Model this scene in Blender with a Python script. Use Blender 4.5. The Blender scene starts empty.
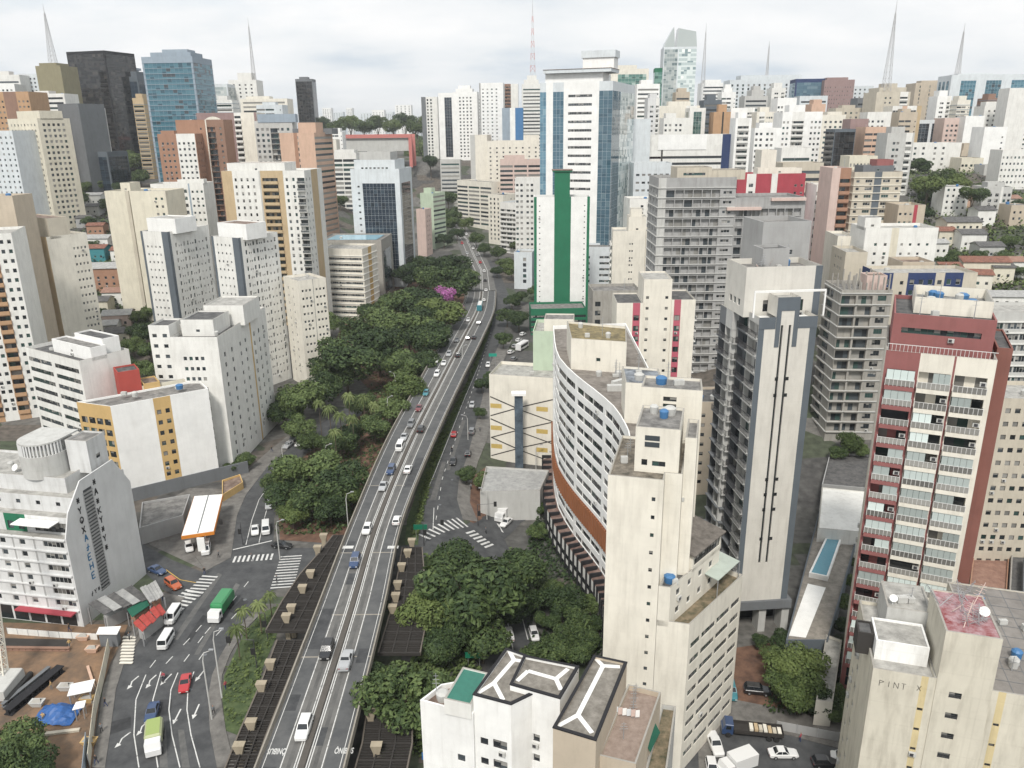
VERBOSE = False
HAZE = 0.00012
EXPOSURE = 0.52
SKY_STRENGTH = 0.105
SUN_STRENGTH = 2.3
SKY_TONES = [(.33, (4.2, 4.8, 5.4)), (.47, (6.0, 6.2, 6.35)), (.62, (6.9, 6.9, 6.9))]
import bpy, math, random
from mathutils import Matrix, Vector
random.seed(7)
S = bpy.context.scene
COL = S.collection
R = math.radians

# ---------------------------------------------------------------- camera, sky, sun, exposure
FPX = 790.0
PITCH = math.atan(256/790.0)
ROLL = R(-0.65)
CAMZ = 87.0
cp, sp = math.cos(PITCH), math.sin(PITCH)
cr, sr = math.cos(ROLL), math.sin(ROLL)
FW = (0, cp, -sp)
RT = (cr, sr*sp, sr*cp)
UP = (-sr, cr*sp, cr*cp)
cam = bpy.data.cameras.new('camera')
camo = bpy.data.objects.new('camera', cam)
COL.objects.link(camo)
camo.matrix_world = Matrix(((RT[0], UP[0], -FW[0], 0), (RT[1], UP[1], -FW[1], 0), (RT[2], UP[2], -FW[2], CAMZ), (0, 0, 0, 1)))
cam.sensor_width = 36.0
cam.lens = 36.0*FPX/1024
cam.clip_start = 1.0
cam.clip_end = 20000
S.camera = camo
S.view_settings.view_transform = 'Standard'
S.view_settings.look = 'None'
S.view_settings.exposure = EXPOSURE
S.view_settings.gamma = 1
S.view_settings.use_curve_mapping = False
S.cycles.use_denoising = True
S.cycles.max_bounces = 6
S.cycles.diffuse_bounces = 3
S.cycles.glossy_bounces = 3
S.cycles.volume_bounces = 0
S.cycles.transparent_max_bounces = 6
S.cycles.use_adaptive_sampling = True

SUN_EL, SUN_AZ = R(50), R(190)      # azimuth measured clockwise from +Y: behind the camera
W = bpy.data.worlds.new('World')
S.world = W
W.use_nodes = True
wn, wl = W.node_tree.nodes, W.node_tree.links
wn.clear()
wout = wn.new('ShaderNodeOutputWorld')
bg = wn.new('ShaderNodeBackground')
sky = wn.new('ShaderNodeTexSky')
sky.sky_type = 'NISHITA'
sky.sun_disc = False
sky.sun_elevation = SUN_EL
sky.sun_rotation = SUN_AZ
sky.air_density = 1.0
sky.dust_density = 2.0
tc = wn.new('ShaderNodeTexCoord')
sx = wn.new('ShaderNodeSeparateXYZ')
wl.new(tc.outputs['Generated'], sx.inputs[0])
# project the view direction on a cloud layer: (x, y) / (z + k)
ad = wn.new('ShaderNodeMath'); ad.operation = 'ADD'; ad.inputs[1].default_value = 0.22
mx = wn.new('ShaderNodeMath'); mx.operation = 'MAXIMUM'; mx.inputs[1].default_value = 0.0
wl.new(sx.outputs[2], mx.inputs[0]); wl.new(mx.outputs[0], ad.inputs[0])
dx = wn.new('ShaderNodeMath'); dx.operation = 'DIVIDE'; wl.new(sx.outputs[0], dx.inputs[0]); wl.new(ad.outputs[0], dx.inputs[1])
dy = wn.new('ShaderNodeMath'); dy.operation = 'DIVIDE'; wl.new(sx.outputs[1], dy.inputs[0]); wl.new(ad.outputs[0], dy.inputs[1])
cx = wn.new('ShaderNodeCombineXYZ'); wl.new(dx.outputs[0], cx.inputs[0]); wl.new(dy.outputs[0], cx.inputs[1])
def wnoise(scale, det, off):
    mp = wn.new('ShaderNodeMapping'); mp.inputs['Scale'].default_value = (scale, scale*1.25, 1); mp.inputs['Location'].default_value = off
    wl.new(cx.outputs[0], mp.inputs[0])
    n = wn.new('ShaderNodeTexNoise'); n.inputs['Scale'].default_value = 1; n.inputs['Detail'].default_value = det; n.inputs['Roughness'].default_value = .55
    wl.new(mp.outputs[0], n.inputs['Vector'])
    return n
def wramp(n, stops):
    r = wn.new('ShaderNodeValToRGB'); e = r.color_ramp.elements
    e[0].position, e[0].color = stops[0][0], (*stops[0][1], 1)
    e[1].position, e[1].color = stops[1][0], (*stops[1][1], 1)
    for p, c in stops[2:]:
        k = e.new(p); k.color = (*c, 1)
    wl.new(n.outputs['Fac'], r.inputs[0]); return r
n1 = wnoise(.62, 7, (3.1, 1.7, 0))
cover = wramp(n1, [(.22, (.5, .5, .5)), (.40, (1, 1, 1))])
n2 = wnoise(.8, 8, (7.3, -2.2, 4))
tone = wramp(n2, SKY_TONES)
mix = wn.new('ShaderNodeMixRGB')
wl.new(cover.outputs[0], mix.inputs[0]); wl.new(sky.outputs[0], mix.inputs[1]); wl.new(tone.outputs[0], mix.inputs[2])
wl.new(mix.outputs[0], bg.inputs[0])
bg.inputs[1].default_value = SKY_STRENGTH
wl.new(bg.outputs[0], wout.inputs[0])

sun = bpy.data.lights.new('sun', 'SUN')
sun.energy = SUN_STRENGTH
sun.angle = R(10)
sun.color = (1.0, .955, .89)
suno = bpy.data.objects.new('sun', sun)
COL.objects.link(suno)
sd = Vector((math.sin(SUN_AZ)*math.cos(SUN_EL), math.cos(SUN_AZ)*math.cos(SUN_EL), math.sin(SUN_EL)))
suno.rotation_euler = sd.to_track_quat('Z', 'Y').to_euler()
suno.location = (0, 0, 400)

# ---------------------------------------------------------------- from a bearing to a place in the world
def ray(px, py):
    a, b = (px-512)/FPX, (384-py)/FPX
    return tuple(FW[i]+a*RT[i]+b*UP[i] for i in range(3))
def PZ(px, py, z):
    d = ray(px, py); t = (z-CAMZ)/d[2]
    return (d[0]*t, d[1]*t)
def PY(px, py, y):
    d = ray(px, py); t = y/d[1]
    return (d[0]*t, y, CAMZ+d[2]*t)
def FP(p0, ang, px, py):
    u = (math.cos(R(ang)), math.sin(R(ang))); d = ray(px, py)
    det = u[0]*(-d[1])+d[0]*u[1]
    s = ((-p0[0])*(-d[1])+d[0]*(-p0[1]))/det
    t = (u[0]*(-p0[1])-u[1]*(-p0[0]))/det
    return s, CAMZ+d[2]*t
def proj(x, y, z):
    v = (x, y, z-CAMZ)
    c = lambda q: sum(v[i]*q[i] for i in range(3))
    w = c(FW)
    return 512+FPX*c(RT)/w, 384-FPX*c(UP)/w, FPX/w

def sstep(a, b, x):
    t = max(0.0, min(1.0, (x-a)/(b-a))); return t*t*(3-2*t)
AX = [(60, -28), (240, -24), (400, -15), (470, -17), (530, -26), (600, -31), (700, -35), (820, -41)]
def ax(y):
    if y <= AX[0][0]: return AX[0][1]
    for (a, b), (c, d) in zip(AX, AX[1:]):
        if y <= c: return b+(d-b)*(y-a)/(c-a)
    return AX[-1][1]
def terrain(x, y):
    av = max(0.0, min(24.0, (y-380)*0.055))
    s = sstep(45, 140, abs(x-ax(y)))
    side = max(0.0, min(52.0 if x < 0 else 58.0, (y-(235 if x < 0 else 170))*(.13 if x < 0 else .185)))
    z = av*(1-s)+max(av, side)*s
    t = sstep(725, 830, y)
    z = z*(1-t)+56*t
    z -= 56*sstep(1100, 3500, y)*.75
    z -= 6*sstep(-18, 0, x)*(1-sstep(165, 235, y))
    return z
def PG(px, py):
    z = 0.0
    for _ in range(40):
        x, y = PZ(px, py, z); z = .5*z+.5*terrain(x, y)
    x, y = PZ(px, py, z)
    return x, y

# ---------------------------------------------------------------- materials
MATS = {}
def nodes(name):
    m = bpy.data.materials.new(name); m.use_nodes = True
    nt = m.node_tree; b = nt.nodes['Principled BSDF']
    return m, nt.nodes, nt.links, b
def L3(c): return (c[0], c[1], c[2], 1)
def paint(name, rgb, dirt=.35, rough=.85, fine=.10, scale=1.0, streak=True, bump=0.0, spec=.3):
    """plaster, concrete or paint with weather streaks and patchy wear"""
    if name in MATS: return MATS[name]
    m, N, L, b = nodes(name)
    t = N.new('ShaderNodeTexCoord'); oi = N.new('ShaderNodeObjectInfo')
    av = N.new('ShaderNodeVectorMath'); av.operation = 'ADD'
    rs = N.new('ShaderNodeMath'); rs.operation = 'MULTIPLY'; rs.inputs[1].default_value = 53.0
    L.new(oi.outputs['Random'], rs.inputs[0]); L.new(t.outputs['Object'], av.inputs[0]); L.new(rs.outputs[0], av.inputs[1])
    mp = N.new('ShaderNodeMapping')
    mp.inputs['Scale'].default_value = (.9*scale, .9*scale, (.16 if streak else .9)*scale)
    L.new(av.outputs[0], mp.inputs[0])
    n = N.new('ShaderNodeTexNoise'); n.inputs['Scale'].default_value = 1.0; n.inputs['Detail'].default_value = 8; n.inputs['Roughness'].default_value = .62
    L.new(mp.outputs[0], n.inputs['Vector'])
    r = N.new('ShaderNodeValToRGB'); r.color_ramp.elements[0].position = .46; r.color_ramp.elements[1].position = .84
    L.new(n.outputs['Fac'], r.inputs[0])
    mf = N.new('ShaderNodeMath'); mf.operation = 'MULTIPLY'; mf.inputs[1].default_value = dirt
    if streak:      # thin rain drips and faint joints at every floor
        mp3 = N.new('ShaderNodeMapping'); mp3.inputs['Scale'].default_value = (2.4, 2.4, .05); L.new(av.outputs[0], mp3.inputs[0])
        n4 = N.new('ShaderNodeTexNoise'); n4.inputs['Scale'].default_value = 1; n4.inputs['Detail'].default_value = 6; L.new(mp3.outputs[0], n4.inputs['Vector'])
        r4 = N.new('ShaderNodeMapRange'); r4.inputs[1].default_value = .56; r4.inputs[2].default_value = .76; r4.inputs[4].default_value = .38; L.new(n4.outputs['Fac'], r4.inputs[0])
        sz = N.new('ShaderNodeSeparateXYZ'); L.new(t.outputs['Object'], sz.inputs[0])
        md = N.new('ShaderNodeMath'); md.operation = 'PINGPONG'; md.inputs[1].default_value = 1.42; L.new(sz.outputs[2], md.inputs[0])
        lt = N.new('ShaderNodeMath'); lt.operation = 'LESS_THAN'; lt.inputs[1].default_value = .07; L.new(md.outputs[0], lt.inputs[0])
        ml = N.new('ShaderNodeMath'); ml.operation = 'MULTIPLY_ADD'; ml.inputs[1].default_value = .12; L.new(lt.outputs[0], ml.inputs[0]); L.new(r4.outputs[0], ml.inputs[2])
        sm = N.new('ShaderNodeMath'); sm.operation = 'ADD'; sm.use_clamp = True; L.new(r.outputs[0], sm.inputs[0]); L.new(ml.outputs[0], sm.inputs[1]); L.new(sm.outputs[0], mf.inputs[0])
    else: L.new(r.outputs[0], mf.inputs[0])
    m1 = N.new('ShaderNodeMixRGB'); m1.inputs[1].default_value = L3(rgb)
    m1.inputs[2].default_value = (rgb[0]*.46+.02, rgb[1]*.44+.02, rgb[2]*.41+.02, 1)
    L.new(mf.outputs[0], m1.inputs[0])
    n2 = N.new('ShaderNodeTexNoise'); n2.inputs['Scale'].default_value = .22*scale; n2.inputs['Detail'].default_value = 7; n2.inputs['Roughness'].default_value = .65
    L.new(av.outputs[0], n2.inputs['Vector'])
    r2 = N.new('ShaderNodeMapRange'); r2.inputs[1].default_value = .25; r2.inputs[2].default_value = .75
    r2.inputs[3].default_value = 1-fine; r2.inputs[4].default_value = 1+fine
    L.new(n2.outputs['Fac'], r2.inputs[0])
    m2 = N.new('ShaderNodeVectorMath'); m2.operation = 'SCALE'
    L.new(m1.outputs[0], m2.inputs[0]); L.new(r2.outputs[0], m2.inputs['Scale'])
    L.new(m2.outputs[0], b.inputs['Base Color'])
    b.inputs['Roughness'].default_value = rough
    b.inputs['Specular IOR Level'].default_value = spec
    if bump:
        n3 = N.new('ShaderNodeTexNoise'); n3.inputs['Scale'].default_value = 2.5; n3.inputs['Detail'].default_value = 4
        L.new(t.outputs['Object'], n3.inputs['Vector'])
        bp = N.new('ShaderNodeBump'); bp.inputs['Strength'].default_value = bump; bp.inputs['Distance'].default_value = .15
        L.new(n3.outputs['Fac'], bp.inputs['Height']); L.new(bp.outputs[0], b.inputs['Normal'])
    MATS[name] = m
    return m
def flat(name, rgb, rough=.5, metal=0.0, spec=.5, coat=0.0, var=.0):
    if name in MATS: return MATS[name]
    m, N, L, b = nodes(name)
    b.inputs['Base Color'].default_value = L3(rgb)
    if var:
        t = N.new('ShaderNodeTexCoord')
        n = N.new('ShaderNodeTexNoise'); n.inputs['Scale'].default_value = 1.7; n.inputs['Detail'].default_value = 5
        L.new(t.outputs['Object'], n.inputs['Vector'])
        mm = N.new('ShaderNodeMixRGB'); mm.inputs[1].default_value = (rgb[0]*(1-var), rgb[1]*(1-var), rgb[2]*(1-var), 1)
        mm.inputs[2].default_value = (min(1, rgb[0]*(1+var)), min(1, rgb[1]*(1+var)), min(1, rgb[2]*(1+var)), 1)
        L.new(n.outputs['Fac'], mm.inputs[0]); L.new(mm.outputs[0], b.inputs['Base Color'])
    b.inputs['Roughness'].default_value = rough
    b.inputs['Metallic'].default_value = metal
    b.inputs['Specular IOR Level'].default_value = spec
    b.inputs['Coat Weight'].default_value = coat
    MATS[name] = m
    return m
def roofmat(name, a, c, scale=.6):
    if name in MATS: return MATS[name]
    m, N, L, b = nodes(name)
    t = N.new('ShaderNodeTexCoord')
    n = N.new('ShaderNodeTexNoise'); n.inputs['Scale'].default_value = scale; n.inputs['Detail'].default_value = 9; n.inputs['Roughness'].default_value = .68
    L.new(t.outputs['Object'], n.inputs['Vector'])
    r = N.new('ShaderNodeValToRGB'); e = r.color_ramp.elements
    e[0].position, e[0].color = .34, L3(a); e[1].position, e[1].color = .66, L3(c)
    L.new(n.outputs['Fac'], r.inputs[0]); L.new(r.outputs[0], b.inputs['Base Color'])
    b.inputs['Roughness'].default_value = .9
    MATS[name] = m
    return m
def tilemat(name, a, c, scale=2.2, axis=0):
    """ribbed clay tile or sheet roofing"""
    if name in MATS: return MATS[name]
    m, N, L, b = nodes(name)
    t = N.new('ShaderNodeTexCoord')
    n = N.new('ShaderNodeTexNoise'); n.inputs['Scale'].default_value = .8; n.inputs['Detail'].default_value = 8; n.inputs['Roughness'].default_value = .7
    L.new(t.outputs['Object'], n.inputs['Vector'])
    r = N.new('ShaderNodeValToRGB'); e = r.color_ramp.elements
    e[0].position, e[0].color = .3, L3(a); e[1].position, e[1].color = .7, L3(c)
    L.new(n.outputs['Fac'], r.inputs[0]); L.new(r.outputs[0], b.inputs['Base Color'])
    w = N.new('ShaderNodeTexWave'); w.bands_direction = 'XYZ'[axis]; w.inputs['Scale'].default_value = scale
    L.new(t.outputs['Object'], w.inputs['Vector'])
    bp = N.new('ShaderNodeBump'); bp.inputs['Strength'].default_value = .6; bp.inputs['Distance'].default_value = .12
    L.new(w.outputs['Fac'], bp.inputs['Height']); L.new(bp.outputs[0], b.inputs['Normal'])
    b.inputs['Roughness'].default_value = .85
    MATS[name] = m
    return m
def glassmat(name, rgb, rough=.08):
    if name in MATS: return MATS[name]
    m, N, L, b = nodes(name)
    oi = N.new('ShaderNodeObjectInfo')
    r = N.new('ShaderNodeMapRange'); r.inputs[3].default_value = .55; r.inputs[4].default_value = 1.5
    L.new(oi.outputs['Random'], r.inputs[0])
    v = N.new('ShaderNodeVectorMath'); v.operation = 'SCALE'; v.inputs[0].default_value = rgb
    L.new(r.outputs[0], v.inputs['Scale']); L.new(v.outputs[0], b.inputs['Base Color'])
    b.inputs['Roughness'].default_value = rough
    b.inputs['Specular IOR Level'].default_value = .6
    MATS[name] = m
    return m

PAL = dict(
    white=(.74, .735, .70), bright=(.82, .82, .80), cool=(.63, .67, .69), cream=(.66, .62, .51), ivory=(.735, .70, .615), sand=(.53, .485, .40),
    beige=(.50, .43, .34), tan=(.50, .385, .24), ochre=(.56, .385, .17), orange=(.46, .29, .17), brick=(.35, .20, .135), brown=(.27, .165, .12), straw=(.60, .50, .29),
    salmon=(.58, .40, .30), pink=(.60, .47, .42), red=(.40, .075, .06), wine=(.275, .11, .105), crimson=(.38, .065, .085), rose=(.45, .11, .15),
    grey=(.36, .36, .355), lgrey=(.50, .50, .48), dgrey=(.16, .17, .18), slate=(.115, .135, .155), concrete=(.34, .325, .295), black=(.022, .022, .025),
    pale=(.48, .57, .44), green=(.022, .16, .085), navy=(.03, .05, .13), blue=(.07, .19, .38), teal=(.05, .22, .25), olive=(.26, .235, .15), mauve=(.30, .21, .20),
    steel=(.30, .36, .42), putty=(.60, .565, .475), stone=(.63, .61, .56), chalk=(.63, .635, .63), rust=(.23, .10, .08), umber=(.042, .038, .035))
def PM(c, dirt=None):
    d = dirt if dirt is not None else {'white': .38, 'bright': .2, 'cream': .35, 'ivory': .38, 'concrete': .6, 'black': .1}.get(c, .35)
    return paint('%s paint%s' % (c, '' if dirt is None else ' %02d' % int(dirt*100)), PAL[c], d)
GLASS = [glassmat('dark window glass', (.018, .022, .026)), glassmat('grey window glass', (.05, .06, .068)), glassmat('curtained window', (.22, .215, .20), .35), glassmat('green window glass', (.03, .06, .055))]
FRAME = flat('pale window frame', (.55, .55, .53), .5)
DFRAME = flat('dark window frame', (.06, .06, .062), .5)
ROOFS = [roofmat('stained grey roof', (.09, .088, .085), (.27, .26, .245)), roofmat('dark felt roof', (.035, .036, .038), (.14, .138, .135)),
         roofmat('pale slab roof', (.22, .215, .20), (.45, .44, .41)), roofmat('rusty slab roof', (.09, .06, .045), (.28, .21, .17))]
METAL = flat('galvanised metal', (.45, .46, .47), .45, .6)
RAIL = flat('dark railing', (.05, .05, .055), .5)
WRAIL = flat('white railing', (.68, .68, .66), .5)
TANK = flat('blue water tank plastic', (.05, .16, .34), .5)

# ---------------------------------------------------------------- mesh helpers
class MB:
    def __init__(s, o=(0, 0, 0)): s.v = []; s.f = []; s.m = []; s.o = o
    def face(s, pts, mi=0):
        i = len(s.v); o = s.o
        s.v.extend((p[0]-o[0], p[1]-o[1], p[2]-o[2]) for p in pts)
        s.f.append(tuple(range(i, i+len(pts)))); s.m.append(mi)
    def box(s, x0, x1, y0, y1, z0, z1, mi=0):
        s.prism([(x0, y0), (x1, y0), (x1, y1), (x0, y1)], z0, z1, mi)
    def prism(s, poly, z0, z1, mi=0, top=None, bottom=True):
        n = len(poly)
        for i in range(n):
            a, b = poly[i], poly[(i+1) % n]
            s.face([(a[0], a[1], z0), (b[0], b[1], z0), (b[0], b[1], z1), (a[0], a[1], z1)], mi)
        s.face([(p[0], p[1], z1) for p in poly], mi if top is None else top)
        if bottom: s.face([(p[0], p[1], z0) for p in reversed(poly)], mi)
    def obox(s, c, u, w, d, z0, z1, mi=0):
        """box centred on c (x, y), w along the unit vector u, d across"""
        n = (-u[1], u[0])
        s.prism([(c[0]+u[0]*a*w/2+n[0]*b*d/2, c[1]+u[1]*a*w/2+n[1]*b*d/2) for a, b in ((-1, -1), (1, -1), (1, 1), (-1, 1))], z0, z1, mi)
    def tube(s, pts, rads, seg=6, mi=0):
        rings = []
        for i, p in enumerate(pts):
            a = Vector(pts[max(0, i-1)]); b = Vector(pts[min(len(pts)-1, i+1)])
            d = (b-a).normalized(); x = d.orthogonal().normalized(); y = d.cross(x)
            r = rads[i] if isinstance(rads, (list, tuple)) else rads
            rings.append([tuple(Vector(p)+x*(r*math.cos(t*2*math.pi/seg))+y*(r*math.sin(t*2*math.pi/seg))) for t in range(seg)])
        for q, w in zip(rings, rings[1:]):
            for t in range(seg): s.face([q[t], q[(t+1) % seg], w[(t+1) % seg], w[t]], mi)
        s.face(list(reversed(rings[0])), mi); s.face(rings[-1], mi)
    def mesh(s, name, mats, smooth=False):
        me = bpy.data.meshes.new(name)
        me.from_pydata(s.v, [], s.f)
        for m in mats: me.materials.append(m)
        if len(mats) > 1: me.polygons.foreach_set('material_index', s.m)
        if smooth: me.polygons.foreach_set('use_smooth', [True]*len(s.f))
        me.update()
        return me
    def build(s, name, mats, parent=None, smooth=False, loc=None):
        o = bpy.data.objects.new(name, s.mesh(name, mats if isinstance(mats, (list, tuple)) else [mats], smooth))
        COL.objects.link(o)
        if loc is not None: o.location = loc
        if parent is not None: o.parent = parent
        return o
def tag(o, label=None, cat=None, group=None, kind=None):
    if label: o['label'] = label
    if cat: o['category'] = cat
    if group: o['group'] = group
    if kind: o['kind'] = kind
    return o
def empty(name, loc, rz=0.0):
    o = bpy.data.objects.new(name, None); COL.objects.link(o)
    o.empty_display_size = .5; o.location = loc; o.rotation_euler = (0, 0, rz)
    return o
def link(name, me, parent=None, loc=(0, 0, 0), rot=(0, 0, 0), sc=None):
    o = bpy.data.objects.new(name, me); COL.objects.link(o)
    o.location = loc; o.rotation_euler = rot
    if sc: o.scale = sc
    if parent is not None: o.parent = parent
    return o
def inset(poly, t):
    n = len(poly); out = []
    for i in range(n):
        p0, p1, p2 = poly[i-1], poly[i], poly[(i+1) % n]
        d1 = Vector((p1[0]-p0[0], p1[1]-p0[1])).normalized(); d2 = Vector((p2[0]-p1[0], p2[1]-p1[1])).normalized()
        n1 = Vector((-d1.y, d1.x)); n2 = Vector((-d2.y, d2.x))
        b = n1+n2; k = max(.3, b.dot(n1))
        out.append((p1[0]+b.x*t/k, p1[1]+b.y*t/k))
    return out
# ---------------------------------------------------------------- buildings
WINM = {}
def win_mesh(w, h, var, dark=False, slats=False):
    """one window: frame, mullions and panes; the origin sits bottom centre on the plane of the glass"""
    k = (round(w, 2), round(h, 2), var, dark, slats)
    if k in WINM: return WINM[k]
    rnd = random.Random(hash(k) & 0xffff)
    mb = MB(); t = .05
    mb.box(-w/2, w/2, -.07, .03, 0, t, 0); mb.box(-w/2, w/2, -.07, .03, h-t, h, 0)
    mb.box(-w/2, -w/2+t, -.07, .03, t, h-t, 0); mb.box(w/2-t, w/2, -.07, .03, t, h-t, 0)
    n = max(1, int(round(w/.85)))
    base = rnd.choice([1, 1, 2, 1, 4])
    for i in range(n):
        a = -w/2+t+(w-2*t)*i/n; b = -w/2+t+(w-2*t)*(i+1)/n
        g = base if rnd.random() < .72 else rnd.choice([1, 2, 3])
        cut = h-t if rnd.random() < .6 else t+(h-2*t)*rnd.choice([.35, .5, .65])
        mb.face([(a, 0, t), (b, 0, t), (b, 0, cut), (a, 0, cut)], g)
        if cut < h-t: mb.face([(a, 0, cut), (b, 0, cut), (b, 0, h-t), (a, 0, h-t)], 3)
        if i: mb.box(a-.025, a+.025, -.05, .01, t, h-t, 0)
    if slats:
        for j in range(1, int(h/.22)): mb.box(-w/2+t, w/2-t, -.06, -.02, j*.22-.03, j*.22+.03, 0)
    me = mb.mesh('window', [DFRAME if dark else FRAME, GLASS[0], GLASS[1], GLASS[2], GLASS[3]])
    WINM[k] = me
    return me
ACM = []
def ac_mesh():
    if not ACM:
        m = MB(); m.box(-.4, .4, -.16, .16, 0, .55); m.box(-.33, .1, -.175, -.161, .06, .49, 1); m.box(-.3, -.26, -.1, .16, -.1, -.001); m.box(.26, .3, -.1, .16, -.1, -.001)
        ACM.append(m.mesh('air_conditioner', [PM('lgrey'), RAIL]))
    return ACM[0]
BALM = {}
def bal_mesh(w, p, style, mat):
    k = (round(w, 2), p, style, mat.name)
    if k in BALM: return BALM[k]
    s = MB(); s.box(-w/2, w/2, -p, .02, -.62 if style == 'fascia' else -.16, .0, 0)
    r = MB(); y = -p+.04; h = 1.05
    if style == 'slab': r.box(-w/2, w/2, -p-.01, -p+.03, -.15, -.01, 0); mats = [mat]
    elif style == 'solid':
        r.box(-w/2, w/2, -p, -p+.12, .002, h, 0); r.box(-w/2, -w/2+.12, -p+.121, .01, .002, h, 0); r.box(w/2-.12, w/2, -p+.121, .01, .002, h, 0)
        mats = [mat]
    else:
        mats = [WRAIL if style in ('bars', 'fascia') else RAIL, GLASS[2] if style == 'fascia' else GLASS[1]]
        r.box(-w/2, w/2, y-.03, y+.03, h-.06, h, 0)
        for q in (-1, 1): r.box(q*(w/2-.03)-.03, q*(w/2-.03)+.03, y+.031, 0, h-.06, h, 0)
        n = max(2, int(w/.55))
        for i in range(n+1):
            a = -w/2+.03+(w-.06)*i/n; r.box(a-.03, a+.03, y-.02, y+.02, .002, h-.061, 0)
        if style in ('bars', 'fascia'): r.face([(-w/2+.05, y+.025, .1), (w/2-.05, y+.025, .1), (w/2-.05, y+.025, h-.1), (-w/2+.05, y+.025, h-.1)], 1)
        if style == 'dark':
            for i in range(int(w/.16)): a = -w/2+.08+i*.16; r.box(a-.012, a+.012, y-.01, y+.01, .002, h-.061, 0)
            for q in (-1, 1):
                for i in range(int(p/.2)): a = -p+.1+i*.2; r.box(q*(w/2-.03)-.012, q*(w/2-.03)+.012, a-.012, a+.012, .002, h-.061, 0)
    BALM[k] = (s.mesh('balcony', [mat]), r.mesh('railing', mats))
    return BALM[k]

class F:
    """facade: strips left to right as seen from outside. b,W blank  c,W,colour panel  w,W,n,ww,wh windows  r,W,wh ribbon
    k,W,style,p,colour balcony  v,W,ww slot window  g,W,cw,tint curtain wall; an optional last colour paints the strip"""
    def __init__(s, strips, fh=3.0, zb=3.5, top=1.2, sill=1.0, rec=.22, dark=False, slab=None, slats=False, gone=0.0, ac=.10, light=False):
        s.strips = [t.split(',') for t in strips.split()]
        s.fh, s.zb, s.top, s.sill, s.rec, s.dark, s.slab, s.slats, s.gone, s.ac, s.light = fh, zb, top, sill, rec, dark, slab, slats, gone, ac, light

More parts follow.
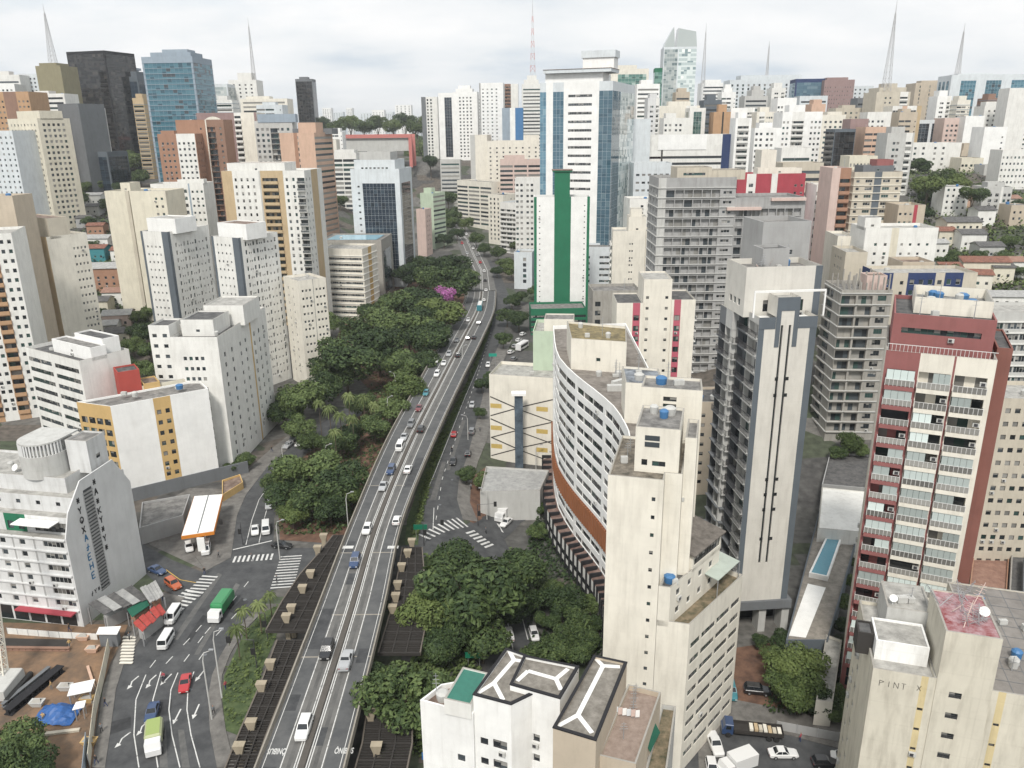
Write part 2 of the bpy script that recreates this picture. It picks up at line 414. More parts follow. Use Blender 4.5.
class Bldg:
    def __init__(s, label, poly, z0, z1, col='white', faces=None, name='apartment_building', cat='building', detail=2, cap=100, roof=None, par=.9, group=None, dirt=None):
        s.detail, s.cap, s.dirt = detail, cap, dirt
        cx_ = sum(p[0] for p in poly)/len(poly); cy_ = sum(p[1] for p in poly)/len(poly)
        s.o = (cx_, cy_, z0)
        s.root = tag(empty(name, s.o), label, cat, group)
        s.slots = []; s.ops = []; s.bals = []
        s.rnd = random.Random(label)
        s.block(poly, z0, z1, col, faces or {}, roof, par)
    def slot(s, c):
        if c not in s.slots: s.slots.append(c)
        return s.slots.index(c)
    def block(s, poly, z0, z1, col, faces, roof=None, par=.9, name='wall', skip=()):
        mb = MB(s.o); s.slots = ['@0', '@1', '@2', '@3']; s.wc = col; n = len(poly); s.cell = {}
        for i in range(n):
            if i in skip: continue
            A, B = poly[i], poly[(i+1) % n]
            sp = faces.get(i)
            if sp is None or math.hypot(B[0]-A[0], B[1]-A[1]) < .6:
                mb.face([(A[0], A[1], z0), (B[0], B[1], z0), (B[0], B[1], z1), (A[0], A[1], z1)], s.slot(col))
            elif isinstance(sp, str):
                mb.face([(A[0], A[1], z0), (B[0], B[1], z0), (B[0], B[1], z1), (A[0], A[1], z1)], s.slot(sp))
            else: s.facade(mb, A, B, z0, z1, sp, col)
        if par > 0:
            ins = inset(poly, .22)
            for i in range(n):
                j = (i+1) % n
                mb.face([(*poly[i], z1), (*poly[j], z1), (*ins[j], z1), (*ins[i], z1)], s.slot('concrete' if col in ('white', 'ivory', 'cream', 'putty', 'stone', 'chalk', 'sand', 'beige', 'lgrey') else col))
                mb.face([(*ins[j], z1-par), (*ins[i], z1-par), (*ins[i], z1), (*ins[j], z1)], s.slot(col))
            rp = ins
        else: rp = poly
        s.wall = mb.build(name, [GLASS[int(c[1])] if c[0] == '@' else (PM(c, s.dirt) if isinstance(c, str) else c) for c in s.slots], s.root)
        rf = MB(s.o); zr = z1-max(par, 0)
        if par > 0: rf.face([(*p, zr) for p in rp])
        else: rf.prism(inset(poly, -.25), z1+.003, z1+.2)
        s.roof = rf.build('roof', roof or s.rnd.choice(ROOFS), s.root)
        s.roofz = zr
        for tint, cb in s.cell.items(): cb.build('glass_facade', CURTAIN[tint[0]], s.root)
        return s
    def facade(s, mb, A, B, z0, z1, sp, col):
        Lf = math.hypot(B[0]-A[0], B[1]-A[1]); u = ((B[0]-A[0])/Lf, (B[1]-A[1])/Lf); n = (u[1], -u[0])
        P = lambda a, z, d=0.0: (A[0]+u[0]*a-n[0]*d, A[1]+u[1]*a-n[1]*d, z)
        def quad(a, b, c, d, mi, dep=0.0):
            if b-a > 1e-4 and d-c > 1e-4: mb.face([P(a, c, dep), P(b, c, dep), P(b, d, dep), P(a, d, dep)], mi)
        def hole(a, b, c, d, dep, mi):
            mb.face([P(a, c), P(a, c, dep), P(a, d, dep), P(a, d)], mi)
            mb.face([P(b, c, dep), P(b, c), P(b, d), P(b, d, dep)], mi)
            mb.face([P(a, c), P(b, c), P(b, c, dep), P(a, c, dep)], mi)
            mb.face([P(a, d, dep), P(b, d, dep), P(b, d), P(a, d)], mi)
        nf = max(0, int((z1-sp.top-z0-sp.zb)/sp.fh+.02))
        zs = [z0+sp.zb+i*sp.fh for i in range(nf)]
        tot = sum(float(t[1]) for t in sp.strips); a = 0.0; last = len(sp.strips)-1
        for si, t in enumerate(sp.strips):
            b = Lf if si == last else a+float(t[1])*Lf/tot
            k = t[0]; nums = []; cc = col
            for q in t[2:]:
                try: nums.append(float(q))
                except ValueError:
                    if q in PAL and not (k == 'g' and q in CURTAIN): cc = q
                    else: nums.append(q)
            mi = s.slot(cc)
            if k in 'bc': quad(a, b, z0, z1, mi)
            elif k in 'wr':
                if k == 'w': nn, ww, wh = int(nums[0]), nums[1], nums[2]
                else: nn, ww, wh = 1, b-a-.02, nums[0]
                un = (b-a)/nn; prev = a; ww = min(ww, un-.02)
                for i in range(nn):
                    c0 = a+un*(i+.5)-ww/2; c1 = c0+ww
                    quad(prev, c0, z0, z1, mi); prev = c1; zp = z0
                    for zf in zs:
                        if sp.gone and s.rnd.random() < sp.gone: continue
                        lo = zf+sp.sill; hi = min(lo+wh, zf+sp.fh-.12)
                        quad(c0, c1, zp, lo, mi); hole(c0, c1, lo, hi, sp.rec, mi); zp = hi
                        if s.detail >= 2: s.ops.append((P((c0+c1)/2, lo, sp.rec-.04), u, c1-c0, hi-lo, sp))
                        else: quad(c0, c1, lo, hi, s.rnd.choice((0, 0, 1, 1, 2, 3) if s.rnd.random() < .8 else (2,)), sp.rec)
                    quad(c0, c1, zp, z1, mi)
                quad(prev, b, z0, z1, mi)
            elif k == 'v':
                ww = nums[0]; c0 = (a+b-ww)/2; c1 = c0+ww; lo, hi = z0+sp.zb, z1-sp.top
                quad(a, c0, z0, z1, mi); quad(c1, b, z0, z1, mi); quad(c0, c1, z0, lo, mi); quad(c0, c1, hi, z1, mi)
                hole(c0, c1, lo, hi, .3, mi); quad(c0, c1, lo, hi, 0, .3)
            elif k == 'k':
                style = nums[0] if nums else 'bars'; p = nums[1] if len(nums) > 1 else 1.0
                zp = z0; c0, c1 = a+.12, b-.12
                quad(a, c0, z0, z1, mi); quad(c1, b, z0, z1, mi)
                for zf in zs:
                    lo, hi = zf, zf+min(2.35, sp.fh-.3)
                    quad(c0, c1, zp, lo, mi); hole(c0, c1, lo, hi, 1.0, mi); zp = hi
                    q = c0
                    nb = max(2, int((c1-c0)/1.1))
                    for i in range(nb): quad(c0+(c1-c0)*i/nb, c0+(c1-c0)*(i+1)/nb, lo, hi, s.rnd.choice((mi, mi, 1, 2, mi) if sp.light else (0, 1, 1, 2, 3, mi)), 1.0)
                    s.bals.append((P((c0+c1)/2, zf, 0), u, b-a-.1, p, style, cc))
                quad(c0, c1, zp, z1, mi)
            elif k == 'g':
                cw = nums[0] if nums else 1.5; tint = nums[1] if len(nums) > 1 else 'blue'
                quad(a, b, z0, z1, mi)
                cb = s.cell.setdefault((tint, si, A), MB(s.o))
                nc = max(1, int(round((b-a)/cw))); lo0 = z0+sp.zb
                for zf in zs:
                    for i in range(nc):
                        x0 = a+(b-a)*i/nc+.04; x1 = a+(b-a)*(i+1)/nc-.04
                        t0, t1 = s.rnd.uniform(.03, .05), s.rnd.uniform(.03, .05)
                        for q0, q1, gm in ((.04, sp.fh*.36, s.rnd.choice((1, 1, 1, 1, 2))), (sp.fh*.36+.05, sp.fh-.04, s.rnd.choice((0, 0, 0, 0, 0, 0, 1, 1, 2, 3)))):
                            cb.face([P(x0, zf+q0, -t0), P(x1, zf+q0, -t1), P(x1, zf+q1, -t1), P(x0, zf+q1, -t0)], gm)
            a = b
        if sp.slab:
            so = MB(s.o)
            for zf in zs+[zs[-1]+sp.fh] if zs else []:
                so.prism([P(0.02, 0, .0)[:2], P(Lf-.02, 0, .0)[:2], P(Lf-.02, 0, -.28)[:2], P(.02, 0, -.28)[:2]][::-1], zf-.12, zf+.12)
            so.build('floor_slabs', PM(sp.slab), s.root)
    def box(s, edge, s0, s1, d0, d1, h, col=None, z=None, name='penthouse', faces=None, roof=None, par=.35):
        """a smaller block on the roof, placed along and inwards from an edge (A, B)"""
        A, B = edge; Lf = math.hypot(B[0]-A[0], B[1]-A[1]); u = ((B[0]-A[0])/Lf, (B[1]-A[1])/Lf); n = (-u[1], u[0])
        q = lambda a, d: (A[0]+u[0]*a+n[0]*d, A[1]+u[1]*a+n[1]*d)
        z = s.roofz if z is None else z
        keep = s.roofz
        s.block([q(s0, d0), q(s1, d0), q(s1, d1), q(s0, d1)], z, z+h, col or s.wc, faces or {}, roof, par, name)
        s.roofz = keep
    def clutter(s, poly, n=4, z=None):
        z = s.roofz if z is None else z; x0 = min(p[0] for p in poly); ins = inset(poly, 1.4)
        cx_ = sum(p[0] for p in ins)/len(ins); cy_ = sum(p[1] for p in ins)/len(ins)
        for i in range(n):
            p = s.rnd.choice(ins); f = s.rnd.uniform(.2, .9); x, y = cx_+(p[0]-cx_)*f, cy_+(p[1]-cy_)*f
            k = s.rnd.random(); mb = MB(s.o)
            if k < .35:
                r = s.rnd.uniform(.6, .95); mb.tube([(x, y, z), (x, y, z+1.0), (x, y, z+1.25)], [r*.85, r, r*.6], 10); mb.build('water_tank', s.rnd.choice([TANK, PM('lgrey')]), s.root)
            elif k < .7:
                w, d, h = s.rnd.uniform(.7, 1.3), s.rnd.uniform(.5, .9), s.rnd.uniform(.6, 1.0)
                mb.obox((x, y), (1, 0), w, d, z+.12, z+h); mb.obox((x, y), (1, 0), w*.8, d*.8, z, z+.119); mb.obox((x, y), (1, 0), w*.6, d*.6, z+h+.002, z+h+.06); mb.build('air_conditioner', PM('lgrey'), s.root)
            else:
                h = s.rnd.uniform(2, 4.5); mb.tube([(x, y, z), (x, y, z+h)], [.07, .04], 5)
                for j in range(3): mb.box(x-.5+j*.1, x+.5-j*.1, y-.02, y+.02, z+h*(.6+.15*j), z+h*(.6+.15*j)+.04)
                mb.build('antenna', METAL, s.root)
    def add(s, name, mb, mats):
        return mb.build(name, mats, s.root)
    def done(s):
        def size(o):
            c = o[0]; return -proj(*c)[2]*math.sqrt(o[2]*o[3])
        ops = sorted(s.ops, key=size); rest = MB(s.o)
        for i, (c, u, w, h, sp) in enumerate(ops):
            if i < s.cap:
                o = link('window', win_mesh(round(w*20)/20, round(h*20)/20, s.rnd.randrange(6), sp.dark, sp.slats), s.root,
                         (c[0]-s.o[0], c[1]-s.o[1], c[2]-s.o[2]), (0, 0, math.atan2(u[1], u[0])))
                if sp.ac and s.rnd.random() < sp.ac:
                    q = s.rnd.uniform(-.3, .3)*w; d = sp.rec+.16; link('air_conditioner', ac_mesh(), s.root, (c[0]+u[0]*q+u[1]*d-s.o[0], c[1]+u[1]*q-u[0]*d-s.o[1], c[2]-.75-s.o[2]), (0, 0, math.atan2(u[1], u[0])))
            else:
                nn = max(1, int(round(w/.85)))
                for q in range(nn):
                    a, b = -w/2+w*q/nn+.03, -w/2+w*(q+1)/nn-.03
                    rest.face([(c[0]+u[0]*a, c[1]+u[1]*a, c[2]+.03), (c[0]+u[0]*b, c[1]+u[1]*b, c[2]+.03), (c[0]+u[0]*b, c[1]+u[1]*b, c[2]+h-.03), (c[0]+u[0]*a, c[1]+u[1]*a, c[2]+h-.03)], s.rnd.choice((0, 0, 1, 1, 2, 3)))
                a, b = -w/2, w/2
                m_ = [(c[0]-u[1]*.03+u[0]*a, c[1]+u[0]*.03+u[1]*a), (c[0]-u[1]*.03+u[0]*b, c[1]+u[0]*.03+u[1]*b)]
                rest.face([(*m_[0], c[2]), (*m_[1], c[2]), (*m_[1], c[2]+h), (*m_[0], c[2]+h)], 4)
        if rest.f: tag(rest.build('window_rows', GLASS+[FRAME], s.root), kind='stuff')
        bals = sorted(s.bals, key=lambda o: -proj(*o[0])[2])
        srest = MB(s.o)
        for i, (c, u, w, p, style, cc) in enumerate(bals):
            sm, rm = bal_mesh(round(w*20)/20, p, style, PM(cc))
            rot = (0, 0, math.atan2(u[1], u[0])); loc = (c[0]-s.o[0], c[1]-s.o[1], c[2]-s.o[2])
            if i < (100 if s.detail >= 2 else 0):
                b_ = link('balcony', sm, s.root, loc, rot); link('railing', rm, b_)
            else:
                n = (u[1], -u[0])
                q = [(c[0]-u[0]*w/2, c[1]-u[1]*w/2), (c[0]-u[0]*w/2+n[0]*p, c[1]-u[1]*w/2+n[1]*p), (c[0]+u[0]*w/2+n[0]*p, c[1]+u[1]*w/2+n[1]*p), (c[0]+u[0]*w/2, c[1]+u[1]*w/2)]
                srest.prism(q, c[2]-.15, c[2]+(1.0 if style == 'solid' else .02))
                s.lastcc = cc
        if srest.f: tag(srest.build('balcony_rows', PM(s.lastcc), s.root), kind='stuff')
        return s

def curtain(name, tones):
    return [glassmat('%s curtain glass %s' % (name, 'abcd'[i]), c, .06) for i, c in enumerate(tones)]
CURTAIN = dict(
    blue=curtain('blue', [(.10, .20, .27), (.12, .23, .30), (.075, .16, .22), (.19, .30, .36)]),
    navy=curtain('navy', [(.022, .036, .055), (.03, .045, .065), (.016, .026, .038), (.05, .075, .10)]),
    green=curtain('green', [(.06, .15, .13), (.12, .22, .19), (.03, .08, .07), (.28, .36, .33)]),
    cyan=curtain('cyan', [(.06, .17, .23), (.09, .22, .28), (.035, .10, .14), (.06, .075, .09)]),
    dark=curtain('dark', [(.012, .012, .014), (.03, .028, .028), (.008, .008, .009), (.05, .045, .04)]),
    pale=curtain('pale', [(.34, .40, .40), (.50, .55, .54), (.16, .22, .23), (.62, .65, .63)]))

def rect(FL, yaw, w, d):
    u = (math.cos(R(yaw)), math.sin(R(yaw))); n = (-u[1], u[0])
    return [FL, (FL[0]+u[0]*w, FL[1]+u[1]*w), (FL[0]+u[0]*w+n[0]*d, FL[1]+u[1]*w+n[1]*d), (FL[0]+n[0]*d, FL[1]+n[1]*d)]
def gmin(poly): return min(terrain(*p) for p in poly)-.6
def tower(label, x1, y1, x2, Y, yaw=0, d=15, col='white', f='b,1 w,6,3,1.3,1.3 b,1', side=None, detail=None, ph=(), name='apartment_building', cat='building',
          roof=None, par=.9, fo=None, so=None, cl=2, cap=100, left=None, dirt=None, done=True):
    """a building whose front left roof corner is seen towards (x1, y1) at depth Y; its front runs at angle yaw until the bearing x2"""
    px, py, z1 = PY(x1, y1, Y)
    if isinstance(x2, tuple):
        q = PZ(*x2, z1); yaw = math.degrees(math.atan2(q[1]-py, q[0]-px)); w = math.hypot(q[0]-px, q[1]-py)
    else: w = FP((px, py), yaw, x2, y1)[0]
    if isinstance(d, tuple):
        u_ = (math.cos(R(yaw)), math.sin(R(yaw)))
        st = (px+u_[0]*w, py+u_[1]*w) if d[0] > (x2[0] if isinstance(x2, tuple) else x2) else (px, py)
        d = abs(FP(st, yaw+90, *d)[0])
        if VERBOSE and not 4 < d < 60: print('ODD depth', label, d)
    if VERBOSE: print('%-60s yaw %.0f w %.1f d %.1f z %.1f' % (label[:60], yaw, w, d, z1))
    poly = rect((px, py), yaw, w, d)
    z0 = gmin(poly)
    if detail is None: detail = 2 if Y < 430 else 1
    fo = fo or {}; so = so or fo
    ff = F(f, **fo)
    fs = {0: ff}
    for e, sp in ((1, side), (3, left if left is not None else side)):
        A, B = poly[e], poly[(e+1) % 4]; n = (B[1]-A[1], -(B[0]-A[0])); L_ = math.hypot(*n)
        if sp and (n[0]*-A[0]+n[1]*-A[1])/L_/math.hypot(*A) > -.12: fs[e] = F(sp, **so) if not (isinstance(sp, str) and sp in PAL) else sp
    b = Bldg(label, poly, z0, z1, col, fs, name, cat, detail, cap, roof, par, dirt=dirt)
    for q in ph:
        s0, s1, d0, d1, h = q[:5]
        b.box((poly[0], poly[1]), s0*w, s1*w, d0*d, d1*d, h, q[5] if len(q) > 5 else None, faces={0: F('b,1 w,2,1,1,.7 b,1', zb=.4, top=.2, fh=max(2.2, h-.7), sill=.7)} if h > 2.2 and len(q) < 7 and detail >= 2 else {})
    if cl: b.clutter(poly, cl)
    b.poly, b.w, b.d, b.z0, b.z1 = poly, w, d, z0, z1
    if done: b.done()
    return b
# ---------------------------------------------------------------- the ground
def axis(dense, lo, hi):
    out = sorted(set(dense)); st = 14.0
    while out[-1] < hi: out.append(out[-1]+st); st *= 1.25
    st = 14.0
    while out[0] > lo: out.insert(0, out[0]-st); st *= 1.25
    return out
def frange(a, b, s): return [a+i*s for i in range(int(round((b-a)/s))+1)]
gx = axis(frange(-420, -160, 10)+frange(-152, -24, 8)+frange(-22, 8, 2)+frange(16, 152, 8)+frange(160, 460, 10), -12000, 12000)
gy = axis(frange(30, 160, 10)+frange(164, 240, 4)+frange(250, 1000, 10), -500, 15000)
mb = MB()
gv = [(x, y, terrain(x, y)) for y in gy for x in gx]
gf = [(j*len(gx)+i, j*len(gx)+i+1, (j+1)*len(gx)+i+1, (j+1)*len(gx)+i) for j in range(len(gy)-1) for i in range(len(gx)-1)]
me = bpy.data.meshes.new('ground'); me.from_pydata(gv, [], gf); me.polygons.foreach_set('use_smooth', [True]*len(gf)); me.update()
def ground_mat():
    m, N, L, b = nodes('city ground')
    t = N.new('ShaderNodeTexCoord')
    v = N.new('ShaderNodeTexVoronoi'); v.inputs['Scale'].default_value = .055; v.distance = 'CHEBYCHEV'
    L.new(t.outputs['Object'], v.inputs['Vector'])
    r = N.new('ShaderNodeValToRGB'); r.color_ramp.interpolation = 'CONSTANT'; e = r.color_ramp.elements
    cols = [(.09, .088, .082), (.06, .07, .045), (.13, .125, .115), (.075, .073, .07), (.11, .095, .08), (.055, .07, .04), (.105, .10, .092)]
    e[0].position, e[0].color = 0, L3(cols[0]); e[1].position, e[1].color = .15, L3(cols[1])
    for i, c in enumerate(cols[2:]): k = e.new(.3+.14*i); k.color = L3(c)
    s = N.new('ShaderNodeSeparateColor'); L.new(v.outputs['Color'], s.inputs[0]); L.new(s.outputs[0], r.inputs[0])
    n = N.new('ShaderNodeTexNoise'); n.inputs['Scale'].default_value = .5; n.inputs['Detail'].default_value = 9
    L.new(t.outputs['Object'], n.inputs['Vector'])
    r2 = N.new('ShaderNodeMapRange'); r2.inputs[1].default_value = .25; r2.inputs[2].default_value = .75; r2.inputs[3].default_value = .5; r2.inputs[4].default_value = 1.4
    L.new(n.outputs['Fac'], r2.inputs[0])
    sc = N.new('ShaderNodeVectorMath'); sc.operation = 'SCALE'; L.new(r.outputs[0], sc.inputs[0]); L.new(r2.outputs[0], sc.inputs['Scale'])
    L.new(sc.outputs[0], b.inputs['Base Color']); b.inputs['Roughness'].default_value = .95
    return m
me.materials.append(ground_mat())
go = bpy.data.objects.new('ground', me); COL.objects.link(go); tag(go, kind='structure')

def asphalt(name, a, c):
    m = roofmat(name, a, c, .35)
    return m
ASPH = asphalt('street asphalt', (.044, .046, .049), (.088, .09, .092))
ASPH2 = asphalt('worn deck asphalt', (.10, .098, .094), (.165, .161, .152))
ASPH3 = asphalt('bus lane asphalt', (.07, .073, .076), (.112, .113, .113))
PAVE = roofmat('pavement concrete', (.10, .095, .088), (.20, .19, .175), .5)
SOIL = roofmat('red soil', (.075, .042, .03), (.19, .105, .068), .35)
GRASS = roofmat('rough grass', (.03, .055, .018), (.09, .12, .045), .6)
MARK = roofmat('worn road paint', (.13, .13, .13), (.60, .60, .58), 1.3); MARK.node_tree.nodes['Color Ramp'].color_ramp.elements[0].position = .30; MARK.node_tree.nodes['Color Ramp'].color_ramp.elements[1].position = .46
YMARK = flat('worn yellow road paint', (.55, .36, .08), .8, var=.25)
KERB = paint('kerb concrete', (.38, .37, .34), .4)

def drape(name, rows, mat, dz=.05, across=4, step=4.0, parent=None, kind='structure', thick=0.0):
    """a sheet over the ground between matching left and right points [(xl, yl), (xr, yr)]"""
    rr = []
    for (a, b), (c, d) in zip(rows, rows[1:]):
        n = max(1, int(max(math.hypot(c[0]-a[0], c[1]-a[1]), math.hypot(d[0]-b[0], d[1]-b[1]))/step))
        for i in range(n):
            t = i/n; rr.append(((a[0]+(c[0]-a[0])*t, a[1]+(c[1]-a[1])*t), (b[0]+(d[0]-b[0])*t, b[1]+(d[1]-b[1])*t)))
    rr.append(rows[-1]); mb = MB(); g = []
    for a, b in rr:
        g.append([(a[0]+(b[0]-a[0])*i/across, a[1]+(b[1]-a[1])*i/across) for i in range(across+1)])
    T = lambda p, k=0: (p[0], p[1], terrain(*p)+dz+k)
    for p, q in zip(g, g[1:]):
        for i in range(across): mb.face([T(p[i]), T(p[i+1]), T(q[i+1]), T(q[i])])
        if thick:
            mb.face([T(q[0], -thick), T(p[0], -thick), T(p[0]), T(q[0])]); mb.face([T(p[-1], -thick), T(q[-1], -thick), T(q[-1]), T(p[-1])])
    if thick:
        mb.face([T(p, -thick) for p in g[0]]+[T(p) for p in reversed(g[0])])
    o = mb.build(name, mat, parent)
    if kind and not parent: tag(o, kind=kind)
    return o
def line_pts(pts, w, z=None):
    """left/right rows of a painted line of width w along world points"""
    rows = []
    for i, p in enumerate(pts):
        a, b = pts[max(0, i-1)], pts[min(len(pts)-1, i+1)]
        L_ = math.hypot(b[0]-a[0], b[1]-a[1]); n = (-(b[1]-a[1])/L_, (b[0]-a[0])/L_)
        rows.append(((p[0]+n[0]*w/2, p[1]+n[1]*w/2), (p[0]-n[0]*w/2, p[1]-n[1]*w/2)))
    return rows
def pgs(l): return [PG(*p) for p in l]
def rows(l): return [(PG(*a), PG(*b)) for a, b in l]

# main street on the left, coming down towards the camera
main_rows = rows([((92, 790), (222, 790)), ((105, 768), (217, 768)), ((110, 735), (210, 731)), ((116, 690), (208, 698)), ((124, 664), (212, 676)), ((140, 640), (220, 657)),
                  ((165, 618), (233, 635)), ((196, 590), (252, 613)), ((206, 571), (268, 590)), ((231, 558), (273, 560)), ((237, 516), (274, 520)), ((246, 495), (277, 498)), ((270, 464), (287, 472)),
                  ((296, 440), (313, 446)), ((318, 425), (338, 430)), ((345, 408), (362, 414))])
main_street = drape('main_street', main_rows, ASPH, .06)
# side street past the blind wall, and the block corner
side_street = drape('side_street', rows([((118, 520), (110, 535)), ((146, 546), (138, 566)), ((172, 560), (163, 590)), ((202, 572), (190, 604)), ((216, 574), (205, 592))]), ASPH, .05)
# street right of the viaduct, and the one that climbs away to the right
low_rows = rows([((420, 566), (478, 560)), ((418, 545), (470, 535)), ((420, 520), (463, 520)), ((423, 500), (457, 500)), ((433, 475), (460, 478)), ((441, 458), (467, 458)), ((447, 440), (472, 440)), ((463, 400), (482, 400)), ((478, 365), (490, 365)),
                 ((487, 340), (501, 340)), ((495, 312), (511, 312)), ((496, 296), (509, 296)), ((490, 278), (501, 276)), ((482, 262), (491, 260))])
low_street = drape('lower_street', low_rows, ASPH, .06)
right_street = drape('right_street', rows([((432, 572), (440, 545)), ((470, 556), (468, 524)), ((497, 545), (490, 510)), ((520, 524), (520, 494)), ((556, 500), (553, 472)), ((575, 488), (572, 462))]), ASPH, .10)
bottom_street = drape('bottom_street', rows([((470, 548), (505, 540)), ((482, 590), (522, 580)), ((488, 640), (533, 628)), ((486, 690), (545, 672)), ((470, 760), (548, 740))]), ASPH, .08)
cross_street = drape('cross_street', rows([((268, 592), (272, 548)), ((310, 580), (305, 548)), ((352, 572), (348, 548)), ((420, 566), (418, 545))]), ASPH, .04)
south_street = drape('south_street', rows([((655, 810), (672, 772)), ((720, 800), (725, 722)), ((790, 790), (790, 736)), ((850, 800), (850, 752)), ((930, 830), (930, 770))]), ASPH, .06)
yard = drape('dirt_yard', rows([((733, 720), (722, 690)), ((775, 728), (735, 648)), ((800, 730), (790, 640))]), SOIL, .045)
# pavements are real steps
drape('pavement', rows([((231, 558), (206, 571)), ((237, 516), (190, 550)), ((246, 495), (200, 520)), ((270, 464), (236, 480)), ((300, 440), (268, 452)), ((318, 425), (298, 428))]), PAVE, .14, thick=.3)
drape('pavement', rows([((105, 768), (92, 768)), ((110, 735), (97, 735)), ((116, 690), (103, 690)), ((124, 664), (112, 664)), ((140, 640), (125, 640)), ((165, 617), (148, 612)), ((185, 598), (160, 592))]), PAVE, .15, thick=.3)
drape('pavement', rows([((217, 768), (235, 768)), ((210, 731), (226, 731)), ((208, 698), (221, 698)), ((212, 676), (222, 676)), ((220, 657), (230, 655)), ((233, 635), (243, 632)), ((252, 613), (262, 613))]), PAVE, .15, thick=.3)
drape('pavement', rows([((463, 520), (478, 522)), ((457, 500), (470, 503)), ((459, 480), (471, 486)), ((467, 458), (478, 462)), ((472, 440), (487, 440)), ((482, 400), (494, 400)), ((490, 365), (502, 365)), ((501, 340), (512, 340))]), PAVE, .16, thick=.3)
drape('pavement', rows([((700, 800), (697, 722)), ((724, 716), (716, 704))]), PAVE, .10, thick=.3)
drape('pavement', rows([((725, 722), (733, 700)), ((790, 736), (795, 712)), ((850, 752), (855, 728)), ((930, 770), (930, 750))]), PAVE, .16, thick=.3)
drape('hedge_verge', rows([((405, 545), (420, 545)), ((407, 520), (420, 520)), ((423, 475), (433, 475)), ((437, 440), (447, 440)), ((466, 385), (470, 385)), ((484, 340), (487, 340)), ((493, 318), (495, 312))]), GRASS, .05)
drape('park_soil', rows([((280, 540), (352, 545)), ((278, 500), (372, 500)), ((290, 470), (388, 470)), ((318, 444), (392, 444)), ((362, 414), (405, 414)), ((370, 390), (418, 390)), ((330, 350), (443, 350)), ((350, 310), (462, 310)), ((390, 280), (466, 285))]), SOIL, .05)
drape('verge_grass', rows([((226, 731), (250, 740)), ((222, 698), (256, 698)), ((224, 676), (262, 670)), ((245, 632), (275, 640)), ((262, 613), (290, 600))]), GRASS, .055)
drape('site_earth', rows([((-40, 768), (92, 790)), ((-40, 735), (95, 735)), ((-40, 690), (101, 690)), ((-40, 664), (110, 664)), ((-40, 640), (122, 640)), ((-40, 622), (128, 625))]), roofmat('site earth', (.10, .075, .055), (.27, .165, .095), .22), .05)
drape('triangle_soil', rows([((470, 522), (474, 524)), ((463, 500), (500, 505)), ((468, 480), (535, 485)), ((485, 468), (548, 472))]), SOIL, .13)
drape('gas_station_apron', rows([((150, 545), (206, 571)), ((140, 520), (231, 558)), ((160, 505), (236, 516)), ((190, 488), (245, 490))]), PAVE, .055)
# the avenue beyond the viaduct
ave_rows = [(PZ(467, 290, 3), PZ(496, 290, 3)), (PZ(470, 270, 5.6), PZ(492, 270, 5.6)), (PZ(462, 255, 8), PZ(485, 255, 8)), (PZ(457, 240, 11), PZ(477, 240, 11)), (PZ(448, 225, 15), PZ(466, 225, 15)), (PZ(440, 212, 19), PZ(456, 212, 19)), (PZ(430, 203, 23), PZ(444, 203, 23))]
avenue = drape('avenue', ave_rows, ASPH2, .25)
for t_, c_ in ((.48, MARK), (.54, MARK), (.24, MARK), (.78, MARK)):
    drape('lane_marking', line_pts([(a[0]+(b[0]-a[0])*t_, a[1]+(b[1]-a[1])*t_) for a, b in ave_rows], .22), c_, .30, 1, parent=avenue)

# painted markings
def lane(par, pts, w=.16, mat=MARK, dz=.085): drape('lane_marking', line_pts(pgs(pts), w), mat, dz, 1, parent=par)
def dashes(par, pts, on=2.0, off=3.2, w=.16, dz=.085, mat=MARK):
    p = [Vector(q) for q in pgs(pts)]; mb = MB()
    for a, b in zip(p, p[1:]):
        L_ = (b-a).length; d = (b-a)/L_; n = Vector((-d.y, d.x))*w/2; s = 0
        while s+on < L_:
            q = [a+d*s-n, a+d*(s+on)-n, a+d*(s+on)+n, a+d*s+n]
            mb.face([(v.x, v.y, terrain(v.x, v.y)+dz) for v in q]); s += on+off
    mb.build('lane_marking', mat, par)
lane(main_street, [(139, 768), (134, 735), (136, 700), (146, 675)])
lane(main_street, [(158, 768), (153, 735), (153, 700), (161, 672)])
lane(main_street, [(180, 768), (172, 735), (169, 710), (171, 690), (178, 673)])
lane(main_street, [(200, 768), (191, 735), (187, 710), (188, 690), (194, 672)])
dashes(main_street, [(150, 668), (160, 655)]); dashes(main_street, [(166, 664), (196, 632), (236, 585)]); dashes(main_street, [(184, 662), (205, 634), (232, 602), (250, 580)]); dashes(main_street, [(199, 660), (216, 636), (240, 610)])
lane(main_street, [(246, 545), (252, 520), (259, 500), (270, 484)]); lane(main_street, [(259, 543), (264, 520), (269, 502)]); lane(main_street, [(233, 550), (272, 541)], .35)
lane(right_street, [(520, 508), (556, 484)], .2, dz=.125); lane(right_street, [(495, 520), (503, 533)], .35, dz=.125)
lane(bottom_street, [(496, 560), (504, 600), (508, 625), (513, 650)], dz=.105); lane(bottom_street, [(510, 560), (520, 610), (528, 640)], dz=.105)
dashes(low_street, [(436, 520), (442, 480), (450, 455), (462, 420), (476, 380), (492, 330)]); lane(low_street, [(424, 498), (434, 475), (448, 440), (464, 400), (479, 365)], .18)
lane(low_street, [(433, 530), (434, 508)], .16)
lane(side_street, [(166, 570), (180, 580), (196, 583)], .18, YMARK)
